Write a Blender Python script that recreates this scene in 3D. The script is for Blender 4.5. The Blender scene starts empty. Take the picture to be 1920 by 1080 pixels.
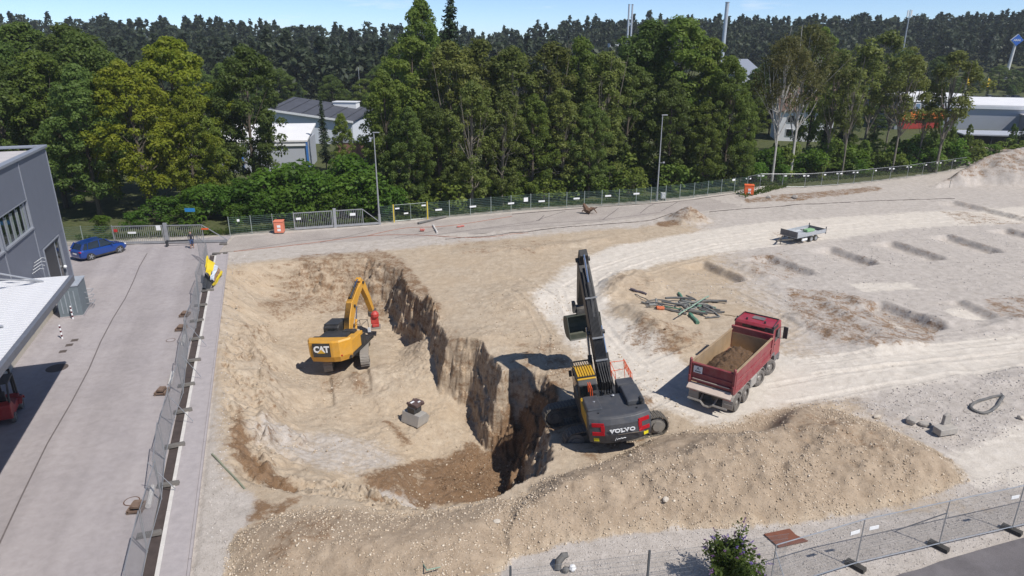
import bpy, bmesh, math, random
import numpy as np
from mathutils import Vector, Matrix, Euler
R = math.radians
sc = bpy.context.scene
col = sc.collection

# ------------------------------------------------------------------ camera, sky, sun
CH, PITCH, FPX = 19.0, R(19.45), 1280.0
cam = bpy.data.cameras.new('camera'); cam_o = bpy.data.objects.new('camera', cam); col.objects.link(cam_o)
cam.sensor_width = 36.0; cam.lens = 36.0 * FPX / 1920.0
cam.clip_start = 0.5; cam.clip_end = 6000
cam_o.location = (0, 0, CH); cam_o.rotation_euler = (R(90) - PITCH, 0, 0)
sc.camera = cam_o
SUN_EL, SUN_AZ = R(53), math.atan2(0.77, -0.63)          # azimuth clockwise from +Y (view direction)
w = bpy.data.worlds.new('World'); sc.world = w; w.use_nodes = True
nt = w.node_tree; nt.nodes.clear()
sky = nt.nodes.new('ShaderNodeTexSky'); sky.sky_type = 'NISHITA'; sky.sun_disc = False
sky.sun_elevation = SUN_EL; sky.sun_rotation = SUN_AZ
sky.altitude = 300; sky.air_density = .55; sky.dust_density = 0.10; sky.ozone_density = 4.0
bg = nt.nodes.new('ShaderNodeBackground'); bg.inputs['Strength'].default_value = 0.125
wo = nt.nodes.new('ShaderNodeOutputWorld')
tc = nt.nodes.new('ShaderNodeTexCoord'); mp = nt.nodes.new('ShaderNodeMapping'); mp.inputs['Scale'].default_value = (2.2, 2.2, 16)
cn = nt.nodes.new('ShaderNodeTexNoise'); cn.inputs['Scale'].default_value = 2.6; cn.inputs['Detail'].default_value = 6; cn.inputs['Roughness'].default_value = .55
cr = nt.nodes.new('ShaderNodeValToRGB'); cr.color_ramp.elements[0].position = .60; cr.color_ramp.elements[1].position = .80
cr.color_ramp.elements[1].color = (.75, .75, .75, 1)
mx = nt.nodes.new('ShaderNodeMix'); mx.data_type = 'RGBA'; mx.inputs[7].default_value = (6.6, 7.0, 7.6, 1)
L = nt.links.new
L(tc.outputs['Generated'], mp.inputs[0]); L(mp.outputs[0], cn.inputs['Vector']); L(cn.outputs[0], cr.inputs[0])
L(cr.outputs[0], mx.inputs[0]); L(sky.outputs[0], mx.inputs[6]); L(mx.outputs[2], bg.inputs['Color']); L(bg.outputs[0], wo.inputs['Surface'])
sun = bpy.data.lights.new('sun', 'SUN'); sun.energy = 4.2; sun.angle = R(0.53); sun.color = (1.0, .96, .91)
sun_o = bpy.data.objects.new('sun', sun); col.objects.link(sun_o)
sd = Vector((0.77 * math.cos(SUN_EL), -0.63 * math.cos(SUN_EL), math.sin(SUN_EL)))
sun_o.rotation_euler = sd.to_track_quat('Z', 'Y').to_euler(); sun_o.location = (60, -40, 90)
sc.view_settings.view_transform = 'Standard'; sc.view_settings.look = 'None'
sc.view_settings.exposure = 0.24; sc.view_settings.gamma = 1.0; sc.view_settings.use_curve_mapping = False

# ------------------------------------------------------------------ helpers
def W(u, v, z=0.0):
    """world point at height z that the survey photo shows at (u, v)"""
    a = (u - 960) / FPX; b = (540 - v) / FPX; c, s = math.cos(PITCH), math.sin(PITCH)
    d = (a, c + b * s, -s + b * c); t = (z - CH) / d[2]
    return Vector((d[0] * t, d[1] * t, z))
def at_y(u, v, y):
    """world point at distance y along the view axis on the ray of (u, v)"""
    a = (u - 960) / FPX; b = (540 - v) / FPX; c, s = math.cos(PITCH), math.sin(PITCH)
    t = y / (c + b * s)
    return Vector((a * t, y, CH + (-s + b * c) * t))
KO = Vector((-12.67, 21.72, 0)); KA = Vector((-.336, .942, 0)); KB = Vector((.942, .336, 0))
def AB(a, b, z=0.0):
    """point in the street's own frame: a along the kerb, b to its right"""
    p = KO + KA * a + KB * b; return Vector((p.x, p.y, z))
STREET_ROT = math.atan2(KB.y, KB.x)

def lin(c): return tuple(((x / 12.92) if x <= .04045 else ((x + .055) / 1.055) ** 2.4) for x in c)
MATS = {}
def mat(key, colr=(.5, .5, .5), rough=.6, metal=0.0, var=.12, scale=3.0, bump=0.0, bscale=None, dust=0.0, dustcol=(.42, .36, .28), spec=.5, alpha=1.0, coat=0.0):
    if key in MATS: return MATS[key]
    m = bpy.data.materials.new(key); m.use_nodes = True; n = m.node_tree.nodes; l = m.node_tree.links
    p = n['Principled BSDF']; p.inputs['Roughness'].default_value = rough; p.inputs['Metallic'].default_value = metal
    p.inputs['Specular IOR Level'].default_value = spec; p.inputs['Coat Weight'].default_value = coat
    t = n.new('ShaderNodeTexCoord'); ns = n.new('ShaderNodeTexNoise'); ns.inputs['Scale'].default_value = scale
    ns.inputs['Detail'].default_value = 5; ns.inputs['Roughness'].default_value = .65
    l.new(t.outputs['Object'], ns.inputs['Vector'])
    mr = n.new('ShaderNodeMapRange'); mr.inputs[1].default_value = .25; mr.inputs[2].default_value = .75
    mr.inputs[3].default_value = 1 - var; mr.inputs[4].default_value = 1 + var; l.new(ns.outputs[0], mr.inputs[0])
    mul = n.new('ShaderNodeMix'); mul.data_type = 'RGBA'; mul.blend_type = 'MULTIPLY'; mul.inputs[0].default_value = 1
    mul.inputs[6].default_value = (*colr, 1); l.new(mr.outputs[0], mul.inputs[7])
    out = mul.outputs[2]
    if dust > 0:
        n2 = n.new('ShaderNodeTexNoise'); n2.inputs['Scale'].default_value = scale * .6; n2.inputs['Detail'].default_value = 7; n2.inputs['Roughness'].default_value = .7
        l.new(t.outputs['Object'], n2.inputs['Vector'])
        m2 = n.new('ShaderNodeMapRange'); m2.inputs[1].default_value = .38; m2.inputs[2].default_value = .72; m2.inputs[3].default_value = dust * .15; m2.inputs[4].default_value = dust
        l.new(n2.outputs[0], m2.inputs[0])
        mm = n.new('ShaderNodeMix'); mm.data_type = 'RGBA'; l.new(m2.outputs[0], mm.inputs[0]); l.new(out, mm.inputs[6]); mm.inputs[7].default_value = (*dustcol, 1)
        out = mm.outputs[2]
        rr = n.new('ShaderNodeMapRange'); rr.inputs[3].default_value = rough; rr.inputs[4].default_value = .9; l.new(m2.outputs[0], rr.inputs[0]); l.new(rr.outputs[0], p.inputs['Roughness'])
    l.new(out, p.inputs['Base Color'])
    if bump > 0:
        nb = n.new('ShaderNodeTexNoise'); nb.inputs['Scale'].default_value = bscale or scale * 4; nb.inputs['Detail'].default_value = 6
        l.new(t.outputs['Object'], nb.inputs['Vector'])
        b = n.new('ShaderNodeBump'); b.inputs['Strength'].default_value = min(1, bump); b.inputs['Distance'].default_value = .05
        l.new(nb.outputs[0], b.inputs['Height']); l.new(b.outputs[0], p.inputs['Normal'])
    MATS[key] = m; return m

def tag(o, label=None, cat=None, group=None, kind=None):
    if label: o['label'] = label
    if cat: o['category'] = cat
    if group: o['group'] = group
    if kind: o['kind'] = kind
    return o
def empty(name, loc, rz=0.0, label=None, cat=None, group=None, rot=None):
    o = bpy.data.objects.new(name, None); col.objects.link(o); o.location = loc
    o.rotation_euler = rot if rot else (0, 0, rz); o.empty_display_size = .3
    return tag(o, label, cat, group)
KIDS = {}
def link(o, parent):
    col.objects.link(o)
    if parent is not None:
        o.parent = parent; KIDS.setdefault(parent.name, []).append(o)
    return o
class MB:
    """collects simple solids into one mesh"""
    def __init__(s): s.v = []; s.f = []; s.m = []; s.M = Matrix.Identity(4); s.cm = 0
    def add(s, vs, fs):
        o = len(s.v); s.v += [tuple(s.M @ Vector(v)) for v in vs]; s.f += [tuple(i + o for i in f) for f in fs]; s.m += [s.cm] * len(fs); return s
    def box(s, c, d, rz=0.0, taper=1.0):
        x, y, z = d[0] / 2, d[1] / 2, d[2] / 2; ca, sa = math.cos(rz), math.sin(rz); vs = []
        for k in (-1, 1):
            q = taper if k > 0 else 1.0
            for (i, j) in ((-1, -1), (1, -1), (1, 1), (-1, 1)):
                px, py = i * x * q, j * y * q
                vs.append((c[0] + px * ca - py * sa, c[1] + px * sa + py * ca, c[2] + k * z))
        return s.add(vs, [(3, 2, 1, 0), (4, 5, 6, 7), (0, 1, 5, 4), (1, 2, 6, 5), (2, 3, 7, 6), (3, 0, 4, 7)])
    def beam(s, p, q, wd, h, up=(0, 0, 1), w2=None, h2=None):
        p = Vector(p); q = Vector(q); d = (q - p).normalized(); u = Vector(up)
        if abs(d.dot(u)) > .98: u = Vector((0, 1, 0))
        r = d.cross(u).normalized(); u = r.cross(d); vs = []
        for (b, ww, hh) in ((p, wd, h), (q, w2 or wd, h2 or h)):
            for (i, j) in ((-1, -1), (1, -1), (1, 1), (-1, 1)): vs.append(b + r * (i * ww / 2) + u * (j * hh / 2))
        return s.add(vs, [(0, 1, 2, 3), (7, 6, 5, 4), (0, 4, 5, 1), (1, 5, 6, 2), (2, 6, 7, 3), (3, 7, 4, 0)])
    def cyl(s, p, q, r, n=10, r2=None, cap=True):
        p = Vector(p); q = Vector(q); d = (q - p).normalized(); u = Vector((0, 0, 1)) if abs(d.z) < .95 else Vector((1, 0, 0))
        a = d.cross(u).normalized(); b = d.cross(a); vs = []; r2 = r if r2 is None else r2
        for (c, rr) in ((p, r), (q, r2)):
            for i in range(n):
                t = 2 * math.pi * i / n; vs.append(c + a * (rr * math.cos(t)) + b * (rr * math.sin(t)))
        fs = [(i, (i + 1) % n, n + (i + 1) % n, n + i) for i in range(n)]
        if cap: fs += [tuple(range(n - 1, -1, -1)), tuple(range(n, 2 * n))]
        return s.add(vs, fs)
    def tube(s, pts, r, n=6, radii=None):
        pts = [Vector(p) for p in pts]; rings = []; vs = []; prev = None
        for i, p in enumerate(pts):
            d = (pts[min(i + 1, len(pts) - 1)] - pts[max(i - 1, 0)]).normalized()
            if prev is None:
                u = Vector((0, 0, 1)) if abs(d.z) < .9 else Vector((1, 0, 0)); a = d.cross(u).normalized()
            else:
                a = prev - d * prev.dot(d); a = a.normalized() if a.length > 1e-5 else d.orthogonal().normalized()
            prev = a; b = d.cross(a); rr = radii[i] if radii else r
            for k in range(n):
                t = 2 * math.pi * k / n; vs.append(p + a * (rr * math.cos(t)) + b * (rr * math.sin(t)))
        fs = []
        for i in range(len(pts) - 1):
            for k in range(n): fs.append((i * n + k, i * n + (k + 1) % n, (i + 1) * n + (k + 1) % n, (i + 1) * n + k))
        fs += [tuple(range(n - 1, -1, -1)), tuple((len(pts) - 1) * n + k for k in range(n))]
        return s.add(vs, fs)
    def prism(s, prof, x0, x1, axis='x'):
        """extrude a closed 2-D profile; axis x: (y,z) outline, y: (x,z), z: (x,y)"""
        n = len(prof); vs = []
        for x in (x0, x1):
            for (a, b) in prof: vs.append({'x': (x, a, b), 'y': (a, x, b), 'z': (a, b, x)}[axis])
        ar = sum(prof[i][0] * prof[(i + 1) % n][1] - prof[(i + 1) % n][0] * prof[i][1] for i in range(n))
        fl = (ar < 0) ^ (axis == 'y')
        fs = [tuple(range(n)), tuple(range(2 * n - 1, n - 1, -1))] + [(i, n + i, n + (i + 1) % n, (i + 1) % n) for i in range(n)]
        if not fl: fs = [tuple(reversed(f)) for f in fs]
        return s.add(vs, fs)
    def ball(s, c, r, n=8, m=5, sq=(1, 1, 1)):
        vs = [(c[0], c[1], c[2] - r * sq[2])]; fs = []
        for j in range(1, m):
            ph = -math.pi / 2 + math.pi * j / m
            for i in range(n):
                t = 2 * math.pi * i / n; vs.append((c[0] + r * sq[0] * math.cos(ph) * math.cos(t), c[1] + r * sq[1] * math.cos(ph) * math.sin(t), c[2] + r * sq[2] * math.sin(ph)))
        vs.append((c[0], c[1], c[2] + r * sq[2])); top = len(vs) - 1
        for i in range(n): fs.append((0, 1 + (i + 1) % n, 1 + i)); fs.append((top, top - n + i, top - n + (i + 1) % n))
        for j in range(m - 2):
            for i in range(n):
                a = 1 + j * n + i; b = 1 + j * n + (i + 1) % n; fs.append((a, b, b + n, a + n))
        return s.add(vs, fs)
    def mesh(s, name, mats):
        me = bpy.data.meshes.new(name); me.from_pydata(s.v, [], s.f)
        for m in (mats if isinstance(mats, (list, tuple)) else [mats]): me.materials.append(m)
        if any(s.m): me.polygons.foreach_set('material_index', s.m)
        me.update(); return me
    def build(s, name, mats, parent=None, bevel=0.0, smooth=False, seg=2):
        o = bpy.data.objects.new(name, s.mesh(name, mats)); link(o, parent)
        if smooth: o.data.polygons.foreach_set('use_smooth', [True] * len(o.data.polygons))
        if bevel > 0:
            b = o.modifiers.new('Bevel', 'BEVEL'); b.width = bevel; b.segments = seg; b.limit_method = 'ANGLE'; b.angle_limit = R(35)
            b.harden_normals = False
        return o
def put(name, me, parent=None, loc=None, rot=None):
    o = bpy.data.objects.new(name, me); link(o, parent)
    if loc is not None: o.location = loc
    if rot is not None: o.rotation_euler = rot
    return o
def dup(root, loc, rz=None, label=None, scale=None):
    r = root.copy(); col.objects.link(r); r.location = loc
    if rz is not None: r.rotation_euler = (0, 0, rz)
    if label: r['label'] = label
    if scale: r.scale = scale
    for ch in KIDS.get(root.name, []):
        c = ch.copy(); link(c, r)
        for g in KIDS.get(ch.name, []):
            d = g.copy(); link(d, c)
    return r
def np_mesh(name, verts, faces, nside, mats, mi=None, smooth=False):
    me = bpy.data.meshes.new(name); me.vertices.add(len(verts)); me.vertices.foreach_set('co', np.asarray(verts, np.float32).ravel())
    nf = len(faces); me.loops.add(nf * nside); me.loops.foreach_set('vertex_index', np.asarray(faces, np.int32).ravel())
    me.polygons.add(nf); me.polygons.foreach_set('loop_start', np.arange(0, nf * nside, nside, dtype=np.int32))
    for m in (mats if isinstance(mats, (list, tuple)) else [mats]): me.materials.append(m)
    if mi is not None: me.polygons.foreach_set('material_index', np.asarray(mi, np.int32))
    if smooth: me.polygons.foreach_set('use_smooth', np.ones(nf, bool))
    me.update(calc_edges=True); me.validate(); return me
def lettering(text, size, m, parent, loc, rot, extrude=.006, bold=0.0, sx=1.0, name='lettering', space=1.0):
    cu = bpy.data.curves.new('lettering', 'FONT'); cu.body = text; cu.size = size; cu.extrude = extrude; cu.offset = bold
    cu.align_x = 'CENTER'; cu.align_y = 'CENTER'; cu.space_character = space; cu.resolution_u = 3
    t = bpy.data.objects.new('lettering_source', cu); col.objects.link(t)
    dg = bpy.context.evaluated_depsgraph_get(); me = bpy.data.meshes.new_from_object(t.evaluated_get(dg)); me.name = name
    bpy.data.objects.remove(t); me.materials.clear(); me.materials.append(m)
    o = put(name, me, parent, loc, rot); o.scale = (sx, 1, 1); return o
rnd = random.Random(7)

# ------------------------------------------------------------------ numpy noise and terrain
def _h(ix, iy, s):
    n = (ix.astype(np.int64) * 374761393 + iy.astype(np.int64) * 668265263 + s * 1442695041) & 0x7fffffff
    n = ((n ^ (n >> 13)) * 1274126177) & 0x7fffffff
    return ((n ^ (n >> 16)) & 0xffff) / 65535.0
def vnoise(x, y, s=0):
    ix = np.floor(x); iy = np.floor(y); fx = x - ix; fy = y - iy; fx = fx * fx * (3 - 2 * fx); fy = fy * fy * (3 - 2 * fy)
    a = _h(ix, iy, s); b = _h(ix + 1, iy, s); c = _h(ix, iy + 1, s); d = _h(ix + 1, iy + 1, s)
    return (a * (1 - fx) + b * fx) * (1 - fy) + (c * (1 - fx) + d * fx) * fy
def fbm(x, y, s=0, o=4):
    r = 0; a = .5
    for i in range(o): r = r + a * (vnoise(x, y, s + i * 17) - .5) * 2; x = x * 2.03 + 3.1; y = y * 2.03 + 1.7; a *= .5
    return r
def sstep(a, b, x): t = np.clip((x - a) / (b - a), 0, 1); return t * t * (3 - 2 * t)
def poly_sd(poly, x, y):
    """signed distance to a polygon, positive inside"""
    P = np.array([(p[0], p[1]) for p in poly]); n = len(P); d = np.full(x.shape, 1e9); ins = np.zeros(x.shape, bool)
    for i in range(n):
        ax, ay = P[i]; bx, by = P[(i + 1) % n]; ex, ey = bx - ax, by - ay
        t = np.clip(((x - ax) * ex + (y - ay) * ey) / (ex * ex + ey * ey), 0, 1)
        d = np.minimum(d, np.hypot(x - ax - t * ex, y - ay - t * ey))
        c = ((ay > y) != (by > y)) & (x < (bx - ax) * (y - ay) / (by - ay + 1e-12) + ax); ins ^= c
    return np.where(ins, d, -d)
def idw(pts, vals, x, y, p=3.0):
    num = 0; den = 0
    for (a, b), v in zip(pts, vals):
        wgt = 1.0 / ((x - a) ** 2 + (y - b) ** 2 + .05) ** (p / 2); num = num + wgt * v; den = den + wgt
    return num / den
def px(pts, z=0.0): return [tuple(W(u, v, z)[:2]) for (u, v) in pts]

RIM = [(424, 545, .55), (436, 505, .5), (500, 494, .62), (585, 489, .62), (690, 485, .8), (752, 503, 2.2), (758, 519, 2.6), (769, 542, 3.0), (795, 566, 3.2), (821, 594, 3.2), (834, 617, 3.0), (847, 638, 2.8),
       (872, 641, 2.4), (909, 650, 2.9), (932, 674, 3.3), (945, 698, 3.3), (962, 690, 2.2), (985, 688, 1.5), (1030, 700, 1.15), (1052, 745, 1.35), (1048, 800, 1.8), (1038, 858, 2.2), (1018, 890, 2.3), (959, 917, 2.4), (912, 934, 2.0),
       (861, 945, 1.3), (824, 960, 1.0), (765, 957, .7), (700, 950, .5), (600, 928, .42), (500, 915, .5), (452, 902, .55), (430, 850, .55), (424, 780, .5), (414, 700, .38), (414, 610, .5)]
RIMW = px([(a, b) for a, b, c in RIM]); RIMS = [c for a, b, c in RIM]
DEP = [(600, 640, -3.1), (604, 700, -3.3), (676, 690, -2.95), (640, 700, -3.15), (690, 660, -3.3), (750, 620, -3.7), (785, 590, -3.9), (720, 570, -3.6), (640, 590, -3.1), (798, 648, -3.6), (828, 652, -1.9), (850, 672, -2.2), (862, 706, -3.2), (882, 706, -3.7), (905, 754, -4.4), (935, 804, -4.8),
       (970, 850, -5.2), (1005, 850, -5.2), (1000, 880, -5.2), (900, 890, -5.0), (950, 890, -5.2), (1010, 800, -4.9), (835, 920, -4.1), (775, 790, -3.7), (700, 800, -3.4), (600, 830, -2.6), (520, 850, -1.9), (560, 905, -1.5), (700, 905, -2.8),
       (500, 660, -2.1), (510, 740, -2.0), (450, 700, -.9), (560, 560, -2.5), (500, 570, -1.8), (600, 770, -3.0), (450, 800, -1.0), (640, 640, -3.15), (580, 690, -3.2), (1000, 800, -4.6), (860, 860, -4.6)]
DEPW = [tuple(W(u, v, z)[:2]) for u, v, z in DEP]; DEPZ = [z for _, _, z in DEP]
HEAP = px([(950, 1050), (1060, 1018), (1180, 998), (1290, 988), (1480, 983), (1560, 968), (1700, 938), (1812, 903), (1792, 872), (1725, 835), (1650, 797), (1570, 772), (1450, 764), (1380, 790), (1300, 806), (1236, 820), (1160, 856), (1075, 885), (1010, 905), (960, 940), (900, 985)])
BERM = px([(424, 1150), (428, 1030), (445, 1000), (500, 975), (570, 955), (640, 955), (765, 966), (861, 952), (930, 936), (1000, 935), (1010, 1000), (960, 1048), (860, 1150)])
SPOIL = [(1290, 412, 2.4, 1.5), (1185, 540, 2.6, 1.0), (1215, 604, 4.0, .5), (1240, 640, 3.0, .4), (905, 640, 2.6, .45), (985, 560, 4, .4), (1105, 770, 1, .1)]     # small heaps: u, v, radius, height
BIG = px([(1735, 352), (1800, 350), (1840, 346), (1960, 352), (2120, 380), (2200, 300), (2000, 285), (1880, 300), (1812, 318)])
TREN = [(1320, 494, 1390, 524, 2.0, .9), (1440, 482, 1520, 511, 2.0, .9), (1560, 466, 1640, 494, 1.9, .9), (1675, 455, 1766, 484, 1.9, .9), (1780, 442, 1872, 470, 1.9, .9), (1890, 430, 1990, 455, 1.9, .9),
        (1655, 570, 1765, 612, 2.1, 1.0), (1800, 567, 1860, 594, 1.8, .5), (1590, 560, 1625, 590, .6, .35), (1790, 380, 1930, 412, 2.4, .7)]
RUTS = [([(1500, 668), (1640, 655), (1780, 640), (1930, 625)], 2.0, .5, .05, .3), ([(1510, 690), (1650, 675), (1790, 660), (1930, 645)], 2.0, .55, .06, .3), ([(1330, 770), (1250, 735), (1180, 690), (1130, 640), (1090, 590), (1075, 545)], 2.0, .5, .05, .3), ([(1080, 540), (1130, 510), (1220, 480), (1330, 455), (1450, 438), (1700, 415), (1930, 402)], 2.0, .5, .07, .3),
        ([(1110, 560), (1160, 525), (1260, 490), (1400, 462), (1560, 442)], 2.0, .5, .06, .3), ([(1040, 745), (1060, 690), (1060, 630), (1030, 580), (980, 545)], 2.6, .6, .06, .2), ([(1240, 690), (1330, 660), (1420, 640), (1500, 600)], 2.4, .5, .05, .3), ([(1420, 560), (1520, 610), (1640, 640)], 2.2, .6, .09, .2), ([(1400, 545), (1480, 585), (1600, 625)], 2.2, .6, .08, .2), ([(900, 500), (1000, 520), (1070, 560)], 2.4, .55, .05, .25), ([(1460, 740), (1600, 715), (1780, 690), (1930, 670)], 2.1, .5, .05, .3), ([(1250, 720), (1180, 745), (1120, 700)], 2.6, .6, .05, .2), ([(560, 850), (600, 790), (625, 745)], 2.6, .6, .0, .2)]
HOUSE = (5.2, 32.3)                        # where the black excavator stands
def terrain(x, y):
    n1 = fbm(x * .35, y * .35, 1, 4); n2 = fbm(x * 1.4, y * 1.4, 5, 4); n3 = fbm(x * 5.0, y * 5.0, 9, 3); n0 = fbm(x * .08, y * .08, 13, 3)
    rough = sstep(-1, 3, (x - KO.x) * KB.x + (y - KO.y) * KB.y)
    site = rough * (1 - sstep(43.5, 45, (x - KO.x) * KA.x + (y - KO.y) * KA.y) * (1 - sstep(15, 35, x)))
    site = site * (1 - .85 * sstep(-4, -2, x) * (1 - sstep(24.2, 25.4, y - .12 * np.maximum(x - 8, 0))))
    n4 = fbm(x * 11, y * 11, 10, 2)
    z = site * (.018 * n4 + .10 * n1 + .05 * n2 + .025 * n3 + .12 * n0)
    # haul road stays smoother, side ridges
    # pit
    rg1 = np.abs(fbm(x * 1.1, y * 1.1, 23, 4)); rg2 = np.abs(fbm(x * 2.7, y * 2.7, 24, 3)); wx = x + .30 * fbm(x * .7, y * .7, 21, 3) + .20 * rg1 + .17 * rg2 + .07 * n3 + .05 * n4; wy = y + .30 * fbm(x * .7, y * .7, 22, 3) - .14 * rg1 + .15 * rg2 + .06 * n3
    sd_ = poly_sd(RIMW, wx, wy); near = sd_ > -3
    sl = idw(RIMW, RIMS, x, y, 4); dep = idw(DEPW, DEPZ, x, y, 3.2)
    groove = 1 + .5 * fbm(x * 2.2, y * .5, 31, 3)
    wall = -(np.maximum(sd_, 0) + np.where(sl < 1.0, 1.1 * (1 - np.exp(-np.maximum(sd_, 0) / .8)) * sstep(46, 54, y), 0)) * sl * (1.0 + .25 * n2)
    dep = dep + .16 * n1 + .07 * n2 + .035 * n3 + .02 * n4
    k = .35; h = np.clip(.5 + .5 * (wall - dep) / k, 0, 1)       # smooth max(wall, dep)
    pit = dep * (1 - h) + wall * h + k * h * (1 - h) * .5
    # benches and ruts inside the pit
    steep = sstep(.0, .9, pit - dep)
    pit = pit + steep * np.minimum(np.maximum(sd_, 0) * 1.5, 1) * (.14 * fbm(x * 3.1, y * 2.1, 41, 4) + .20 * np.sin(pit * 4.6 + 5 * n1 + 2.5 * n2) + .09 * np.sin(pit * 11 + 6 * n1 + 3 * n2) + .03 * n4)
    crumb = steep * np.clip(sd_ * 2.5, 0, 1); pit = pit + crumb * (.42 * fbm(x * 1.9, y * 1.9, 43, 4) + .30 * np.abs(fbm(x * 4.2, y * 4.2, 44, 3)) - .12 + .10 * fbm(x * 12, y * 12, 45, 2))
    pit = pit + (1 - steep) * (.12 * n2 * n1 + .03 * n4 + .06 * np.maximum(n3, 0) ** 2)
    inp = sd_ > 0
    z = np.where(inp, np.minimum(pit, .02) + site * .03 * n3, z)
    # cone of spoil against the wall, wheel ramps
    for (u, v, zz, r, hh) in ((815, 640, -2.6, 2.8, 1.5), (700, 716, -3.4, 2.2, .55), (752, 742, -3.5, 2.6, .5), (930, 740, -4, 1.2, .8)):
        c = W(u, v, zz); d = np.hypot(x - c.x, y - c.y); z = np.where(inp, z + hh * np.clip(1 - d / r + .12 * n2, 0, 1), z)
    # heaps
    hs = poly_sd(HEAP, x + .5 * n1, y + .4 * n2)
    hh = 1.75 * (1 - np.exp(-np.maximum(hs, 0) * .42)) * (1 + .24 * n1 + .17 * n2 - .22 * np.abs(fbm(x * .8 + .3 * y, y * .35, 17, 3)) + .30 * fbm(x * .22, y * .22, 15, 2)) + (.05 * n3 + .03 * n4) * (hs > 0)
    z = np.where((hs > 0) & (~inp | (hs > 1)), np.maximum(z, hh + z * .3), z)
    bs = poly_sd(BERM, x + .4 * n1, y + .3 * n2)
    hb = 1.05 * (1 - np.exp(-np.maximum(bs, 0) * .5)) * (1 + .25 * n1 + .12 * n2) + .04 * n3 * (bs > 0)
    z = np.where((bs > 0) & ~inp, np.maximum(z, hb), z)
    for (u, v, r, h_) in SPOIL:
        c = W(u, v); d = np.hypot(x - c.x, (y - c.y) * 1.0); z = z + h_ * np.clip(1.15 - d / r + .1 * n2, 0, 1.2) ** 1.15
    for (pl, wd, hh_) in (([(1178, 588), (1200, 606), (1240, 630), (1290, 648), (1330, 655)], .9, .42), ([(1138, 565), (1150, 535), (1175, 516), (1215, 522), (1240, 545)], 1.0, .45), ([(1395, 500), (1440, 520), (1480, 545)], .8, .3), ([(1500, 600), (1560, 628), (1640, 650), (1700, 648)], 1.0, .4), ([(1560, 575), (1600, 600), (1650, 625)], .6, .3), ([(1760, 600), (1850, 615), (1920, 600)], .8, .3), ([(870, 470), (1000, 470), (1120, 452)], 1.0, .22), ([(1750, 700), (1850, 720), (1930, 700)], .9, .2), ([(1500, 770), (1620, 760), (1700, 790)], .6, .2)):
        q_ = px(pl); dm = np.full(x.shape, 99.0)
        for a, b in zip(q_[:-1], q_[1:]):
            ex, ey = b[0] - a[0], b[1] - a[1]; t = np.clip(((x - a[0]) * ex + (y - a[1]) * ey) / (ex * ex + ey * ey), 0, 1); dm = np.minimum(dm, np.hypot(x - a[0] - t * ex, y - a[1] - t * ey))
        z = z + hh_ * np.exp(-(dm / wd) ** 2) * (1 + .5 * n1 + .35 * n2)
    g = poly_sd(BIG, x + 2 * n0, y + 1.2 * n1)
    z = np.where(g > 0, np.maximum(z, 4.7 * np.tanh(g * .22) * (1 + .18 * n0 + .16 * n1 + .06 * n2) + .25 * n2 + .08 * n3), z)
    for (u0, v0, u1, v1, wd, dp) in TREN:
        a = W(u0, v0); b = W(u1, v1); ex, ey = b.x - a.x, b.y - a.y; ln = math.hypot(ex, ey); ex /= ln; ey /= ln
        t = (x - a.x) * ex + (y - a.y) * ey; q = (y - a.y) * ex - (x - a.x) * ey        # q to the right of the axis
        q = q + .12 * n2 + .16 * n1; e = np.minimum(np.minimum(t + .5, ln + .5 - t), 1.0) / .5
        prof = sstep(0, 1, (.42 - q) / .62) * np.clip((q + wd + 1.2) / (2.4 + .6 * n1), 0, 1)
        z = z - dp * .52 * np.clip(e, 0, 1) * prof + .16 * np.exp(-((q - .55) / .4) ** 2) * np.clip(e, 0, 1)
    # pad under the black excavator, tilting down towards the pit
    dx, dy = x - HOUSE[0], y - HOUSE[1]
    m = 1 - sstep(2.3, 3.0, np.maximum(np.abs(dx) - .6, np.abs(dy) + .7))
    z = z * (1 - m) + m * (-.40 + .118 * dx + .03 * n2)
    # the truck stands level
    m = 1 - sstep(1.6, 3.2, np.hypot((x - 13.9) * .787 - (y - 35.2) * .617, np.maximum(np.abs((x - 13.9) * .617 + (y - 35.2) * .787) - 4.0, 0)))
    z = z * (1 - m) + m * (.02 * n3)
    for (cx_, cy_, zz, r0, r1, gx) in ((-12.3, 46.6, -3.15, 2.4, 4.0, .085),):
        m = 1 - sstep(r0, r1, np.hypot(x - cx_, y - cy_)); z = z * (1 - m) + m * (zz + gx * (x - cx_) + .04 * n2)
    for (u, v, zz, u2, v2, z2) in ((610, 705, -3.2, 618, 770, -3.2), (680, 690, -3.0, 688, 745, -3.2)):
        a = W(u, v, zz); b = W(u2, v2, z2); ex, ey = b.x - a.x, b.y - a.y; ln = math.hypot(ex, ey); ex /= ln; ey /= ln; t = (x - a.x) * ex + (y - a.y) * ey; q = (x - a.x) * ey - (y - a.y) * ex; cut = np.clip((.42 + .08 * n2 - np.abs(q)) / .12, 0, 1) * np.clip(t + .6, 0, 1) * np.clip((ln - t) / .8, 0, 1); z = z - (.22 + .04 * np.sin(t * 30)) * cut
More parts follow.
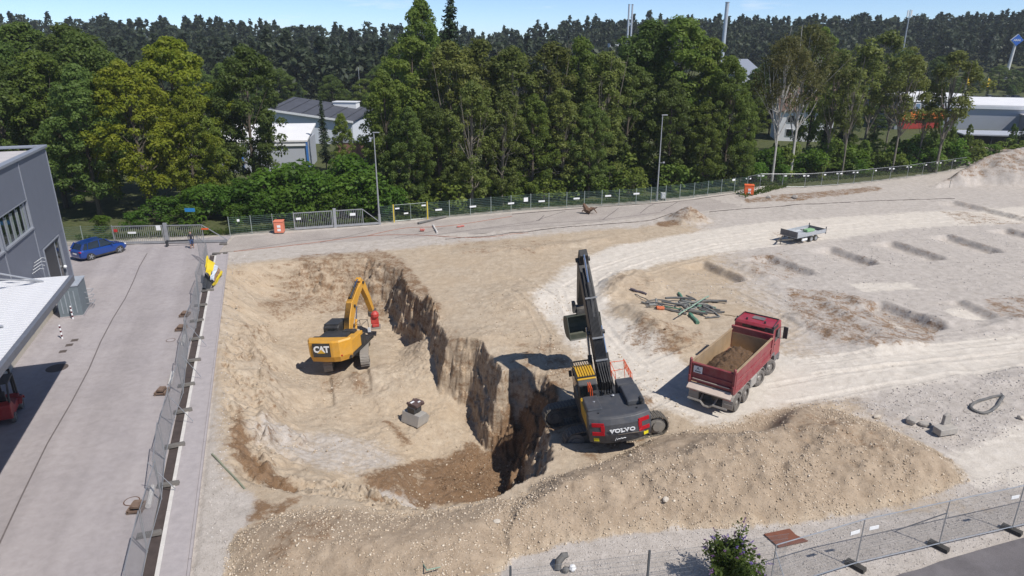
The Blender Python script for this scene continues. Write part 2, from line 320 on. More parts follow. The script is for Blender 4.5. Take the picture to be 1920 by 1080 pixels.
    for (pl, gauge, wd_, dep_, per) in RUTS:
        q_ = px(pl); 
        for a, b in zip(q_[:-1], q_[1:]):
            ex, ey = b[0] - a[0], b[1] - a[1]; ln = math.hypot(ex, ey); ex /= ln; ey /= ln; t = (x - a[0]) * ex + (y - a[1]) * ey; q = (x - a[0]) * ey - (y - a[1]) * ex
            sel = (t > -.1) & (t < ln + .1) & (np.abs(q) < gauge)
            for s_ in (-1, 1):
                dq = np.abs(q - s_ * gauge / 2 + .06 * n1); cut = np.clip((wd_ / 2 - dq) / .08, 0, 1) * (.7 + .3 * np.sin(t * 6.283 / per) * (1 if per > 0 else 0)) * np.clip(.75 + .9 * n1, 0, 1); lip = np.exp(-((dq - wd_ / 2 - .08) / .09) ** 2)
                z = np.where(sel, z - dep_ * cut + dep_ * .5 * lip, z)
    # street, yard and the strip by the fence are level
    a_ = (x - KO.x) * KA.x + (y - KO.y) * KA.y; b_ = (x - KO.x) * KB.x + (y - KO.y) * KB.y
    z = z * sstep(.0, .5, b_)
    z = np.where(b_ < .25, -.06, z)
    # far ground: woodland floor, hills
    far = sstep(300, 520, y + .25 * np.abs(x)) * (17 + 5 * fbm(x * .006, y * .006, 51, 3)) + sstep(500, 1500, y) * 18
    return z + far
def hz(x, y): return float(terrain(np.array([float(x)]), np.array([float(y)]))[0])
def axis(lo, a, b, hi, d0, segs):
    out = [np.arange(a, b, d0)]
    # outward growth
    p = b; s = d0; r = []
    for (lim, step) in segs[1]:
        while p < lim: r.append(p); p += step
    r.append(hi); l = []; p = a
    for (lim, step) in segs[0]:
        while p > lim: p -= step; l.append(p)
    l.append(lo)
    return np.unique(np.concatenate([np.array(l[::-1]), out[0], np.array(r)]))
def refine(a, lo, hi, d): return np.unique(np.concatenate([a[a < lo], np.arange(lo, hi, d), a[a >= hi]]))
xs = axis(-4000, -20, 24, 4000, .105, ([(-45, 1.2), (-150, 8), (-700, 40), (-3000, 400)], [(60, .2), (90, .4), (150, 6), (700, 40), (3000, 400)]))
ys = axis(-400, 18.2, 62, 5000, .105, ([(0, 3), (-300, 60)], [(82, .2), (118, .45), (200, 6), (800, 20), (4000, 400)]))
xs = refine(xs, -9.0, 3.4, .062); ys = refine(ys, 29.5, 54, .078)
GX, GY = np.meshgrid(xs, ys); GZ = terrain(GX, GY)
ny, nx = GX.shape
idx = np.arange(nx * ny).reshape(ny, nx)
gf = np.stack([idx[:-1, :-1], idx[:-1, 1:], idx[1:, 1:], idx[1:, :-1]], -1).reshape(-1, 4)

# soil kinds, per vertex: R pale compacted haul road, G grey gravel, B brown clay and painted trench shade, A woodland floor
ROAD1 = px([(1000, 560), (1060, 500), (1150, 462), (1300, 435), (1450, 415), (1700, 398), (1930, 388), (1930, 418), (1700, 428), (1560, 448), (1400, 468), (1250, 492), (1160, 520), (1130, 560), (1150, 600), (1240, 640), (1290, 690), (1280, 760), (1190, 770), (1130, 690), (1060, 640)])
ROAD2 = px([(1230, 760), (1260, 690), (1420, 655), (1500, 668), (1640, 655), (1780, 640), (1930, 622), (1930, 690), (1780, 715), (1600, 745), (1450, 768), (1330, 800)])
ROAD4 = px([(1590, 532), (1700, 530), (1720, 542), (1620, 548)]); ROAD5 = px([(1635, 592), (1665, 590), (1710, 612), (1670, 616)]); ROAD6 = px([(1770, 578), (1800, 572), (1860, 596), (1800, 602)]); ROAD7 = px([(1240, 505), (1300, 500), (1330, 525), (1260, 530)]); ROAD3 = px([(1790, 850), (1940, 790), (1940, 910), (1830, 910)])
BROWN = [([(445, 745), (455, 790), (475, 830), (510, 855), (565, 895), (565, 915), (500, 912), (455, 868), (436, 830), (430, 800)], 0, 1.0),
         ([(470, 945), (560, 935), (520, 975), (465, 980)], 0, .8), ([(560, 960), (640, 955), (630, 1010), (575, 1030), (520, 1060), (470, 1040)], 0.8, .45),
         ([(790, 905), (830, 872), (900, 845), (960, 830), (1040, 840), (1050, 900), (960, 940), (880, 968), (790, 968)], -4.8, 1.0), ([(690, 925), (740, 890), (800, 850), (880, 810), (930, 830), (800, 960), (690, 955)], -4.0, .8), ([(800, 640), (850, 690), (930, 800), (960, 860), (900, 850), (850, 760)], -4, .3),
         ([(590, 700), (640, 700), (650, 740), (610, 740)], -3.2, .45), ([(655, 700), (690, 690), (700, 740), (665, 740)], -3.1, .45), ([(715, 795), (740, 795), (775, 830), (740, 832)], -3.6, .8),
         ([(560, 500), (700, 492), (765, 520), (740, 560), (660, 548), (580, 550), (520, 580), (480, 560)], -1.2, .5), ([(700, 490), (760, 515), (830, 610), (800, 640), (740, 560)], -1.5, .6),
         ([(430, 600), (480, 580), (490, 660), (440, 665)], -.6, .3), ([(1030, 780), (1200, 720), (1260, 800), (1100, 880)], 0, .45), ([(1430, 765), (1640, 790), (1680, 850), (1500, 840)], 1, .35),
         ([(1030, 650), (1070, 660), (1100, 720), (1010, 740)], 0, .4), ([(960, 690), (1060, 690), (1050, 850), (960, 860)], -2, .36),
         ([(1470, 545), (1560, 545), (1640, 565), (1770, 610), (1740, 650), (1640, 660), (1540, 640), (1480, 590)], 0, .48), ([(1400, 480), (1470, 470), (1500, 500), (1480, 530), (1400, 520)], 0, .34), ([(1440, 435), (1520, 430), (1530, 440), (1450, 446)], 0, .3), ([(1390, 372), (1500, 362), (1640, 348), (1660, 356), (1500, 376), (1400, 380)], 0, .6), ([(1840, 560), (1930, 550), (1930, 610), (1850, 590)], 0, .4), ([(1760, 395), (1850, 395), (1930, 420), (1800, 420)], 0, .35), ([(1180, 600), (1320, 620), (1330, 670), (1230, 650)], 0, .35), ([(850, 450), (1120, 450), (1000, 480), (860, 480)], 0, .3)]
def soil(x, y):
    nw = .6 * fbm(x * .5, y * .5, 61, 4); nv = .35 * fbm(x * 1.9, y * 1.9, 62, 4)
    road = np.zeros_like(x)
    for p, f in ((ROAD1, 1.2), (ROAD2, 1.0), (ROAD3, 1.0), (ROAD4, .5), (ROAD5, .4), (ROAD6, .4), ):
        road = np.maximum(road, sstep(-f, f, poly_sd(p, x + nw, y + nv)))
    a_ = (x - KO.x) * KA.x + (y - KO.y) * KA.y; b_ = (x - KO.x) * KB.x + (y - KO.y) * KB.y
    grey = sstep(12, 22, x + 3 * nw - .05 * y) * .95
    grey = np.maximum(grey, (1 - sstep(2.0, 2.8, b_ + nv * 1.2)) * (1 - .6 * sstep(28, 40, a_)))
    grey = np.maximum(grey, sstep(39.0, 42.0, a_ + nw) * .8)
    grey = np.maximum(grey, (1 - sstep(-.2, .5, y - 24.6 + .15 * x * 0 + nv)) * sstep(-4.5, -2.5, x + nw))
    hp = np.maximum(poly_sd(HEAP, x + nv, y + nv), poly_sd(BERM, x + nv, y + nv)); grey = grey * (1 - sstep(-.3, .15, hp))
    ip = poly_sd(RIMW, x, y); grey = grey * (1 - sstep(-1.5, .5, ip) * .9)
    c = W(610, 850, -2.6); grey = np.maximum(grey, .65 * (1 - sstep(1.5, 3.5, np.hypot((x - c.x) * .6, y - c.y) + nw)))
    c = W(760, 935, -3.0); grey = np.maximum(grey, .7 * (1 - sstep(.8, 1.8, np.hypot((x - c.x) * .7, y - c.y) + nv)))
    brown = np.zeros_like(x)
    for (p, z0, k) in BROWN:
        brown = np.maximum(brown, k * sstep(-.5, .5, poly_sd(px(p, z0), x + nw * .8, y + nv * 1.4) + .2 * nw))
    brown = np.maximum(brown, .12 * sstep(0, .8, hp)); brown = np.maximum(brown, .42 * sstep(0, 1.5, poly_sd(BIG, x, y)) * (1 + .4 * nw))
    for (u0, v0, u1, v1, wd, dp) in TREN:
        a = W(u0, v0); b = W(u1, v1); ex, ey = b.x - a.x, b.y - a.y; ln = math.hypot(ex, ey); ex /= ln; ey /= ln
        t = (x - a.x) * ex + (y - a.y) * ey; q = (y - a.y) * ex - (x - a.x) * ey; brown = np.maximum(brown, .27 * (1 - sstep(.3, .6, np.abs(q - .1 + .1 * nw))) * sstep(-.6, .2, t) * (1 - sstep(ln - .2, ln + .6, t)))  # shade of the trench walls painted in as a brown band
    for (u, v, r, k_) in ((1290, 412, 2.6, .5), (1252, 420, 1.6, .75), (1185, 540, 2.6, .3), (1235, 640, 3, .5)):
        c = W(u, v); brown = np.maximum(brown, k_ * (1 - sstep(r * .6, r * 1.1, np.hypot(x - c.x, y - c.y) + nv)))
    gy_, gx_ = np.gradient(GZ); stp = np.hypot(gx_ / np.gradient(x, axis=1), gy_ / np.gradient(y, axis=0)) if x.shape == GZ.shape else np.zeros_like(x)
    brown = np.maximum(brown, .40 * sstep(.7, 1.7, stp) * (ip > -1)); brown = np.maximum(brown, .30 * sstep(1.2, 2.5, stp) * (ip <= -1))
    fx = np.array([-60, -44.5, -30, -24, -15.2, 2.3, 15.95, 22.3, 31.5] + [W(*q_).x for q_ in ((1424, 352), (1508, 352), (1600, 345), (1700, 334), (1808, 318), (2000, 300))]); fy = np.array([66, 67.8, 70.6, 73.3, 75.7, 83.3, 86.6, 89.6, 93.9] + [W(*q_).y for q_ in ((1424, 352), (1508, 352), (1600, 345), (1700, 334), (1808, 318), (2000, 300))])
    wood = sstep(-.3, 1.0, y - np.interp(x, fx, fy) - .4 + nv * 2.5 + .8 * nw) * sstep(-62, -56, b_ - .0 * x)
    wood = np.where(poly_sd(BIG, x, y) > -2, 0, wood)
    return road, np.clip(grey, 0, 1), brown, wood, sstep(-.1, .5, hp)
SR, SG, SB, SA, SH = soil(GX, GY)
gm = np_mesh('ground', np.stack([GX, GY, GZ], -1).reshape(-1, 3), gf, 4, [], smooth=True)
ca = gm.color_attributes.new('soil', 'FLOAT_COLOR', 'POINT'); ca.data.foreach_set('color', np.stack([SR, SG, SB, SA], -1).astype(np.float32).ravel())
c2 = gm.color_attributes.new('heap', 'FLOAT_COLOR', 'POINT'); c2.data.foreach_set('color', np.stack([SH, SH, SH, SH], -1).astype(np.float32).ravel())
m = bpy.data.materials.new('excavated_soil'); m.use_nodes = True; n = m.node_tree.nodes; l = m.node_tree.links; p = n['Principled BSDF']
p.inputs['Roughness'].default_value = .95; p.inputs['Specular IOR Level'].default_value = .15
def N(t, **k):
    q = n.new(t)
    for a, b in k.items():
        if isinstance(a, str) and hasattr(q, a): setattr(q, a, b)
    return q
tcn = N('ShaderNodeTexCoord'); at = N('ShaderNodeVertexColor'); at.layer_name = 'soil'; sp = N('ShaderNodeSeparateColor'); l.new(at.outputs[0], sp.inputs[0])
def noise(scale, det=6, rgh=.6, dim=None):
    q = n.new('ShaderNodeTexNoise'); q.inputs['Scale'].default_value = scale; q.inputs['Detail'].default_value = det; q.inputs['Roughness'].default_value = rgh; l.new(tcn.outputs['Object'], q.inputs['Vector']); return q
def ramp(src, c0, c1, p0=.3, p1=.7):
    q = n.new('ShaderNodeValToRGB'); q.color_ramp.elements[0].position = p0; q.color_ramp.elements[1].position = p1; q.color_ramp.elements[0].color = (*c0, 1); q.color_ramp.elements[1].color = (*c1, 1); l.new(src, q.inputs[0]); return q.outputs[0]
def mixc(f, a, b, bt='MIX'):
    q = n.new('ShaderNodeMix'); q.data_type = 'RGBA'; q.blend_type = bt
    for s_, i in ((f, 0), (a, 6), (b, 7)):
        if isinstance(s_, (int, float)): q.inputs[i].default_value = s_
        elif isinstance(s_, tuple): q.inputs[i].default_value = (*s_, 1)
        else: l.new(s_, q.inputs[i])
    return q.outputs[2]
def mth(op, a, b=0.0, cl=False):
    q = n.new('ShaderNodeMath'); q.operation = op; q.use_clamp = cl
    for s_, i in ((a, 0), (b, 1)):
        if isinstance(s_, (int, float)): q.inputs[i].default_value = s_
        else: l.new(s_, q.inputs[i])
    return q.outputs[0]
nbig = noise(.22, 5); nmid = noise(1.6, 7, .68); nfine = noise(14, 5, .7); npeb = noise(30, 3, .6)
sand = ramp(nmid.outputs[0], (.335, .26, .185), (.50, .415, .31), .28, .68)
sand = mixc(ramp(nbig.outputs[0], (0, 0, 0), (.5, .5, .5), .4, .65), sand, (.42, .32, .215))
grey = ramp(nmid.outputs[0], (.35, .31, .268), (.51, .46, .41), .25, .7)
road = ramp(nmid.outputs[0], (.50, .445, .375), (.62, .565, .49), .3, .7)
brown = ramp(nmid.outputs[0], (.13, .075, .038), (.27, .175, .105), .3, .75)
wood = ramp(nmid.outputs[0], (.045, .06, .02), (.11, .115, .05), .3, .7)
def soft(ch, amt=.5):
    return mth('ADD', ch, mth('MULTIPLY', mth('MULTIPLY', mth('SUBTRACT', nmid.outputs[0], .5), amt * 2), mth('MULTIPLY', ch, mth('SUBTRACT', 1.6, ch))), True)
nb2 = noise(4.5, 8, .72)
smp = n.new('ShaderNodeMapping'); smp.inputs['Scale'].default_value = (.5, .5, 2.2); l.new(tcn.outputs['Object'], smp.inputs[0]); nst = n.new('ShaderNodeTexNoise'); nst.inputs['Scale'].default_value = 1.6; nst.inputs['Detail'].default_value = 6; l.new(smp.outputs[0], nst.inputs['Vector'])
def edge(ch, k=1.5, st=0.0):
    nn = mth('ADD', mth('MULTIPLY', mth('SUBTRACT', nmid.outputs[0], .5), k), mth('MULTIPLY', mth('SUBTRACT', nb2.outputs[0], .5), k)); nn = mth('ADD', nn, mth('MULTIPLY', mth('SUBTRACT', nst.outputs[0], .5), st))
    w_ = mth('ADD', ch, mth('MULTIPLY', nn, mth('MINIMUM', mth('MULTIPLY', ch, 3.0), 1.0))); q = n.new('ShaderNodeMapRange'); q.interpolation_type = 'SMOOTHSTEP'; q.inputs[1].default_value = .18; q.inputs[2].default_value = .85; l.new(w_, q.inputs[0]); return q.outputs[0]
at2 = N('ShaderNodeVertexColor'); at2.layer_name = 'heap'; sand = mixc(mth('MULTIPLY', at2.outputs[1], .9), sand, ramp(nmid.outputs[0], (.255, .19, .13), (.41, .32, .23), .28, .7))
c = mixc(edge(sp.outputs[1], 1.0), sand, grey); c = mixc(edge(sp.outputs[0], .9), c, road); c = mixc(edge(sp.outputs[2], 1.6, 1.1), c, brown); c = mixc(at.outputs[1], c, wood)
pv = N('ShaderNodeTexVoronoi'); pv.inputs['Scale'].default_value = 16; l.new(tcn.outputs['Object'], pv.inputs['Vector'])
pebm = mth('MULTIPLY', ramp(pv.outputs['Distance'], (1, 1, 1), (0, 0, 0), .12, .3), mth('SUBTRACT', 1.0, sp.outputs[0]))
pc = N('ShaderNodeSeparateColor'); l.new(pv.outputs['Color'], pc.inputs[0])
pebm = mth('MULTIPLY', pebm, mth('GREATER_THAN', pc.outputs[0], .42))
c = mixc(mth('MULTIPLY', pebm, mth('SUBTRACT', .8, mth('MULTIPLY', at.outputs[1], .75))), c, mixc(pc.outputs[1], (.29, .225, .165), (.68, .59, .48)))
c = mixc(.55, c, mixc(nfine.outputs[0], (.52, .52, .52), (1.46, 1.46, 1.46)), 'MULTIPLY')
l.new(c, p.inputs['Base Color'])
hsum = mth('ADD', mth('MULTIPLY', nmid.outputs[0], .5), mth('ADD', mth('MULTIPLY', nfine.outputs[0], .3), mth('MULTIPLY', pebm, .25)))
bp = N('ShaderNodeBump'); bp.inputs['Strength'].default_value = .9; bp.inputs['Distance'].default_value = .11; l.new(hsum, bp.inputs['Height']); l.new(bp.outputs[0], p.inputs['Normal'])
gm.materials.append(m); MATS['soil'] = m
ground = bpy.data.objects.new('ground', gm); link(ground, None); tag(ground, kind='structure')
# ------------------------------------------------------------------ street, walkway, yard sheets
def sheet(name, pts, z, m, kind='structure', sub=None):
    me = bpy.data.meshes.new(name); me.from_pydata([(p[0], p[1], z) for p in pts], [], [tuple(range(len(pts)))]); me.materials.append(m)
    if me.polygons[0].normal.z < 0: me.flip_normals()
    o = bpy.data.objects.new(name, me); link(o, None)
    return tag(o, kind=kind)
def asphalt(key, base, dark, tracks=True):
    m = bpy.data.materials.new(key); m.use_nodes = True; n = m.node_tree.nodes; l = m.node_tree.links; p = n['Principled BSDF']; p.inputs['Roughness'].default_value = .9; p.inputs['Specular IOR Level'].default_value = .25
    t = n.new('ShaderNodeTexCoord'); mp = n.new('ShaderNodeMapping'); mp.inputs['Rotation'].default_value = (0, 0, -STREET_ROT); l.new(t.outputs['Object'], mp.inputs[0])
    def ns(s, d=6, r=.65, sc3=None):
        q = n.new('ShaderNodeTexNoise'); q.inputs['Scale'].default_value = s; q.inputs['Detail'].default_value = d; q.inputs['Roughness'].default_value = r
        if sc3:
            m2 = n.new('ShaderNodeMapping'); m2.inputs['Scale'].default_value = sc3; l.new(mp.outputs[0], m2.inputs[0]); l.new(m2.outputs[0], q.inputs['Vector'])
        else: l.new(t.outputs['Object'], q.inputs['Vector'])
        return q.outputs[0]
    def rp(s, a, b, p0, p1):
        q = n.new('ShaderNodeValToRGB'); q.color_ramp.elements[0].color = (*a, 1); q.color_ramp.elements[1].color = (*b, 1); q.color_ramp.elements[0].position = p0; q.color_ramp.elements[1].position = p1; l.new(s, q.inputs[0]); return q.outputs[0]
    def mul(a, b, f=1):
        q = n.new('ShaderNodeMix'); q.data_type = 'RGBA'; q.blend_type = 'MULTIPLY'; q.inputs[0].default_value = f; l.new(a, q.inputs[6]); l.new(b, q.inputs[7]); return q.outputs[2]
    c = rp(ns(.35, 5), dark, base, .3, .62); c = mul(c, rp(ns(60, 2, .7), (.72, .72, .72), (1.2, 1.2, 1.2), .3, .7))
    if tracks: c = mul(c, rp(ns(.55, 4, .5, (1, .045, 1)), (.88, .875, .87), (1.03, 1.03, 1.03), .35, .6))
    c = mul(c, rp(ns(2.3, 6, .7), (.90, .895, .89), (1.05, 1.05, 1.05), .32, .6))
    l.new(c, p.inputs['Base Color']); b = n.new('ShaderNodeBump'); b.inputs['Strength'].default_value = .35; b.inputs['Distance'].default_value = .02; l.new(ns(45, 3), b.inputs['Height']); l.new(b.outputs[0], p.inputs['Normal'])
    return m
M_ASPH = asphalt('street_asphalt', (.37, .335, .328), (.32, .29, .288))
M_ASPH2 = asphalt('dark_asphalt', (.17, .155, .155), (.125, .115, .118))
M_YARD = asphalt('old_yard_asphalt', (.40, .355, .315), (.325, .285, .255), False)
M_CONC = mat('walk_concrete', (.36, .325, .32), .9, var=.14, scale=2.2, bump=.3, bscale=30)
M_CONC2 = mat('pale_concrete', (.56, .53, .49), .9, var=.12, scale=3, bump=.3)
M_DRAIN = mat('drain_dark', (.06, .045, .04), .9, var=.3)
M_TAR = mat('tar_seam', (.13, .11, .105), .8, var=.3, scale=6)
far_l = [W(120, 458), W(216, 462), W(435, 441)]
sheet('asphalt_road', [AB(-30, -1.62), AB(44.6, -1.62), AB(45.2, -.9), (far_l[2].x, far_l[2].y), (far_l[1].x, far_l[1].y), (far_l[0].x - 6, far_l[0].y), (-62, 62), AB(-30, -46)], .0, M_ASPH)
sheet('drain_channel', [AB(-20, -1.62), AB(-20, -1.18), AB(44.6, -1.18), AB(44.6, -1.62)], -.045, M_DRAIN)
k = MB()
for i in range(26):
    a0 = -18 + i * 2.4; k.box(AB(a0 + 1.19, -1.09, .0), (.17, 2.38, .10), STREET_ROT)
tag(k.build('kerb', M_CONC2, None, bevel=.012), kind='structure')
k = MB(); k.box(AB(14, -.52, -.02), (.96, 62, .075), STREET_ROT); tag(k.build('walkway', M_CONC, None), kind='structure')
k = MB()
for i in range(7): k.box(AB(-13.5 + i * 9, .03, -.01), (.10, 8.96, .13), STREET_ROT)
tag(k.build('kerb_edging', M_CONC, None), kind='structure')
yd = [AB(45.4, -.8)] + [W(*q) for q in ((470, 467), (620, 455), (760, 447), (900, 438), (1080, 420), (1260, 402), (1390, 388), (1400, 366), (1270, 377), (1192, 386), (995, 397), (710, 424), (625, 431), (553, 436), (440, 444))]
sheet('yard_asphalt', [(p[0], p[1]) for p in yd], .004, M_YARD)
front = [W(*q) for q in ((1560, 1130), (1689, 1079), (1725, 1070), (1761, 1056), (1850, 1030), (1930, 1008), (2100, 960), (2300, 1080), (2000, 1300))]
sheet('front_asphalt', [(p[0], p[1]) for p in front], .09, M_ASPH2)
def seam(pts, wd=.05, z=.008, m=None):
    b = MB()
    for p, q in zip(pts[:-1], pts[1:]):
        p = Vector((p[0], p[1], z)); q = Vector((q[0], q[1], z)); d = (q - p).normalized(); r = Vector((-d.y, d.x, 0)) * wd / 2
        b.add([p - r, q - r, q + r, p + r], [(0, 1, 2, 3)])
    return b
sm = MB()
def addseam(pts, wd):
    b = seam(pts, wd, .010); sm.add(b.v, b.f)
addseam([AB(-2 + i * 4.5, -7.4 + .10 * math.sin(i * 1.7)) for i in range(12)], .07)
for q in ([(448, 470), (560, 452), (700, 441)], [(600, 455), (640, 446), (700, 432)], [(740, 446), (800, 436), (830, 428)], [(820, 440), (1010, 414), (1020, 404)], [(1130, 412), (1150, 398), (1160, 390)], [(1200, 400), (1215, 388), (1225, 383)], [(1240, 396), (1262, 384), (1270, 379)], [(900, 430), (1000, 420), (1130, 412), (1240, 398)], [(1005, 414), (1040, 402), (1060, 396)]):
    addseam([W(*c_) for c_ in q], .10)
tag(sm.build('asphalt_seams', M_TAR, None), kind='structure')

# ------------------------------------------------------------------ vegetation
def leaf_mat(key, c0, c1, sc_=.35, trans=.55):
    m = bpy.data.materials.new(key); m.use_nodes = True; n = m.node_tree.nodes; l = m.node_tree.links; p = n['Principled BSDF']
    t = n.new('ShaderNodeTexCoord'); q = n.new('ShaderNodeTexNoise'); q.inputs['Scale'].default_value = sc_ * 2; q.inputs['Detail'].default_value = 5; q.inputs['Roughness'].default_value = .7; l.new(t.outputs['Object'], q.inputs['Vector'])
    r = n.new('ShaderNodeValToRGB'); r.color_ramp.elements[0].position = .33; r.color_ramp.elements[1].position = .67; r.color_ramp.elements[0].color = (*c0, 1); r.color_ramp.elements[1].color = (*c1, 1); l.new(q.outputs[0], r.inputs[0])
    oi = n.new('ShaderNodeObjectInfo'); hs = n.new('ShaderNodeHueSaturation'); mr = n.new('ShaderNodeMapRange'); mr.inputs[3].default_value = .80; mr.inputs[4].default_value = 1.22; l.new(oi.outputs['Random'], mr.inputs[0])
    mh = n.new('ShaderNodeMapRange'); mh.inputs[3].default_value = .488; mh.inputs[4].default_value = .512
    ml = n.new('ShaderNodeMath'); ml.operation = 'FRACT'; m7 = n.new('ShaderNodeMath'); m7.operation = 'MULTIPLY'; m7.inputs[1].default_value = 7.31; l.new(oi.outputs['Random'], m7.inputs[0]); l.new(m7.outputs[0], ml.inputs[0]); l.new(ml.outputs[0], mh.inputs[0])
    l.new(mh.outputs[0], hs.inputs['Hue']); l.new(mr.outputs[0], hs.inputs['Value']); l.new(r.outputs[0], hs.inputs['Color'])
    d = n.new('ShaderNodeBsdfTranslucent'); mxs = n.new('ShaderNodeMixShader'); mxs.inputs[0].default_value = trans
    l.new(hs.outputs[0], p.inputs['Base Color']); l.new(hs.outputs[0], d.inputs['Color']); p.inputs['Roughness'].default_value = .55; p.inputs['Specular IOR Level'].default_value = .3
    l.new(p.outputs[0], mxs.inputs[1]); l.new(d.outputs[0], mxs.inputs[2]); l.new(mxs.outputs[0], n['Material Output'].inputs[0]); return m
LM = {'maple': leaf_mat('maple_leaves', (.175, .235, .02), (.31, .33, .032)), 'dark': leaf_mat('dark_leaves', (.085, .135, .028), (.165, .225, .05)),
      'mid': leaf_mat('mixed_leaves', (.115, .175, .028), (.215, .27, .05)), 'ash': leaf_mat('olive_leaves', (.12, .155, .036), (.225, .245, .062)),
      'birch': leaf_mat('birch_leaves', (.085, .10, .028), (.165, .155, .05)), 'bush': leaf_mat('bush_leaves', (.065, .14, .016), (.15, .25, .03)),
      'spruce': leaf_mat('spruce_needles', (.02, .038, .016), (.046, .072, .026), trans=.15), 'far': leaf_mat('forest_needles', (.024, .037, .022), (.056, .072, .032), .03, .3), 'grass': leaf_mat('grass_blades', (.06, .10, .02), (.14, .18, .04), .5)}
M_BARK = mat('bark_brown', (.10, .08, .06), .95, var=.3, scale=4, bump=.4); M_BARKP = mat('bark_pale', (.19, .165, .13), .9, var=.3, scale=3, bump=.3); M_BARKW = mat('bark_white', (.42, .40, .36), .8, var=.3, scale=5)
def quads(rng, c, nrm, ln, wd):
    """one kinked leaf spray of two triangles at each centre, facing nrm"""
    nrm = nrm / (np.linalg.norm(nrm, axis=1, keepdims=True) + 1e-9); r = rng.normal(size=c.shape); a = np.cross(nrm, r); a /= np.linalg.norm(a, axis=1, keepdims=True) + 1e-9; b = np.cross(nrm, a)
    ln = ln[:, None]; wd = wd[:, None]; v = np.empty((len(c), 4, 3)); k = .18
    v[:, 0] = c - a * ln; v[:, 1] = c - b * wd + nrm * (ln * k); v[:, 2] = c + a * ln; v[:, 3] = c + b * wd + nrm * (ln * k)
    return v.reshape(-1, 3)
def crown_np(rng, clumps, rad, nper, size, flat=.75, up=.5, drop=0.0):
    cs = []; ns = []; n = rng.poisson(nper * (rad / rad.mean()) ** 2) + 3
    for c, r, k in zip(clumps, rad, n):
        d = rng.normal(size=(k, 3)); d /= np.linalg.norm(d, axis=1, keepdims=True); d[:, 2] = np.abs(d[:, 2]) * np.where(rng.random(k) < .72, 1, -1)
        q = d * (r * (.45 + .6 * rng.random((k, 1)) ** .6)) * np.array([1, 1, flat]); q[:, 2] -= drop * rng.random(k) ** 2
        cs.append(c + q); nn = d * .8 + rng.normal(size=(k, 3)) * .5; nn[:, 2] += up; ns.append(nn)
    c = np.concatenate(cs); nn = np.concatenate(ns); s = size * (.6 + .8 * rng.random(len(c))); return quads(rng, c, nn, s, s * .62)
def finish_crown(name, v, key):
    f = np.arange(len(v)).reshape(-1, 4); return np_mesh(name, v, f, 4, LM[key])
def broadleaf(seed, H, rmax, base=.22, key='mid', nclump=110, nper=55, size=.22, shape='round', stems=0, bark=None, rc=(.55, 1.15), drop=0, sparse=0.0, limbs=26, tr=.016):
    rng = np.random.default_rng(seed); pts = []; tb = MB(); lean = rng.normal(size=2) * .03 * H
    def trunk_at(t): return np.array([lean[0] * t * t, lean[1] * t * t, t * H])
    tb.tube([trunk_at(t) for t in np.linspace(0, .88, 8)], 1, 7, radii=[max(.03, tr * H * (1 - t) ** .9 + .02) for t in np.linspace(0, .88, 8)])
    ph = rng.random(6) * 6.28
    def prof(t, an):
        if shape == 'round': r = math.sin(math.pi * min(1, max(0, .13 + .87 * t))) ** .62
        elif shape == 'cone': r = (1 - t) ** .62 * min(1, t * 5 + .45)
        else: r = (math.sin(math.pi * min(1, .2 + .8 * t)) ** .5)
        return r * rmax * (1 + .22 * math.sin(2 * an + ph[0] + 5 * t) + .16 * math.sin(3 * an + ph[1] - 9 * t) + .1 * math.sin(5 * an + ph[2] + 17 * t))
    while len(pts) < nclump:
        t = rng.random() ** .85; an = rng.random() * 6.283; rr = (.25 + .75 * rng.random() ** .45)
        p = trunk_at(base + (1 - base) * t * .97); r = prof(t, an) * rr; q = p + np.array([math.cos(an) * r, math.sin(an) * r, rng.normal() * .25]); pts.append(q)
    pts = np.array(pts); rad = rng.uniform(rc[0], rc[1], len(pts))
    for q in pts[rng.permutation(len(pts))[:limbs]]:
        t0 = max(.12, (q[2] / H) * (.55 + .25 * rng.random()) - .02); a = trunk_at(min(t0, .8)); mid = (a + q) / 2 + np.array([0, 0, -.05 * H * rng.random()])
        tb.tube([a, mid, q], 1, 5, radii=[.006 * H * (1.15 - t0), .0038 * H * (1.1 - t0), .02])
    for i in range(stems):                       # long bare upright limbs
        t0 = rng.uniform(.2, .5); an = rng.random() * 6.28; a = trunk_at(t0); r = rmax * rng.uniform(.4, .95); h = H * rng.uniform(.75, 1.0)
        e = np.array([math.cos(an) * r, math.sin(an) * r, h]); m1 = a * .55 + e * .45 + np.array([math.cos(an), math.sin(an), 0]) * r * .2
        tb.tube([a, m1, e], 1, 5, radii=[.0045 * H, .0035 * H, .015])
        for j in range(3):
            u = rng.uniform(.45, .9); s0 = m1 * (1 - u) + e * u; tb.tube([s0, s0 + rng.normal(size=3) * .5 + np.array([0, 0, .8])], .022, 4)
    if sparse: keep = rng.random(len(pts)) > sparse; pts = pts[keep]; rad = rad[keep]
    v = crown_np(rng, pts, rad, nper, size, drop=drop); return tb.mesh('trunk', bark or M_BARK), finish_crown('crown', v, key)
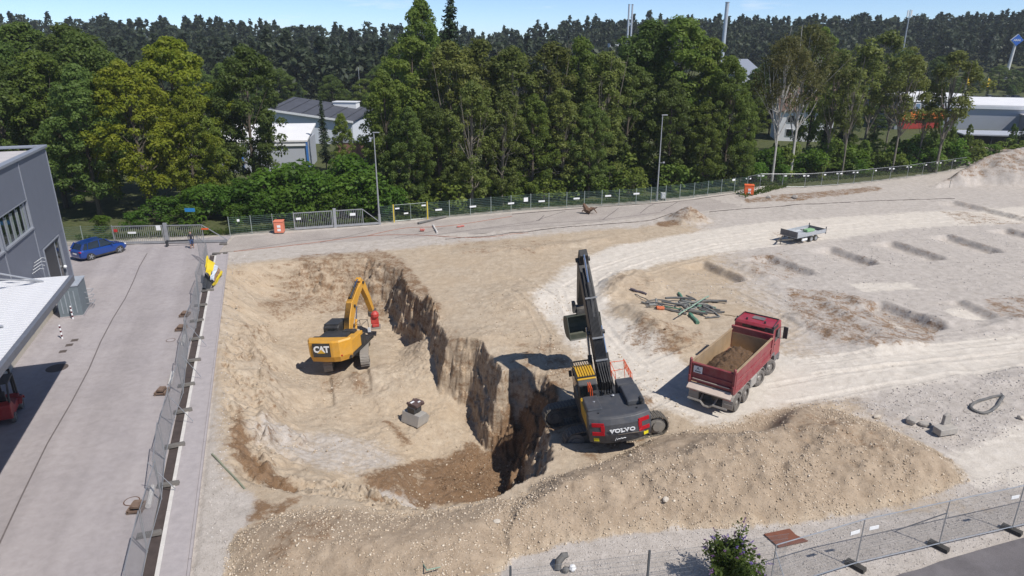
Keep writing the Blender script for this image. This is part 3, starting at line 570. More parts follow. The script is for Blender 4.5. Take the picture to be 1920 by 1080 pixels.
def spruce(seed, H, r0, key='spruce', base=.12, dens=1.0):
    rng = np.random.default_rng(seed); tb = MB(); tb.cyl((0, 0, 0), (0, 0, H), .014 * H, 7, .02); cs = []; ns = []; z = base * H
    while z < H * .99:
        t = (z / H - base) / (1 - base); Lb = r0 * (1 - t) ** .8 * rng.uniform(.75, 1.1) + .12; nb = int(rng.integers(6, 9))
        for b in range(nb):
            an = rng.random() * 6.28; l_ = Lb * rng.uniform(.65, 1.1); k = max(4, int(l_ * 15 * dens)); s = rng.random(k) ** .75; dr = -.30 * l_ * s ** 1.5 + .10 * l_ * s ** 4
            x = np.cos(an) * l_ * s; y = np.sin(an) * l_ * s; sp_ = rng.normal(size=(k, 3)) * np.array([.16, .16, .08]) * (1 + .3 * l_)
            cs.append(np.stack([x, y, z + dr], 1) + sp_); nn = rng.normal(size=(k, 3)) * .6; nn[:, 2] += .9; nn[:, 0] += .5 * np.cos(an); nn[:, 1] += .5 * np.sin(an); ns.append(nn)
        z += .30 + .30 * (1 - t)
    c = np.concatenate(cs); nn = np.concatenate(ns); s = .26 * rng.uniform(.6, 1.3, len(c)); v = quads(rng, c, nn, s, s * .45)
    return tb.mesh('trunk', M_BARK), finish_crown('crown', v, key)
def bush(seed, h, r, key='bush', n=26, nper=70, size=.13):
    rng = np.random.default_rng(seed); pts = []; tb = MB()
    for i in range(n):
        an = rng.random() * 6.28; t = rng.random(); rr = r * (rng.random() ** .5) * math.sqrt(max(0, 1 - (t * .9) ** 2)); p = np.array([math.cos(an) * rr, math.sin(an) * rr, .15 * h + .8 * h * t]); pts.append(p)
        if i % 2 == 0: tb.tube([(0.06 * math.cos(an), .06 * math.sin(an), 0), p * .55 + np.array([0, 0, .1]), p], 1, 4, radii=[.035, .025, .01])
    v = crown_np(rng, np.array(pts), rng.uniform(.35, .7, n) * h / 2.6, nper, size); return tb.mesh('trunk', M_BARK), finish_crown('crown', v, key)
PROTO = {}
def proto(key, fn, n):
    PROTO[key] = [fn(i) for i in range(n)]
proto('maple', lambda i: broadleaf(100 + i, 20, 6.2, .16, 'maple', 200, 105, .20, rc=(.6, 1.2)), 2)
proto('dark', lambda i: broadleaf(200 + i, 20, 5.2, .14, 'dark', 195, 104, .19), 3)
proto('mid', lambda i: broadleaf(300 + i, 20, 4.6, .12, 'mid', 185, 104, .185), 3)
proto('ash', lambda i: broadleaf(400 + i, 20, 3.6, .15, 'ash', 140, 88, .175, 'tall', stems=8, bark=M_BARKP, rc=(.45, 1.0), drop=.5), 4)
proto('birch', lambda i: broadleaf(500 + i, 20, 4.4, .56, 'birch', 115, 64, .16, 'round', stems=7, bark=M_BARKW, rc=(.5, 1.0), drop=1.3, tr=.0095), 3)
proto('slim', lambda i: broadleaf(550 + i, 18, 2.9, .46, 'ash', 62, 62, .18, 'round', stems=4, bark=M_BARKP, rc=(.4, .95), drop=.7, tr=.0085), 3)
proto('spruce', lambda i: spruce(600 + i, 20, 3.4), 3)
proto('bush', lambda i: bush(700 + i, 3.2, 1.9), 4)
proto('shrub', lambda i: bush(750 + i, 2.6, 1.6, 'mid', 22, 60, .13), 3)
HT = {'maple': 20, 'dark': 20, 'mid': 20, 'ash': 20, 'birch': 20, 'slim': 18, 'spruce': 20, 'bush': 3.2, 'shrub': 2.6}
TREES = []
CENT = {'maple': 'maple tree', 'dark': 'deciduous tree', 'mid': 'deciduous tree', 'ash': 'ash tree', 'birch': 'birch tree', 'slim': 'young tree', 'spruce': 'spruce tree', 'bush': 'bush', 'shrub': 'shrub'}
ONM = {'maple': 'maple_tree', 'dark': 'leafy_tree', 'mid': 'leafy_tree', 'ash': 'ash_tree', 'birch': 'birch_tree', 'slim': 'young_tree', 'spruce': 'spruce_tree', 'bush': 'bush', 'shrub': 'shrub'}
GRP = {'bush': 'bushes behind the green fence', 'shrub': 'bushes behind the green fence'}
def tree(kind, u, v, y, label=None, wide=1.0, var=None, z0=0.0, group=None):
    """a tree whose top is seen at (u, v), standing y metres away"""
    t = at_y(u, v, y); h = t.z - z0; i = (len(TREES) if var is None else var) % len(PROTO[kind]); tk, cw = PROTO[kind][i]; s = h / HT[kind]
    r = rnd.uniform(0, 6.28); o = empty(ONM[kind], (t.x, t.y, z0), r, label, CENT[kind], group or GRP.get(kind, 'trees behind the green fence')); o.scale = (s * wide, s * wide, s)
    put('trunk', tk, o); put('crown', cw, o); TREES.append(o); return o
T = tree
# back row first: left block
for (kd, u, v, y, wd_, lb) in [
    ('dark', 25, 42, 98, 1.15, 'tall dark leafy tree at the far left end of the tree belt'), ('dark', 100, 44, 96, 1.1, 'tall dark tree second from the left edge above the grey building'), ('dark', 165, 62, 92, 1.0, 'dark green tree between the left block and the yellow-green maples'),
    ('mid', 60, 95, 84, 1.0, 'green tree whose crown rises straight above the grey building roof'), ('dark', -40, 55, 90, 1.1, 'dark tree cut by the left picture edge'), ('dark', -30, 110, 80, 1.0, 'lower dark tree cut by the left picture edge behind the grey building'), ('dark', 130, 120, 78, .9, 'dark tree just left of the yellow-green maple, behind the grey building corner'),
    ('maple', 300, 72, 88, 1.0, 'taller olive-green maple standing behind the bright maple'), ('maple', 232, 118, 80, .95, 'bright yellow-green maple behind the blue car'), ('maple', 335, 165, 82, .75, 'smaller yellow-green maple to the right of the bright one'),
    ('dark', 445, 84, 90, .85, 'dark tree with a pale forked stem left of the white flat-roofed hall'), ('dark', 400, 150, 92, .8, 'dark tree filling the gap between maple and forked tree'), ('mid', 505, 158, 175, .6, 'small green tree left of the grey house with the sloping roof'),
    ('mid', 385, 215, 84, .8, 'low green tree behind the left sliding gate'),
    ('spruce', 600, 178, 112, .62, 'slim dark spruce in front of the grey house'), ('mid', 636, 212, 108, .75, 'round green tree between the spruce and the brick wall'),
    ('spruce', 843, -12, 112, .95, 'tallest dark spruce, its tip cut by the picture top'), ('mid', 790, 0, 108, .72, 'tall green tree beside the tallest spruce'), ('spruce', 740, 75, 118, .8, 'dark spruce left of the tall green tree'),
    ('mid', 765, 68, 93, 1.0, 'broad light green tree behind the left lamp post'), ('mid', 718, 135, 86, .85, 'light green tree at the left end of the middle belt'), ('ash', 845, 75, 92, 1.1, 'olive ash with bare upright limbs right of the broad tree'),
    ('ash', 905, 72, 95, 1.1, 'second olive ash with bare limbs in the middle belt'), ('ash', 965, 84, 93, 1.1, 'third olive ash with reddish thin crown in the middle belt'), ('ash', 1025, 78, 96, 1.15, 'fourth olive ash in the middle belt'), ('mid', 1080, 68, 98, .85, 'green tree amid the bare-limbed ashes'), ('ash', 1130, 95, 94, 1.1, 'olive ash left of the right lamp post'),
    ('ash', 880, 150, 84, 1.0, 'lower ash near the fence with a bare pale stem'), ('ash', 940, 170, 86, 1.0, 'lower ash behind the fence signs'), ('mid', 1000, 180, 88, .95, 'lower green tree behind the middle of the fence'), ('ash', 1060, 165, 90, 1.1, 'lower olive ash near the tree stump'), ('dark', 1110, 190, 90, .8, 'dark lower tree behind the fence left of the right lamp post'), ('dark', 820, 190, 84, .8, 'dark lower tree behind the yellow pedestrian gate'), ('dark', 760, 200, 82, .8, 'dark lower tree behind the left lamp post'),
    ('dark', 1180, 120, 98, .9, 'dark tree directly behind the right lamp post'), ('dark', 1215, 38, 108, 1.0, 'tall dark-crowned tree left of the tall chimney'), ('mid', 1290, 30, 105, 1.15, 'tallest broad green tree left of the tall chimney'), ('mid', 1340, 70, 102, .85, 'green tree below the tall chimney'), ('dark', 1265, 150, 96, .9, 'dark tree right of the right lamp post'),
    ('mid', 1380, 105, 98, .78, 'light green tree right of the belt beside the white house'), ('mid', 1330, 190, 96, .85, 'lower green tree behind the end of the green fence'), ('mid', 1405, 185, 98, .6, 'narrow yellowish tree left of the birches'),
    ('birch', 1482, 66, 100, .85, 'pale birch with a straight white trunk in front of the white house'), ('birch', 1520, 46, 104, 1.05, 'taller forked birch with yellowish crown'), ('mid', 1545, 55, 128, .7, 'dark green crown behind the forked birch'),
    ('slim', 1580, 95, 106, .9, 'slim tree right of the forked birch'), ('slim', 1620, 75, 112, 1.2, 'slim leafy tree in the middle of the sparse row'), ('slim', 1655, 62, 118, 1.25, 'broad olive tree in front of the blue building'), ('slim', 1610, 130, 104, .9, 'slim tree with a leaning pale trunk beside the bare stem'), ('slim', 1715, 92, 108, 1.0, 'slim tree in front of the white and orange building'), ('slim', 1755, 125, 112, .8, 'small slim tree right of the white and orange building'), ('slim', 1800, 98, 110, 1.3, 'leaning birch-like tree beside the flag poles'), ('slim', 1690, 110, 120, 1.0, 'thin tree behind the slim row left of the orange wall'),
    ('spruce', 1590, 180, 112, .75, 'layered dark spruce between the white house and the orange wall'), ('spruce', 1555, 205, 108, .6, 'low dark spruce right of the white house'), ('mid', 1790, 212, 116, .55, 'bushy dark green tree in front of the flat roofed hall'), ('mid', 1840, 268, 122, .5, 'low green tree beside the dark open shed'), ('mid', 1765, 218, 114, .5, 'bushy tree at the left end of the flat roofed hall'), ('mid', 1822, 232, 118, .45, 'small round tree in front of the hall beside the open shed'), ('dark', 1905, 232, 126, .55, 'dark tree at the right edge beside the dark shed'), ('dark', 1940, 215, 128, .7, 'dark tree cut by the right picture edge')]:
    T(kd, u, v, y, lb, wd_)
ORD = ['first', 'second', 'third', 'fourth', 'fifth', 'sixth', 'seventh', 'eighth', 'ninth', 'tenth', 'eleventh', 'twelfth', 'thirteenth', 'fourteenth', 'fifteenth', 'sixteenth', 'seventeenth', 'eighteenth', 'nineteenth', 'twentieth']
def rank(lst): o_ = sorted(range(len(lst)), key=lambda i: lst[i][0]); return {k_: r_ for r_, k_ in enumerate(o_)}
# bushes along the inside of the green fence
bl = ['bright green bush behind the fence between the two sliding gates', 'green bush behind the right end of the left gate', 'tall bright bush left of the left lamp post', 'bush in front of the white hall', 'big bright bush right of the orange box', 'bush low behind the left gate']
BL1 = [(420, 355, 78, 1.3), (470, 330, 80, 1.4), (520, 318, 80, 1.3), (560, 302, 82, 1.2), (600, 330, 79, 1.2), (640, 295, 83, 1.1), (675, 325, 80, 1.2), (380, 345, 78, 1.2), (350, 385, 75, 1.2), (300, 372, 76, 1.3), (500, 360, 77, 1.2), (545, 345, 78, 1.1), (625, 358, 78, 1.2), (700, 335, 81, 1.0), (730, 350, 80, 1.0), (250, 395, 74, 1.2), (190, 405, 73, 1.3), (440, 385, 75.5, 1.1), (575, 375, 77.5, 1.1), (662, 372, 79, 1.1)]; RK = rank(BL1)
for i, (u, v, y, wd_) in enumerate(BL1):
    T('bush', u, v, y, 'bright green bush behind the gates, %s from the left in that thicket' % ORD[RK[i]], wd_)
BL2 = [(790, 340, 82, 1.1), (850, 330, 84, 1.2), (910, 335, 86, 1.2), (960, 325, 88, 1.2), (1020, 330, 88, 1.2), (1080, 320, 90, 1.2), (1140, 310, 92, 1.2), (1185, 318, 92, 1.1), (1260, 300, 95, 1.2), (1310, 300, 97, 1.1), (820, 300, 88, 1.2), (1050, 295, 94, 1.3), (940, 290, 94, 1.3), (1170, 280, 98, 1.3), (1360, 300, 99, 1.2), (1240, 275, 99, 1.2)]; RK = rank(BL2)
for i, (u, v, y, wd_) in enumerate(BL2):
    T('shrub', u, v, y, 'dark shrub behind the long green fence, %s from the left' % ORD[RK[i]], wd_)
BL3 = [(1440, 300, 104, 1.2), (1475, 290, 106, 1.0), (1520, 300, 105, 1.2), (1560, 285, 108, 1.1), (1600, 296, 108, 1.2), (1650, 282, 112, 1.1), (1700, 290, 112, 1.2), (1740, 272, 115, 1.1), (1780, 278, 116, 1.2), (1820, 285, 118, 1.2), (1860, 292, 120, 1.2), (1900, 280, 122, 1.3), (1470, 330, 101, 1.0), (1540, 322, 104, 1.0), (1610, 318, 106, 1.0), (1680, 308, 109, 1.0), (1750, 300, 112, 1.0), (1945, 270, 122, 1.3), (1420, 325, 100, 1.0)]; RK = rank(BL3)
for i, (u, v, y, wd_) in enumerate(BL3):
    T('shrub' if i % 2 else 'bush', u, v - 20, y, 'leafy bush behind the chain link fence, %s from the left' % ORD[RK[i]], wd_, group='bushes behind the chain link fence')

MID = [(370, 130, 175), (420, 118, 185), (520, 128, 178), (560, 150, 172), (620, 140, 190), (680, 148, 180), (720, 110, 185), (350, 160, 165), (480, 170, 165), (690, 175, 165), (640, 165, 200), (1010, 95, 170), (1110, 100, 175), (1200, 98, 180), (1430, 118, 165), (1455, 140, 160), (1570, 112, 190), (1630, 105, 200), (1690, 95, 215), (1740, 120, 200), (1770, 105, 230), (1560, 160, 165), (1720, 140, 225), (1610, 172, 160), (1650, 190, 150), (1440, 130, 175), (1900, 130, 300), (1860, 125, 305), (1780, 128, 300), (1940, 120, 290), (1820, 130, 310), (1745, 150, 250), (1880, 122, 300), (1800, 145, 285), (1840, 140, 290), (1870, 148, 288), (1910, 145, 285), (1930, 128, 300), (1900, 158, 280), (1855, 160, 282), (1590, 165, 172), (1410, 150, 150)]
RK = rank(MID)
for i, (u, v, y) in enumerate(MID):
    T(('dark', 'mid', 'dark', 'spruce')[i % 4], u, v, y, ('dark distant tree behind the white hall and grey house' if u < 800 else 'distant tree showing between the near belt and the far forest' if u < 1440 else 'distant tree behind the sparse birches and the car park'), 1.35 if i % 4 != 3 else 1.1, group='distant trees before the far forest')
for i, (u, v, y, wd_) in enumerate([(1455, 268, 106, .55), (1560, 240, 112, .5), (1600, 250, 110, .5), (1640, 250, 116, .5), (1680, 255, 114, .5), (1735, 245, 118, .55), (1770, 252, 116, .5), (1625, 262, 108, .45), (1700, 262, 112, .5), (1580, 268, 107, .5)]):
    T('mid', u, v, y, 'young dense tree in the undergrowth of the sparse birch row, right of the white house', .95, group='young trees of the birch row')
# far wooded hills: one mass nobody could count
def far_forest():
    rng = np.random.default_rng(77); vs = []
    pr = []
    for i in range(9):
        k = 120; t = rng.random(k) ** .8; pine = i % 2; an = rng.random(k) * 6.28
        if pine: r = rng.uniform(3.4, 4.6) * np.sqrt(rng.random(k)) * np.sin(np.pi * np.clip(.12 + .85 * t, 0, 1)) ** .5; z = 7 + rng.uniform(11, 14) * t
        else: r = rng.uniform(3.6, 4.6) * (1 - t) ** .75 * np.sqrt(rng.random(k)) + .15; z = 3 + 19 * t
        c = np.stack([np.cos(an) * r, np.sin(an) * r, z], 1); nn = rng.normal(size=(k, 3)) * .8; nn[:, 2] += .7; nn[:, 1] -= .2; s = rng.uniform(.7, 1.5, k); pr.append(quads(rng, c, nn, s, s * .6))
    pos = []
    for i in range(2300):
        q = rng.random()
        x = rng.uniform(-330, 380); y = rng.uniform(238, 430) + max(0, x - 60) * .22 + (45 if x > 30 else 0)
        if x > 60 and y < 312 + .12 * x: continue
        pos.append((x, y))
    for i in range(150): pos.append((rng.uniform(-190, -20), rng.uniform(205, 236)))
    pos = np.array(pos); zz = terrain(pos[:, 0], pos[:, 1])
    for (x, y), z in zip(pos, zz):
        v = pr[rng.integers(9)]; a = rng.random() * 6.28; s = rng.uniform(.78, 1.08) * (1.12 if rng.random() < .06 else 1) * (1 + .1 * vnoise(np.array([x * .02]), np.array([y * .02]), 3)[0]); ca_, sa_ = math.cos(a), math.sin(a)
        q = np.empty_like(v); q[:, 0] = (v[:, 0] * ca_ - v[:, 1] * sa_) * s + x; q[:, 1] = (v[:, 0] * sa_ + v[:, 1] * ca_) * s + y; q[:, 2] = v[:, 2] * s * .9 + z; vs.append(q)
    v = np.concatenate(vs); o = put('far_forest', np_mesh('far_forest', v, np.arange(len(v)).reshape(-1, 4), 4, LM['far'])); tag(o, 'dark conifer forest covering the hills on the horizon', 'forest', kind='stuff')
far_forest()
def weeds():
    rng = np.random.default_rng(5); cs = []
    for (u0, v0, u1, v1, n, sp_) in ((140, 456, 1400, 352, 5200, .5), (1400, 352, 1800, 318, 3500, 1.6), (1420, 335, 1800, 300, 6000, 3.5), (1400, 372, 1480, 352, 500, 1.0)):
        a = W(u0, v0); b = W(u1, v1); pts_ = [W(*q) for q in ((140, 452), (435, 440), (553, 428), (710, 418), (995, 390), (1192, 379), (1274, 370), (1390, 358))] if n == 5200 else [a, b]
        seg = rng.integers(0, len(pts_) - 1, n); t = rng.random(n); P0 = np.array([[q.x, q.y] for q in pts_]); q = P0[seg] * (1 - t[:, None]) + P0[seg + 1] * t[:, None]
        q += np.array([-.33, .94]) * (np.abs(rng.normal(size=(n, 1))) * sp_ + .25); cs.append(np.column_stack([q, .1 + .28 * rng.random(n)]))
    c = np.concatenate(cs); nn = rng.normal(size=c.shape); nn[:, 2] *= .5; nn[:, 1] -= .5; s = rng.uniform(.1, .26, len(c)); v = quads(rng, c, nn, s, s * .5)
    o = put('weeds', np_mesh('weeds', v, np.arange(len(v)).reshape(-1, 4), 4, LM['grass'])); tag(o, 'grass and weeds growing along the foot of the boundary fence', 'weeds', kind='stuff')
weeds()
# ------------------------------------------------------------------ machines
M_RUB = mat('rubber', (.022, .021, .021), .85, var=.25, dust=.35, dustcol=(.30, .26, .21)); M_TYRE = mat('dusty_tyre', (.07, .065, .06), .9, var=.2, dust=.6, dustcol=(.34, .30, .26))
M_STEEL = mat('worn_steel', (.30, .285, .265), .55, .5, dust=.4); M_GALV = mat('galvanised', (.42, .43, .44), .45, .55, var=.15); M_DARK = mat('dark_frame', (.035, .034, .034), .7, dust=.45)
M_BLACK = mat('black_paint', (.018, .018, .020), .5, dust=.24, dustcol=(.2, .18, .15)); M_RED = mat('truck_red', (.30, .010, .026), .38, coat=.3, dust=.22, dustcol=(.36, .25, .2)); M_REDD = mat('bed_red', (.24, .018, .032), .5, dust=.42, dustcol=(.36, .24, .19))
M_TAN = mat('scoured_bed', (.34, .235, .135), .55, .15, var=.22, scale=1.5, dust=.5, dustcol=(.48, .37, .24)); M_CREAM = mat('lit_dusty_ledge', (.55, .47, .39), .7, dust=.5, dustcol=(.45, .33, .28))  # cream: the tailgate's sunlit edge painted in, plus dust
M_GREYP = mat('grey_plastic', (.10, .10, .11), .6, dust=.35); M_GREYL = mat('grey_fender', (.30, .29, .275), .7, dust=.5); M_GLASS = mat('dark_glass', (.012, .016, .018), .06, var=0, spec=.8)
M_GRAPH = mat('graphite_paint', (.042, .047, .056), .42, var=.12, dust=.26, dustcol=(.24, .21, .18)); M_GRAPH2 = mat('graphite_dark', (.022, .024, .028), .45, dust=.10)
M_YEL = mat('machine_yellow', (.62, .30, .022), .42, var=.10, dust=.30, dustcol=(.46, .34, .18)); M_YELV = mat('cab_yellow', (.62, .35, .015), .4, dust=.10); M_ORG = mat('safety_orange', (.72, .10, .02), .45); M_REDL = mat('lamp_red', (.42, .006, .015), .25, var=.05)
M_WHITE = mat('white_paint', (.78, .78, .77), .5, var=.05); M_REDA = mat('attachment_red', (.48, .022, .018), .45, dust=.2); M_CHROME = mat('piston_rod', (.6, .6, .6), .2, 1.0, var=.05); M_HOSE = mat('hydraulic_hose', (.012, .012, .013), .45)
M_CLAY = mat('loose_clay', (.105, .06, .03), .95, var=.45, scale=5, bump=.9, bscale=14); M_REFY = mat('reflector_yellow', (.75, .62, .02), .4)
M_CBODY = mat('car_blue', (.010, .058, .28), .28, .35, var=.05, coat=.8); M_TRACKD = mat('track_dusty', (.27, .25, .225), .85, .1, dust=.5); M_TRACKB = mat('track_steel', (.075, .07, .063), .75, .2, dust=.6)

def wheel(parent, c, r, wd, side, steer=0.0, rimc=None, dusty=True):
    """a wheel part: tyre with its rim as sub-part; axis along x, side +1 faces right"""
    t = MB(); n = 22; pr = [(-wd / 2, r * .62), (-wd / 2, r * .93), (-wd * .36, r), (wd * .36, r), (wd / 2, r * .93), (wd / 2, r * .62)]
    vs = []; fs = []
    for i in range(n):
        a = 2 * math.pi * i / n
        for j, (x, q) in enumerate(pr):
            rr = q * (1.012 if (i % 2 and j in (2, 3)) else 1.0); vs.append((x, rr * math.cos(a), rr * math.sin(a)))
    k = len(pr)
    for i in range(n):
        for j in range(k): fs.append((i * k + j, i * k + (j + 1) % k, ((i + 1) % n) * k + (j + 1) % k, ((i + 1) % n) * k + j))
    t.add(vs, fs); o = t.build('wheel', M_TYRE if dusty else M_RUB, parent, smooth=False); o.location = c; o.rotation_euler = (0, 0, steer)
    q = MB(); s = side
    q.cyl((-s * wd * .2, 0, 0), (s * wd * .30, 0, 0), r * .62, 20); q.cyl((s * wd * .30, 0, 0), (s * wd * .46, 0, 0), r * .30, 12, r * .22)
    for i in range(8):
        a = 2 * math.pi * i / 8; q.cyl((s * wd * .3, r * .42 * math.cos(a), r * .42 * math.sin(a)), (s * wd * .36, r * .42 * math.cos(a), r * .42 * math.sin(a)), r * .06, 6)
    q.build('rim', rimc or M_STEEL, o, smooth=False); return o

# ---------------------------------------------- red tipper truck
tf = math.atan2(.617, .787)
tr = empty('tipper_truck', (10.9, 33.47, 0), -tf, 'dusty red four axle tipper truck carrying a little brown clay', 'truck')
b = MB()
for s in (-1, 1):
    b.box((s * .42, 4.0, .98), (.09, 7.6, .28))
for y in (.3, 1.5, 2.9, 4.2, 5.6): b.box((0, y, .98), (.84, .12, .2))
b.build('chassis', M_DARK, tr)
b = MB()
for y in (.82, 2.15): b.cyl((-.95, y, .53), (.95, y, .53), .11, 8); b.ball((0, y, .53), .26)
for y in (4.55, 6.4): b.box((0, y, .5), (1.9, .14, .16))
b.box((0, 1.5, .75), (1.2, .7, .3)); b.box((-.95, 3.3, .72), (.5, 1.0, .55)); b.build('axles', M_DARK, tr, bevel=.02)
for y in (.82, 2.15):
    for s in (-1, 1): wheel(tr, (s * 1.0, y, .52), .52, .56, s)
for y in (4.55, 6.4):
    for s in (-1, 1): wheel(tr, (s * 1.05, y, .52), .52, .34, s, R(-24 if y > 5 else -16))
# bed: floor, sides, headboard, tailgate
ZF, ZS, ZH = 1.42, 2.62, 2.80
b = MB(); b.box((0, 2.95, ZF - .07), (2.40, 5.9, .10)); b.box((0, 2.95, ZF - .19), (1.0, 5.6, .12)); b.build('bed_floor', M_TAN, tr)
for s in (-1, 1):
    b = MB(); b.box((s * 1.235, 2.98, (ZF + ZS) / 2), (.07, 5.84, ZS - ZF)); o = b.build('bed_side', M_REDD, tr)
    q = MB(); q.box((s * 1.190, 2.95, (ZF + ZS) / 2 + .01), (.012, 5.72, ZS - ZF - .06)); q.box((s * 1.225, 2.98, ZS + .013), (.12, 5.86, .05)); q.build('liner', M_TAN, o, bevel=.008)
    q = MB()
    for z in (ZF + .1, ZF + .22, ZF + .62): q.box((s * 1.29, 2.95, z), (.05, 5.8, .06))
    for y in (.1, 5.8): q.box((s * 1.30, y, (ZF + ZS) / 2), (.07, .14, ZS - ZF))
    q.box((s * 1.26, 2.95, ZF - .04), (.12, 5.9, .10)); q.build('rail', M_REDD, o, bevel=.012)
b = MB(); b.box((0, 5.92, (ZF + ZH) / 2), (2.52, .07, ZH - ZF)); b.box((0, 5.98, ZH + .0), (2.56, .20, .09)); o = b.build('headboard', M_REDD, tr, bevel=.01)
q = MB(); q.box((0, 5.876, ZF + .52), (2.36, .012, 1.0)); q.build('liner', M_TAN, o)
b = MB(); b.box((0, .02, (ZF + ZS) / 2 + .04), (2.30, .06, ZS - ZF - .04))
b.box((0, -.03, ZS - .06), (2.30, .10, .12)); b.box((0, -.025, ZF + .60), (2.2, .07, .08)); b.box((0, -.035, ZF + .22), (2.30, .09, .10)); gate = b.build('tailgate', M_REDD, tr, bevel=.012)
q = MB(); q.box((0, -.09, ZF + .27), (2.1, .03, .05)); q.prism([(-.40, ZF - .20), (-.02, ZF + .02), (.03, ZF - .06), (-.38, ZF - .28)], -1.24, 1.24, 'x'); q.build('ledge', M_CREAM, gate)
for s in (-1, 1):
    q = MB(); q.box((s * 1.24, -.04, (ZF + ZS) / 2 + .06), (.14, .16, ZS - ZF + .16)); q.ball((s * 1.24, -.05, ZS + .17), .11, sq=(.8, .9, 1)); q.box((s * 1.24, -.12, ZF + .3), (.10, .1, .3)); q.build('corner_post', M_REDD, tr, bevel=.02)
q = MB(); q.box((-.80, -.055, ZF + .84), (.50, .02, .40)); sg = q.build('placard', M_WHITE, gate)
lettering('A', .26, mat('sign_grey', (.16, .17, .18), .5), gate, (-.80, -.071, ZF + .90), (R(90), 0, 0), .003, name='lettering'); q = MB(); q.box((-.80, -.068, ZF + .73), (.34, .006, .07)); q.build('placard_line', MATS['sign_grey'], gate)
# load of clay
rg = np.random.default_rng(3); gx, gy = np.meshgrid(np.linspace(-1.16, 1.16, 40), np.linspace(.08, 5.6, 90)); d_ = np.hypot(gx / 1.15 - .1, (gy - 2.35) / 2.7)
gz = ZF - .03 + 1.22 * np.clip(1.15 - d_, 0, 1) ** .55 * (1 + .3 * fbm(gx * 2.2, gy * 2.2, 71, 4)) + .22 * fbm(gx * 5, gy * 5, 72, 3) * np.clip(1.3 - d_, 0, 1)
ii = np.arange(gx.size).reshape(gx.shape); ld = put('clay_load', np_mesh('clay_load', np.stack([gx, gy, gz], -1).reshape(-1, 3), np.stack([ii[:-1, :-1], ii[:-1, 1:], ii[1:, 1:], ii[1:, :-1]], -1).reshape(-1, 4), 4, M_CLAY), None)
ld.location = tr.location; ld.rotation_euler = tr.rotation_euler; tag(ld, 'heap of loose brown clay lying in the bed of the red truck', 'soil load')
# cab
y0, y1 = 6.08, 7.95
b = MB(); b.prism([(y0, 1.05), (y0, 3.08), (y0 + .10, 3.24), (y1 - .42, 3.28), (y1 - .06, 2.15), (y1, 1.6), (y1, .95), (7.05, .95), (7.0, 1.15), (5.9 + .25, 1.15)], -1.17, 1.17, 'x'); cab = b.build('cab', M_RED, tr, bevel=.05, seg=3)
q = MB(); q.prism([(y1 - .46, 3.09), (y1 - .02, 2.18), (y1 - .05, 2.1), (y1 - .5, 3.02)], -1.06, 1.06, 'x'); q.build('windscreen', M_GLASS, cab)
q = MB(); q.box((0, y0 - .005, 2.95), (1.35, .03, .18)); q.build('rear_window', M_GLASS, cab)
for s in (-1, 1):
    q = MB(); q.prism([(6.72, 2.1), (6.72, 2.85), (7.35, 2.85), (7.62, 2.15)], s * 1.165, s * 1.185, 'x'); q.build('side_window', M_GLASS, cab)
    q = MB(); q.prism([(6.62, 1.3), (6.62, 2.95), (6.66, 2.95), (6.66, 1.3)], s * 1.165, s * 1.18, 'x'); q.box((s * 1.18, 6.8, 1.9), (.03, .16, .04)); q.build('door', M_BLACK, cab)
    q = MB(); q.tube([(s * 1.17, 7.45, 2.82), (s * 1.42, 7.62, 2.86), (s * 1.47, 7.62, 2.8)], .025, 6); q.tube([(s * 1.17, 7.45, 2.12), (s * 1.42, 7.62, 2.08), (s * 1.47, 7.62, 2.2)], .025, 6); q.box((s * 1.48, 7.64, 2.46), (.26, .10, .74)); q.build('mirror', M_BLACK, cab, bevel=.02)
    q = MB(); q.prism([(5.78, .62), (5.86, 1.06), (6.15, 1.24), (6.65, 1.24), (6.95, 1.06), (7.05, .62), (7.6, .62), (7.95, .62), (7.95, .98), (7.05, 1.05), (6.9, 1.36), (5.75, 1.36), (5.66, .62)], s * .92, s * 1.20, 'x'); q.build('fender', M_GREYP, cab, bevel=.015)
q = MB(); q.box((0, y1 + .02, .72), (2.4, .2, .5)); q.build('bumper', M_GREYP, cab, bevel=.04)
q = MB(); q.box((0, y1 + .015, 1.45), (1.7, .03, .7)); q.build('grille', M_BLACK, cab)
q = MB(); q.box((.0, 6.95, 3.285), (.72, .5, .03)); q.build('roof_hatch', M_GREYP, cab)
for x in (-.55, .55): q = MB(); q.cyl((x, 6.4, 3.22), (x, 6.4, 3.38), .06, 8); q.build('beacon', M_BLACK, cab)
q = MB(); q.tube([(-1.14, 6.12, 3.24), (-1.05, 7.4, 3.32), (1.05, 7.4, 3.32), (1.14, 6.12, 3.24)], .035, 6); q.box((.95, 6.12, 2.98), (.5, .16, .3)); q.box((1.16, 6.5, 3.14), (.1, .8, .16)); q.box((-1.16, 6.5, 3.14), (.1, .8, .1)); q.build('roof_trim', M_BLACK, cab)
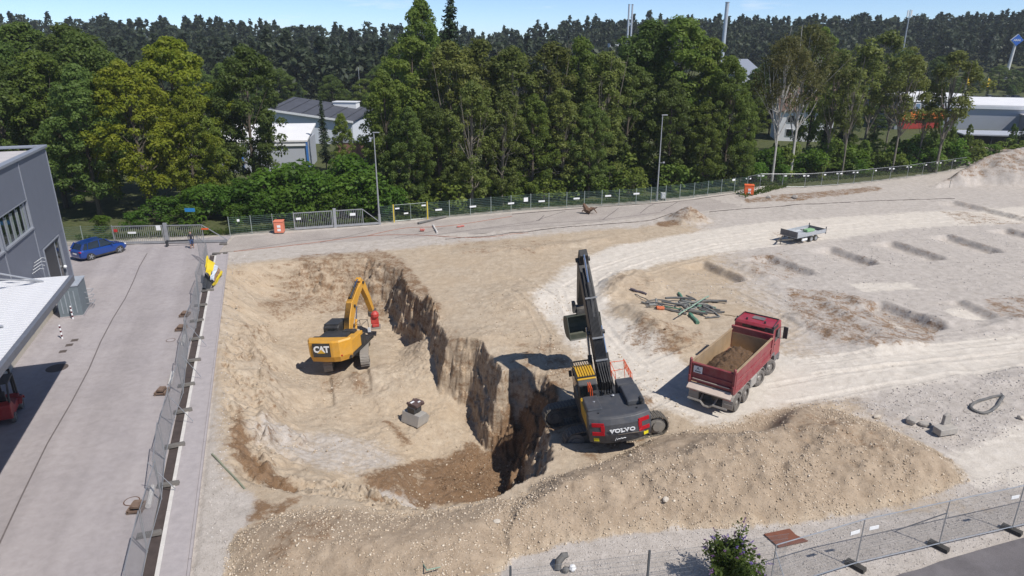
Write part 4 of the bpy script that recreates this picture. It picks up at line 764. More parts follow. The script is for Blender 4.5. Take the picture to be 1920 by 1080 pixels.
# side gear
q = MB(); q.box((1.0, 3.35, .82), (.52, .95, .62)); q.build('fuel_tank', M_GREYL, tr, bevel=.07, seg=3)
for s in (-1, 1):
    q = MB()
    for (yc, w_) in ((.82, .72), (2.15, .72)):
        for i in range(9):
            a0 = R(8 + i * 164 / 9); a1 = R(8 + (i + 1) * 164 / 9); q.beam((s * 1.0, yc + w_ * math.cos(a0), .52 + .66 * math.sin(a0)), (s * 1.0, yc + w_ * math.cos(a1), .52 + .66 * math.sin(a1)), .46, .025, up=(1, 0, 0) if False else (0, 0, 1))
    q.build('mudguard', M_GREYL, tr)
    q = MB()
    for i in range(9):
        a0 = R(8 + i * 164 / 9); a1 = R(8 + (i + 1) * 164 / 9); q.beam((s * 1.05, 4.55 + .68 * math.cos(a0), .52 + .66 * math.sin(a0)), (s * 1.05, 4.55 + .68 * math.cos(a1), .52 + .66 * math.sin(a1)), .40, .025)
    q.build('mudguard', M_GREYL, tr)
    q = MB(); q.box((s * .98, .12, .62), (.58, .03, .52)); q.build('mud_flap', M_GREYL, tr)
    q = MB(); q.box((s * .95, -.04, 1.02), (.42, .08, .14)); q.build('tail_lamp', M_REDL, tr, bevel=.01)
q = MB(); q.tube([(-1.1, -.42, .62), (-.35, -.42, .62), (-.15, -.42, .42), (.15, -.42, .42), (.35, -.42, .58), (1.15, -.42, .58)], .06, 6)
for s in (-1, 1): q.beam((s * .38, -.40, .6), (s * .42, .25, .98), .08, .08)
q.build('underrun_bar', M_STEEL, tr)

# ---------------------------------------------- tracks
def track_unit(parent, x, ln, wd, ht, m, rot, ctr=0.0, hubm=None):
    """one crawler: link belt made of single shoes, frame and sprockets inside"""
    Mx = Matrix.Rotation(rot, 4, 'Z') @ Matrix.Translation((0, ctr, 0)); r = ht / 2; st = ln - ht; per = 2 * st + 2 * math.pi * r; n = int(per / .19); me = MB(); me.box((0, 0, 0), (wd, per / n * .90, .05)); me.box((0, 0, .035), (wd * .98, .03, .04)); shoe = me.mesh('track_shoe', m)
    fr = MB(); fr.M = Mx; fr.box((x, 0, r), (wd * .5, st + .3, ht * .42))
    for i in range(6): fr.cyl((x - wd * .3, -st / 2 + st * (i + .5) / 6, .2), (x + wd * .3, -st / 2 + st * (i + .5) / 6, .2), .13, 10)
    f = fr.build('track_frame', M_TRACKB if m is M_TRACKB else M_DARK, parent, bevel=.02)
    for y in (-st / 2, st / 2):
        q = MB(); q.M = Mx; q.cyl((x - wd * .36, y, r), (x + wd * .36, y, r), r * .80, 18); q.cyl((x - wd * .52, y, r), (x + wd * .52, y, r), r * .5, 14); q.build('sprocket', hubm or M_TRACKB, f)
    for i in range(n):
        s = per * i / n
        if s < st: y, z, a = -st / 2 + s, 2 * r, 0
        elif s < st + math.pi * r: t = (s - st) / r; y, z, a = st / 2 + r * math.sin(t), r + r * math.cos(t), -t
        elif s < 2 * st + math.pi * r: y, z, a = st / 2 - (s - st - math.pi * r), 0, math.pi
        else: t = (s - 2 * st - math.pi * r) / r; y, z, a = -st / 2 - r * math.sin(t), r - r * math.cos(t), math.pi - t
        o = put('track_shoe', shoe, parent); o.matrix_local = Mx @ Matrix.Translation((x, y, z)) @ Matrix.Rotation(a, 4, 'X')
def cylr(parent, a, b_, r, name='hydraulic_ram', m=None, split=.55):
    a = Vector(a); b_ = Vector(b_); q = MB(); c = a + (b_ - a) * split; q.cyl(a, c, r, 10); q.cyl(a - (b_ - a).normalized() * .02, a + (b_ - a).normalized() * .12, r * 1.25, 10); o = q.build(name, m or M_BLACK, parent); p2 = MB(); p2.cyl(c, b_, r * .55, 8); p2.build('piston_rod', M_CHROME, o); return o
def boomshape(pts, w_, hs, m, parent, name):
    """box-section beam in the plane x=const through (x,y,z) points with depths hs"""
    b = MB(); n = len(pts); up = []
    for i in range(n):
        d = Vector(pts[min(i + 1, n - 1)]) - Vector(pts[max(i - 1, 0)]); d.normalize(); up.append(Vector((1, 0, 0)).cross(d))
    vs = []
    for p, u, h in zip(pts, up, hs):
        p = Vector(p)
        for (i, j) in ((-1, -1), (1, -1), (1, 1), (-1, 1)): vs.append(p + Vector((i * w_ / 2, 0, 0)) + u * (j * h / 2))
    fs = [(0, 1, 2, 3), tuple((n - 1) * 4 + k for k in (3, 2, 1, 0))]
    for i in range(n - 1):
        for k in range(4): fs.append((i * 4 + k, (i + 1) * 4 + k, (i + 1) * 4 + (k + 1) % 4, i * 4 + (k + 1) % 4))
    b.add(vs, fs); return b.build(name, m, parent, bevel=.035)

# ---------------------------------------------- black excavator at the pit edge
ve = empty('large_excavator', (HOUSE[0], HOUSE[1], -.40), label='large graphite excavator with a yellow cab top on the pit edge', cat='excavator', rot=(0, R(-6.8), R(5)))
for x in (-1.38, 1.38): track_unit(ve, x, 5.5, .68, 1.12, M_TRACKB, R(-90 + 5), 0 if x > 0 else -.45, hubm=mat('sprocket_grey', (.17, .16, .145), .8, dust=.4) if x > 0 else None)  # far track's sprockets get a darker material: shade put into the colour
q = MB(); q.M = Matrix.Rotation(R(-85), 4, 'Z'); q.box((0, 0, .72), (2.2, 1.8, .5)); q.box((0, 1.1, .6), (2.2, .5, .4)); q.box((0, -1.1, .6), (2.2, .5, .4)); q.cyl((0, 0, .95), (0, 0, 1.3), .85, 24); q.build('undercarriage', M_DARK, ve, bevel=.03)
UZ = 1.28
q = MB(); q.prism([(-1.5, -2.9), (1.5, -2.9), (1.5, 1.75), (.6, 1.75), (.6, 2.1), (-.4, 2.1), (-.4, 1.6), (-1.5, 1.6)], UZ, UZ + .28, 'z'); q.build('deck', M_GRAPH2, ve, bevel=.02)
def cw_outline(w_, rb, ch, y0_):
    pts = []
    for i in range(13):
        t = -1 + 2 * i / 12; pts.append((w_ / 2 * t, -rb + ch * abs(t) ** 2.6))
    return pts + [(w_ / 2, y0_), (-w_ / 2, y0_)]
b = MB(); lev = [(UZ - .06, 2.86, 3.36, .38), (UZ + .06, 2.98, 3.52, .36), (UZ + .50, 3.04, 3.68, .34), (UZ + .62, 3.06, 3.72, .34), (UZ + 1.15, 3.06, 3.70, .34), (UZ + 1.42, 3.0, 3.58, .34), (UZ + 1.48, 2.9, 3.46, .36)]
rings = [cw_outline(w_, rb, ch, -2.72) for z, w_, rb, ch in lev]; vs = []; fs = []; k = len(rings[0])
for (z, *_), rg_ in zip(lev, rings): vs += [(p[0], p[1], z) for p in rg_]
for i in range(len(lev) - 1):
    for j in range(k): fs.append((i * k + j, i * k + (j + 1) % k, (i + 1) * k + (j + 1) % k, (i + 1) * k + j))
fs += [tuple(range(k - 1, -1, -1)), tuple((len(lev) - 1) * k + j for j in range(k))]; b.add(vs, fs); cwt = b.build('counterweight', M_GRAPH, ve, bevel=.02)
def on_cw(x, z, off=.0):
    for (z0_, w0, r0, c0), (z1_, w1, r1, c1) in zip(lev[:-1], lev[1:]):
        if z0_ <= z <= z1_:
            t = (z - z0_) / (z1_ - z0_); r_ = r0 + (r1 - r0) * t; w_ = w0 + (w1 - w0) * t; return -r_ + .34 * abs(2 * x / w_) ** 2.6 - off
    return -3.6
lettering('VOLVO', .27, M_WHITE, cwt, (.02, on_cw(0, UZ + .83) - .05, UZ + .84), (R(90), 0, 0), .012, .010, 1.28, space=1.12); q = MB(); yy = on_cw(0, UZ + .83) - .055
for xs_, zs_ in ((-.56, .093), (-.36, .093), (.10, .093), (.27, .093), (-.075, .093), (-.045, -.093), (.10, -.06)): q.box((xs_ + .02, yy, UZ + .84 + zs_), (.11 if abs(zs_) > .08 else .03, .02, .028 if abs(zs_) > .08 else .06))
q.build('letter_serifs', M_WHITE, cwt)
lettering('Ahlmann', .16, M_WHITE, cwt, (-.10, on_cw(0, UZ + .38) - .06, UZ + .34), (R(82), 0, 0), .006, .004, 1.1) if False else None; q = MB(); yy = on_cw(0, UZ + .38) - .05; q.tube([(-.36, yy, UZ + .27), (-.30, yy, UZ + .42), (-.25, yy, UZ + .31), (-.19, yy, UZ + .37), (-.13, yy, UZ + .34), (-.06, yy, UZ + .375), (.01, yy, UZ + .345), (.08, yy, UZ + .375), (.17, yy, UZ + .355)], .016, 5); q.build('script_emblem', M_WHITE, cwt)
q = MB(); q.box((.45, on_cw(.45, UZ + .60) - .012, UZ + .60), (1.3, .025, .035), 0); q.build('trim_strip', M_CHROME, cwt)
for s in (-1, 1):
    q = MB()
    for (xa, za, xb, zb, h_) in ((.84, 1.16, 1.40, 1.16, .20), (.84, .70, 1.40, .70, .20), (.82, .98, 1.0, .98, .30)):
        q.beam((s * xa, on_cw(s * xa, UZ + za, .01), UZ + za), (s * xb, on_cw(s * xb, UZ + zb, .01), UZ + zb), .05, h_)
    q.beam((s * 1.30, on_cw(s * 1.30, UZ + .95, .01), UZ + .95), (s * 1.48, on_cw(s * 1.48, UZ + .95, .02), UZ + .95), .05, .45) if False else None
    q.build('tail_lamp', M_REDL, cwt, bevel=.008)
    q = MB(); q.beam((s * 1.10, on_cw(s * 1.1, UZ + .34, .012), UZ + .34), (s * 1.34, on_cw(s * 1.34, UZ + .34, .012), UZ + .34), .03, .19); q.build('reflector', M_REFY, cwt)
    q = MB(); q.cyl((s * .95, -3.0, UZ + 1.46), (s * .95, -3.0, UZ + 1.54), .05, 8); q.build('lifting_lug', M_GRAPH2, cwt)
# hood and side boxes
q = MB(); q.box((-.35, -2.0, UZ + .86), (1.9, 1.5, 1.16)); q.build('engine_hood', M_GRAPH, ve, bevel=.05)
q = MB(); q.box((-1.05, -1.95, UZ + .92), (.85, 1.55, 1.22), 0, .88); q.build('left_hood', M_GRAPH, ve, bevel=.06)
q = MB(); q.box((1.02, -1.75, UZ + 1.0), (.98, 1.9, 1.40), 0, .88); q.build('air_filter_housing', M_GRAPH, ve, bevel=.07)
q = MB(); q.box((.95, -.55, UZ + .95), (.95, .7, 1.5), 0, .95); q.build('fuel_tank', M_GRAPH, ve, bevel=.05)
q = MB(); q.cyl((1.28, -2.6, UZ + 1.45), (1.28, -2.6, UZ + 1.72), .10, 10); q.cyl((1.28, -2.45, UZ + 1.72), (1.28, -2.75, UZ + 1.72), .09, 8); q.build('exhaust', M_BLACK, ve)
q = MB(); q.cyl((-.68, -1.15, UZ + 1.1), (-.68, -1.15, UZ + 1.65), .17, 14); q.build('pre_cleaner', M_GRAPH2, ve)
q = MB(); q.box((-1.42, -1.75, UZ + .72), (.12, 2.0, .92)); q.build('side_panel', M_YELV, ve, bevel=.02)
q = MB()
for x_, y_ in ((.1, -1.5), (-.95, -1.9)): q.ball((x_, y_, UZ + 1.50), .09, sq=(1, 1, .5))
q.build('hood_latch', M_GALV, ve)
for y in (-1.25, .2): pass
# cab
q = MB(); q.prism([(-.55, UZ + .25), (-.55, UZ + 1.75), (-.35, UZ + 1.98), (1.3, UZ + 1.98), (1.55, UZ + 1.75), (1.62, UZ + .25)], -1.48, -.48, 'x'); cb = q.build('cab', M_BLACK, ve, bevel=.05)
q = MB(); q.box((-.98, .45, UZ + 2.0), (.98, 1.62, .10)); q.build('roof', M_YELV, cb, bevel=.04)
q = MB(); q.prism([(-.35, UZ + .95), (-.35, UZ + 1.75), (1.22, UZ + 1.75), (1.42, UZ + .95)], -1.495, -1.47, 'x'); q.box((-.98, -.56, UZ + 1.45), (.8, .03, .55)); q.box((-.98, 1.6, UZ + 1.2), (.8, .04, .9)); q.build('window', M_GLASS, cb)
for i in range(7):
    q = MB(); q.box((-1.38 + i * .135, .25, UZ + 2.17), (.095, 1.05, .06)); q.build('guard_bar', M_YELV, cb, bevel=.01)
for i in range(8):
    q = MB(); q.box((-1.40 + i * .12, 1.22, UZ + 2.14), (.035, .75, .05)); q.build('front_guard_bar', M_BLACK, cb)
q = MB()
for y in (-.28, -.14, .02, .78, .86, 1.58): q.box((-.98, y, UZ + 2.11), (1.02, .05, .07))
for x in (-1.48, -.48): q.box((x, .65, UZ + 2.11), (.05, 1.95, .08))
q.build('guard_frame', M_BLACK, cb)
q = MB(); q.tube([(-1.46, -.5, UZ + 1.2), (-1.46, -.75, UZ + 1.9), (-1.1, -.85, UZ + 1.9)], .02, 5); q.box((-1.6, 1.3, UZ + 1.6), (.16, .08, .35)); q.build('mirror', M_BLACK, cb)
def rail(pts, parent, r=.018, m=None): q = MB(); q.tube(pts, r, 6); return q.build('handrail', m or M_ORG, parent)
rail([(.62, .1, UZ + .9), (.62, .1, UZ + 1.95), (.62, 1.25, UZ + 1.95), (.62, 1.25, UZ + .7)], ve); rail([(.62, .1, UZ + 1.5), (.62, 1.25, UZ + 1.5)], ve)
rail([(1.42, 1.5, UZ + .5), (1.42, 1.5, UZ + 1.9), (1.42, -.3, UZ + 1.9), (1.42, -.3, UZ + 1.5)], ve); rail([(1.42, 1.4, UZ + 1.45), (1.42, -.3, UZ + 1.45)], ve); rail([(.62, 1.25, UZ + 1.95), (1.40, 1.3, UZ + 1.9)], ve); rail([(.62, 1.25, UZ + 1.4), (1.42, 1.3, UZ + 1.4)], ve)
for i in range(4): rail([(1.42, .0 + i * .38, UZ + 1.5), (1.42, .1 + i * .38, UZ + 1.9)], ve, .03)
rail([(-1.0, -.72, UZ + 1.45), (-1.0, -.72, UZ + 2.0), (-1.0, -1.3, UZ + 2.0), (-1.0, -1.3, UZ + 1.5)], ve); rail([(-.9, -.72, UZ + 1.45), (-.9, -.72, UZ + 2.0), (-.9, -1.3, UZ + 1.95), (-.9, -1.3, UZ + 1.5)], ve)
# boom, stick, bucket
bx_ = .08
P0, P1, P2, P3 = (bx_, .55, UZ + .75), (bx_, 1.75, UZ + 3.1), (bx_, 3.0, UZ + 5.0), (bx_, 4.35, UZ + 6.95)
boom = boomshape([P0, (bx_, 1.0, UZ + 1.9), P1, P2, (bx_, 3.7, UZ + 6.05), P3], .62, [.55, .85, 1.0, .85, .7, .42], M_BLACK, ve, 'boom')
S0, S1 = Vector((bx_, 4.15, UZ + 7.1)), Vector((bx_, 6.35, UZ + 3.55))
stick = boomshape([(bx_, 3.75, UZ + 7.55), (bx_, 4.5, UZ + 6.5), (bx_, 5.5, UZ + 4.9), tuple(S1)], .46, [.45, .82, .6, .35], M_BLACK, ve, 'stick')
for x in (-.42, .42): cylr(ve, (bx_ + x * 1.25, 1.15, UZ + .55), (bx_ + x * .95, 2.35, UZ + 3.7), .12)
cylr(ve, (bx_, 2.05, UZ + 4.4), (bx_, 3.62, UZ + 7.45), .11); cylr(ve, (bx_, 4.55, UZ + 7.0), (bx_, 6.3, UZ + 4.4), .09)
q = MB()
for i in range(9):
    x = bx_ - .27 + i * .068; q.tube([(x, .30 - .0 * i, UZ + .9), (x, .55, UZ + 1.9), (x, 1.28, UZ + 3.45), (x * .8, 2.55, UZ + 5.35), (x * .6, 3.45, UZ + 6.75)], .024, 5)
for i in range(5):
    q.tube([(bx_ - .3 + i * .15, .05, UZ + .75), (bx_ - .2 + i * .12, .0 - .1 * (i % 2), UZ + 1.5), (bx_ - .26 + i * .13, .75, UZ + 2.3)], .03, 5)
q.build('hoses', M_HOSE, boom)
for (y, z) in ((.72, 2.42), (1.20, 3.52), (2.45, 5.35)):
    q = MB(); q.box((bx_, y, UZ + z), (.66, .10, .06), 0); q.build('hose_clamp', M_GALV, boom)
for s in (-1, 1):
    q = MB(); q.box((bx_ + s * .16, 1.72, UZ + 3.78), (.18, .06, .08)); q.build('lamp', M_WHITE, boom)
q = MB(); q.cyl((bx_ - .5, 1.95, UZ + 3.5), (bx_ + .5, 1.95, UZ + 3.5), .12, 12); q.build('pin', M_GRAPH2, boom); q = MB(); q.cyl((bx_ - .4, 4.2, UZ + 7.0), (bx_ + .4, 4.2, UZ + 7.0), .13, 12); q.build('pin', M_GRAPH2, boom)
bk = S1 + Vector((-.05, -.05, -.25)); q = MB()      # quick hitch and rotator
q.box(tuple(bk + Vector((0, -.05, -.15))), (.6, .75, .5)); q.box(tuple(bk + Vector((-.42, -.15, .15))), (.2, .35, .7)); q.cyl(tuple(bk + Vector((-.5, 0, -.1))), tuple(bk + Vector((.5, 0, -.1))), .14, 10); q.build('quick_hitch', M_DARK, ve, bevel=.03)
def bucket_mb(w_, d_, h_, th=.05):
    """open bucket: curved back plate, two cheeks, cutting edge; mouth towards -y, top at z=0"""
    q = MB(); arc = [(-d_ * .5, 0)] + [(d_ * .5 * math.sin(t) * 1.0, -h_ * .5 + h_ * .5 * math.cos(t)) for t in np.linspace(R(0), R(150), 8)] + [(-d_ * .55, -h_ * .98)]
    for p, r_ in zip(arc[:-1], arc[1:]): q.beam((0, p[0], p[1]), (0, r_[0], r_[1]), w_, th, up=(1, 0, 0)) if False else q.prism([(p[0], p[1]), (r_[0], r_[1]), (r_[0] * .93, r_[1] * .93 - .02), (p[0] * .93, p[1] * .93 - .02)], -w_ / 2, w_ / 2, 'x')
    for s in (-1, 1): q.prism(arc, s * w_ / 2 - .02, s * w_ / 2 + .02, 'x')
    return q
M_BKT = mat('bucket_green', (.045, .058, .045), .6, .2, dust=.45, dustcol=(.2, .18, .13))
q = bucket_mb(2.0, 1.45, 1.45); ob = q.build('bucket', M_BKT, ve); ob.location = bk + Vector((-.02, -.05, -.35)); ob.rotation_euler = (R(-12), 0, R(4))
q = MB()
for i in range(2): q.box((0, -.74 - .03 * i, -1.40), (2.03, .14, .04))
q.build('cutting_edge', M_STEEL, ob)

# ---------------------------------------------- yellow excavator in the pit
ce = empty('yellow_excavator', (-12.3, 46.75, -3.17), label='dusty yellow excavator digging down in the sandy pit', cat='excavator', rot=(R(-3.5), R(-4.8), R(-9)))
for x in (-1.3, 1.3): track_unit(ce, x, 4.9, .62, 1.0, M_TRACKD, R(20))
q = MB(); q.M = Matrix.Rotation(R(20), 4, 'Z'); q.box((0, 0, .6), (2.0, 1.6, .4)); q.cyl((0, 0, .8), (0, 0, 1.1), .75, 20); q.build('undercarriage', M_DARK, ce, bevel=.03)
U = 1.1
q = MB(); q.prism([(-1.5, -2.7), (1.5, -2.7), (1.5, 1.7), (-1.5, 1.7)], U, U + .22, 'z'); q.build('deck', M_BLACK, ce)
def cat_out(w_, rb, ch): return [(-w_ / 2, -2.5), (-w_ / 2, -rb + .55), (-w_ / 2 + .28, -rb + .12), (-w_ * .1, -rb), (w_ * .16, -rb), (w_ / 2 - .62, -rb + .10), (w_ / 2 - .08, -rb + .75), (w_ / 2, -2.5)]
lev2 = [(U - .05, 3.0, 3.26), (U + .35, 3.12, 3.42), (U + 1.40, 3.14, 3.42), (U + 1.52, 3.06, 3.34)]
b = MB(); vs = []; fs = []
for z, w_, rb in lev2: vs += [(p[0], p[1], z) for p in cat_out(w_, rb, .3)]
k = 8
for i in range(len(lev2) - 1):
    for j in range(k): fs.append((i * k + j, i * k + (j + 1) % k, (i + 1) * k + (j + 1) % k, (i + 1) * k + j))
fs += [tuple(range(k - 1, -1, -1)), tuple((len(lev2) - 1) * k + j for j in range(k))]; b.add(vs, fs); cw2 = b.build('counterweight', M_YEL, ce, bevel=.05)
q = MB(); q.box((-.33, -3.425, U + .88), (1.30, .05, 1.0)); q.build('nameplate', M_BLACK, cw2)
lettering('CAT', .62, M_WHITE, cw2, (-.33, -3.456, U + .93), (R(90), 0, 0), .008, .03, .98, space=.92)
q = MB(); q.add([(-.66, -3.470, U + .66), (-.05, -3.470, U + .66), (-.35, -3.470, U + .96)], [(0, 1, 2)]); q.build('triangle', M_YELV, cw2)
q = MB(); q.box((.95, -3.255, U + .42), (.30, .04, .10), R(20)); q.build('reflector', M_REDL, cw2)
q = MB(); q.box((1.15, -1.3, U + .72), (.62, 2.3, 1.0)); q.build('right_hood', M_YEL, ce, bevel=.05)
q = MB(); q.box((1.475, -.2, U + .6), (.04, .9, .75)); q.build('side_vent', M_BLACK, ce)
q = MB(); q.box((-.2, -1.5, U + .78), (2.0, 2.0, 1.12)); q.build('engine_hood', M_BLACK, ce, bevel=.04)
q = MB(); q.box((-1.15, -1.5, U + .70), (.62, 2.1, .95)); q.build('left_hood', M_YEL, ce, bevel=.05)
q = MB(); q.prism([(-.4, U + .2), (-.4, U + 1.5), (-.2, U + 1.68), (1.2, U + 1.68), (1.5, U + 1.45), (1.55, U + .2)], -1.5, -.3, 'x'); cb2 = q.build('cab', M_BLACK, ce, bevel=.05)
q = MB(); q.box((-.9, .5, U + 1.71), (1.15, 1.5, .07)); q.build('roof', M_GRAPH2, cb2, bevel=.03)
q = MB(); q.box((-1.0, -.41, U + 1.15), (.8, .03, .5)); q.box((-1.505, .5, U + 1.1), (.03, 1.3, .7)); q.build('window', M_GLASS, cb2)
q = MB(); q.box((-.25, -2.35, U + 1.42), (2.3, .5, .10)); q.box((.65, -.6, U + 1.1), (.9, .6, .6)); q.build('hood_cover', M_BLACK, ce, bevel=.02)
for (x, y) in ((.7, 1.3), (1.35, 1.3)): rail([(x, y, U + .3), (x, y, U + 1.55), (x, y - 1.2, U + 1.55), (x, y - 1.2, U + .9)], ce, .022, M_BLACK)
rail([(.7, 1.3, U + 1.55), (1.35, 1.3, U + 1.55)], ce, .022, M_BLACK)
q = MB(); q.box((1.4, 1.25, U + .75), (.22, .06, .35)); q.build('mirror', M_WHITE, ce)
c0 = .0
boom2 = boomshape([(c0, .35, U + .65), (c0, .95, U + 1.6), (c0, 1.7, U + 2.6), (c0, 2.7, U + 3.2), (c0, 4.0, U + 3.75)], .5, [.5, .75, .85, .7, .42], M_YEL, ce, 'boom')
stick2 = boomshape([(c0, 3.65, U + 4.15), (c0, 4.25, U + 3.5), (c0 + .1, 4.75, U + 2.3), (c0 + .2, 5.1, U + 1.05)], .4, [.35, .68, .5, .32], M_YEL, ce, 'stick')
for x in (-.36, .36): cylr(ce, (c0 + x, 1.0, U + .45), (c0 + x, 1.9, U + 2.45), .10, m=M_YEL)
cylr(ce, (c0, 1.75, U + 3.12), (c0, 3.55, U + 4.15), .10, m=M_BLACK); cylr(ce, (c0, 4.45, U + 3.8), (c0 + .2, 5.4, U + 1.6), .08, m=M_BLACK)
q = MB()
for i in range(5): x = c0 - .18 + i * .09; q.tube([(x, .2, U + .9), (x, .62, U + 1.95), (x, 1.35, U + 2.85), (x, 2.5, U + 3.55), (x, 3.4, U + 4.05)], .022, 5)
q.build('hoses', M_HOSE, boom2)
q = MB(); q.cyl((c0 - .35, 1.7, U + 2.55), (c0 + .35, 1.7, U + 2.55), .11, 10); q.build('pin', M_GRAPH2, boom2); q = MB(); q.cyl((c0 - .34, 3.9, U + 3.8), (c0 + .34, 3.9, U + 3.8), .12, 10); q.build('pin', M_GRAPH2, boom2)
q = MB(); q.cyl((c0 + .2, 5.15, U + 1.0), (c0 + .2, 5.15, U + .65), .36, 14); q.box((c0 + .2, 5.2, U + 1.05), (.5, .55, .3)); q.build('rotator', M_DARK, ce)
q = MB(); q.box((c0 + .32, 5.15, U + .32), (.62, .62, .62), R(20)); q.ball((c0 + .45, 5.0, U + .75), .36); q.box((c0 + .36, 5.15, U - .12), (.55, .75, .25), R(20)); q.build('vibrator_head', M_REDA, ce, bevel=.05)
q = MB(); q.box((c0 + .36, 5.15, U - .32), (.75, 1.0, .12), R(20)); q.build('compactor_plate', M_STEEL, ce, bevel=.02)

# ---------------------------------------------- bucket attachment lying in the pit
pb = W(778, 788, -3.55); at_b = empty('tilt_bucket', (pb.x, pb.y, hz(pb.x, pb.y) - .02), R(-35), 'grey ditching bucket with a dark tiltrotator lying on the pit floor', 'bucket')
q = MB(); q.prism([(-.55, 0), (.45, 0), (.62, .35), (.35, .72), (-.35, .72)], -.72, .72, 'x'); q.build('bucket_shell', M_GREYL, at_b, bevel=.03)
q = MB(); q.box((0, 0, .92), (.6, .7, .4)); q.cyl((0, .05, .74), (0, .05, 1.0), .36, 14); q.build('tiltrotator', M_GRAPH2, at_b, bevel=.03)
q = MB(); q.box((0, .15, 1.22), (.7, .8, .25)); q.cyl((-.45, .4, 1.25), (.45, .4, 1.25), .1, 8); q.cyl((-.45, -.15, 1.25), (.45, -.15, 1.25), .1, 8); q.build('hitch', mat('hitch_brown', (.07, .035, .035), .6, dust=.2), at_b, bevel=.02)
q = MB(); q.box((-.1, -.05, 1.37), (.12, .3, .02)); q.box((.2, .25, 1.37), (.1, .2, .02)); q.build('decal', M_WHITE, at_b)

# ---------------------------------------------- flatbed trailer
ta, tb_ = W(1478, 462), W(1552, 447); dv = (tb_ - ta); tz = math.atan2(dv.y, dv.x)
tl = empty('flatbed_trailer', tuple((ta + tb_) / 2 + Vector((-.3, .9, 0))), tz + R(2), 'small twin axle trailer with low aluminium sides on the gravel', 'trailer')
q = MB(); q.box((0, 0, .72), (4.6, 2.0, .06)); q.build('bed', mat('alu_deck', (.55, .56, .57), .5, .3), tl)
q = MB(); q.box((0, 0, .60), (4.5, .12, .16)); q.box((0, .6, .6), (4.5, .1, .14)); q.box((0, -.6, .6), (4.5, .1, .14)); q.build('frame', M_DARK, tl)
for s in (-1, 1): q = MB(); q.box((0, s * 1.02, .92), (4.6, .04, .36)); q.build('side_board', mat('alu_board', (.50, .52, .54), .4, .4), tl, bevel=.01)
q = MB(); q.box((-2.32, 0, 1.05), (.05, 2.04, .62)); q.build('front_board', M_GREYP, tl, bevel=.01)
q = MB(); q.box((2.32, 0, .92), (.05, 2.04, .36)); q.build('tail_board', M_GREYP, tl, bevel=.01)
q = MB(); q.beam((-2.3, .7, .58), (-3.9, 0, .5), .1, .12); q.beam((-2.3, -.7, .58), (-3.9, 0, .5), .1, .12); q.box((-3.9, 0, .5), (.5, .14, .14)); q.cyl((-3.5, .0, 0.02), (-3.5, 0, .7), .04, 8); q.build('drawbar', M_DARK, tl)
for x in (.1, .85):
    for s in (-1, 1):
        q = MB(); q.cyl((x, s * .82, .32), (x, s * 1.0, .32), .32, 18); wl = q.build('wheel', M_RUB, tl, bevel=.03); q = MB(); q.cyl((x, s * .95, .32), (x, s * 1.012, .32), .19, 12); q.build('rim', M_GALV, wl)
for s in (-1, 1): q = MB(); q.box((-1.0, s * .95, .42), (.8, .1, .22)); q.build('side_marker', M_WHITE, tl)
q = MB(); q.box((2.35, -1.0, .95), (.08, .08, .75)); q.box((2.35, 1.0, .95), (.08, .08, .75)); q.build('corner_post', M_GREYP, tl)
gp = tl.location + Vector((1.0 * math.cos(tz), math.sin(tz), 0)); gh = empty('green_tool', (gp.x, gp.y + .2, .755), tz, 'pale green plate compactor lying on the trailer bed', 'compactor')
q = MB(); q.box((0, 0, .14), (1.2, .6, .24)); q.build('body', mat('tool_green', (.20, .42, .20), .5, dust=.3), gh, bevel=.05)
q = MB(); q.tube([(-.55, .2, .25), (-1.1, .2, .3), (-1.2, 0, .3), (-1.1, -.2, .3), (-.55, -.2, .25)], .03, 6); q.build('handle', M_DARK, gh)

# ---------------------------------------------- blue car
ca_, cb_ = W(172, 488), W(226, 474); dc = cb_ - ca_; cz = math.atan2(dc.y, dc.x); fwd = dc.normalized(); lf = Vector((-fwd.y, fwd.x, 0)); cc = (ca_ + cb_) / 2 + lf * .93
car = empty('parked_car', (cc.x, cc.y, 0), cz, 'shiny blue estate car parked beside the grey building and sliding gate', 'car')
def carshell():
    """hull lofted along the car: sections of half-width and height"""
    st = [(-2.33, .70, .45, .90, .92), (-2.25, .84, .30, 1.02, 1.05), (-1.95, .91, .22, 1.06, 1.10), (-1.0, .93, .20, 1.02, 1.04), (0, .93, .20, 1.00, 1.02), (.9, .93, .20, .98, 1.00), (1.5, .92, .22, .95, .99), (2.0, .88, .25, .84, .90), (2.26, .74, .34, .70, .76), (2.33, .62, .42, .62, .66)]
    vs = []; fs = []; q = MB()
    for (x, hw, zb, zs, zt) in st:
        for (y, z) in ((-hw * .86, zb), (-hw, zb + .15), (-hw, zs - .14), (-hw * .93, zs), (-hw * .5, zt), (hw * .5, zt), (hw * .93, zs), (hw, zs - .14), (hw, zb + .15), (hw * .86, zb)): vs.append((x, y, z))
    for i in range(len(st) - 1):
        for j in range(10): fs.append((i * 10 + j, (i + 1) * 10 + j, (i + 1) * 10 + (j + 1) % 10, i * 10 + (j + 1) % 10))
    fs += [tuple(range(10)), tuple((len(st) - 1) * 10 + j for j in range(9, -1, -1))]; q.add(vs, fs); return q
bd = carshell().build('body', M_CBODY, car, bevel=.03, smooth=False)
q = MB(); gh_ = [(-2.12, 1.03, .80), (-1.78, 1.58, .66), (-.6, 1.68, .66), (.25, 1.66, .66), (1.15, 1.0, .80)]; vs = []; fs = []
for (x, z, hw) in gh_: vs += [(x, -hw, z), (x, hw, z)]
vb = len(vs)
q.prism([(x, z) for x, z, h in gh_], -.80, .80, 'y'); q2 = MB(); n_ = len(gh_)
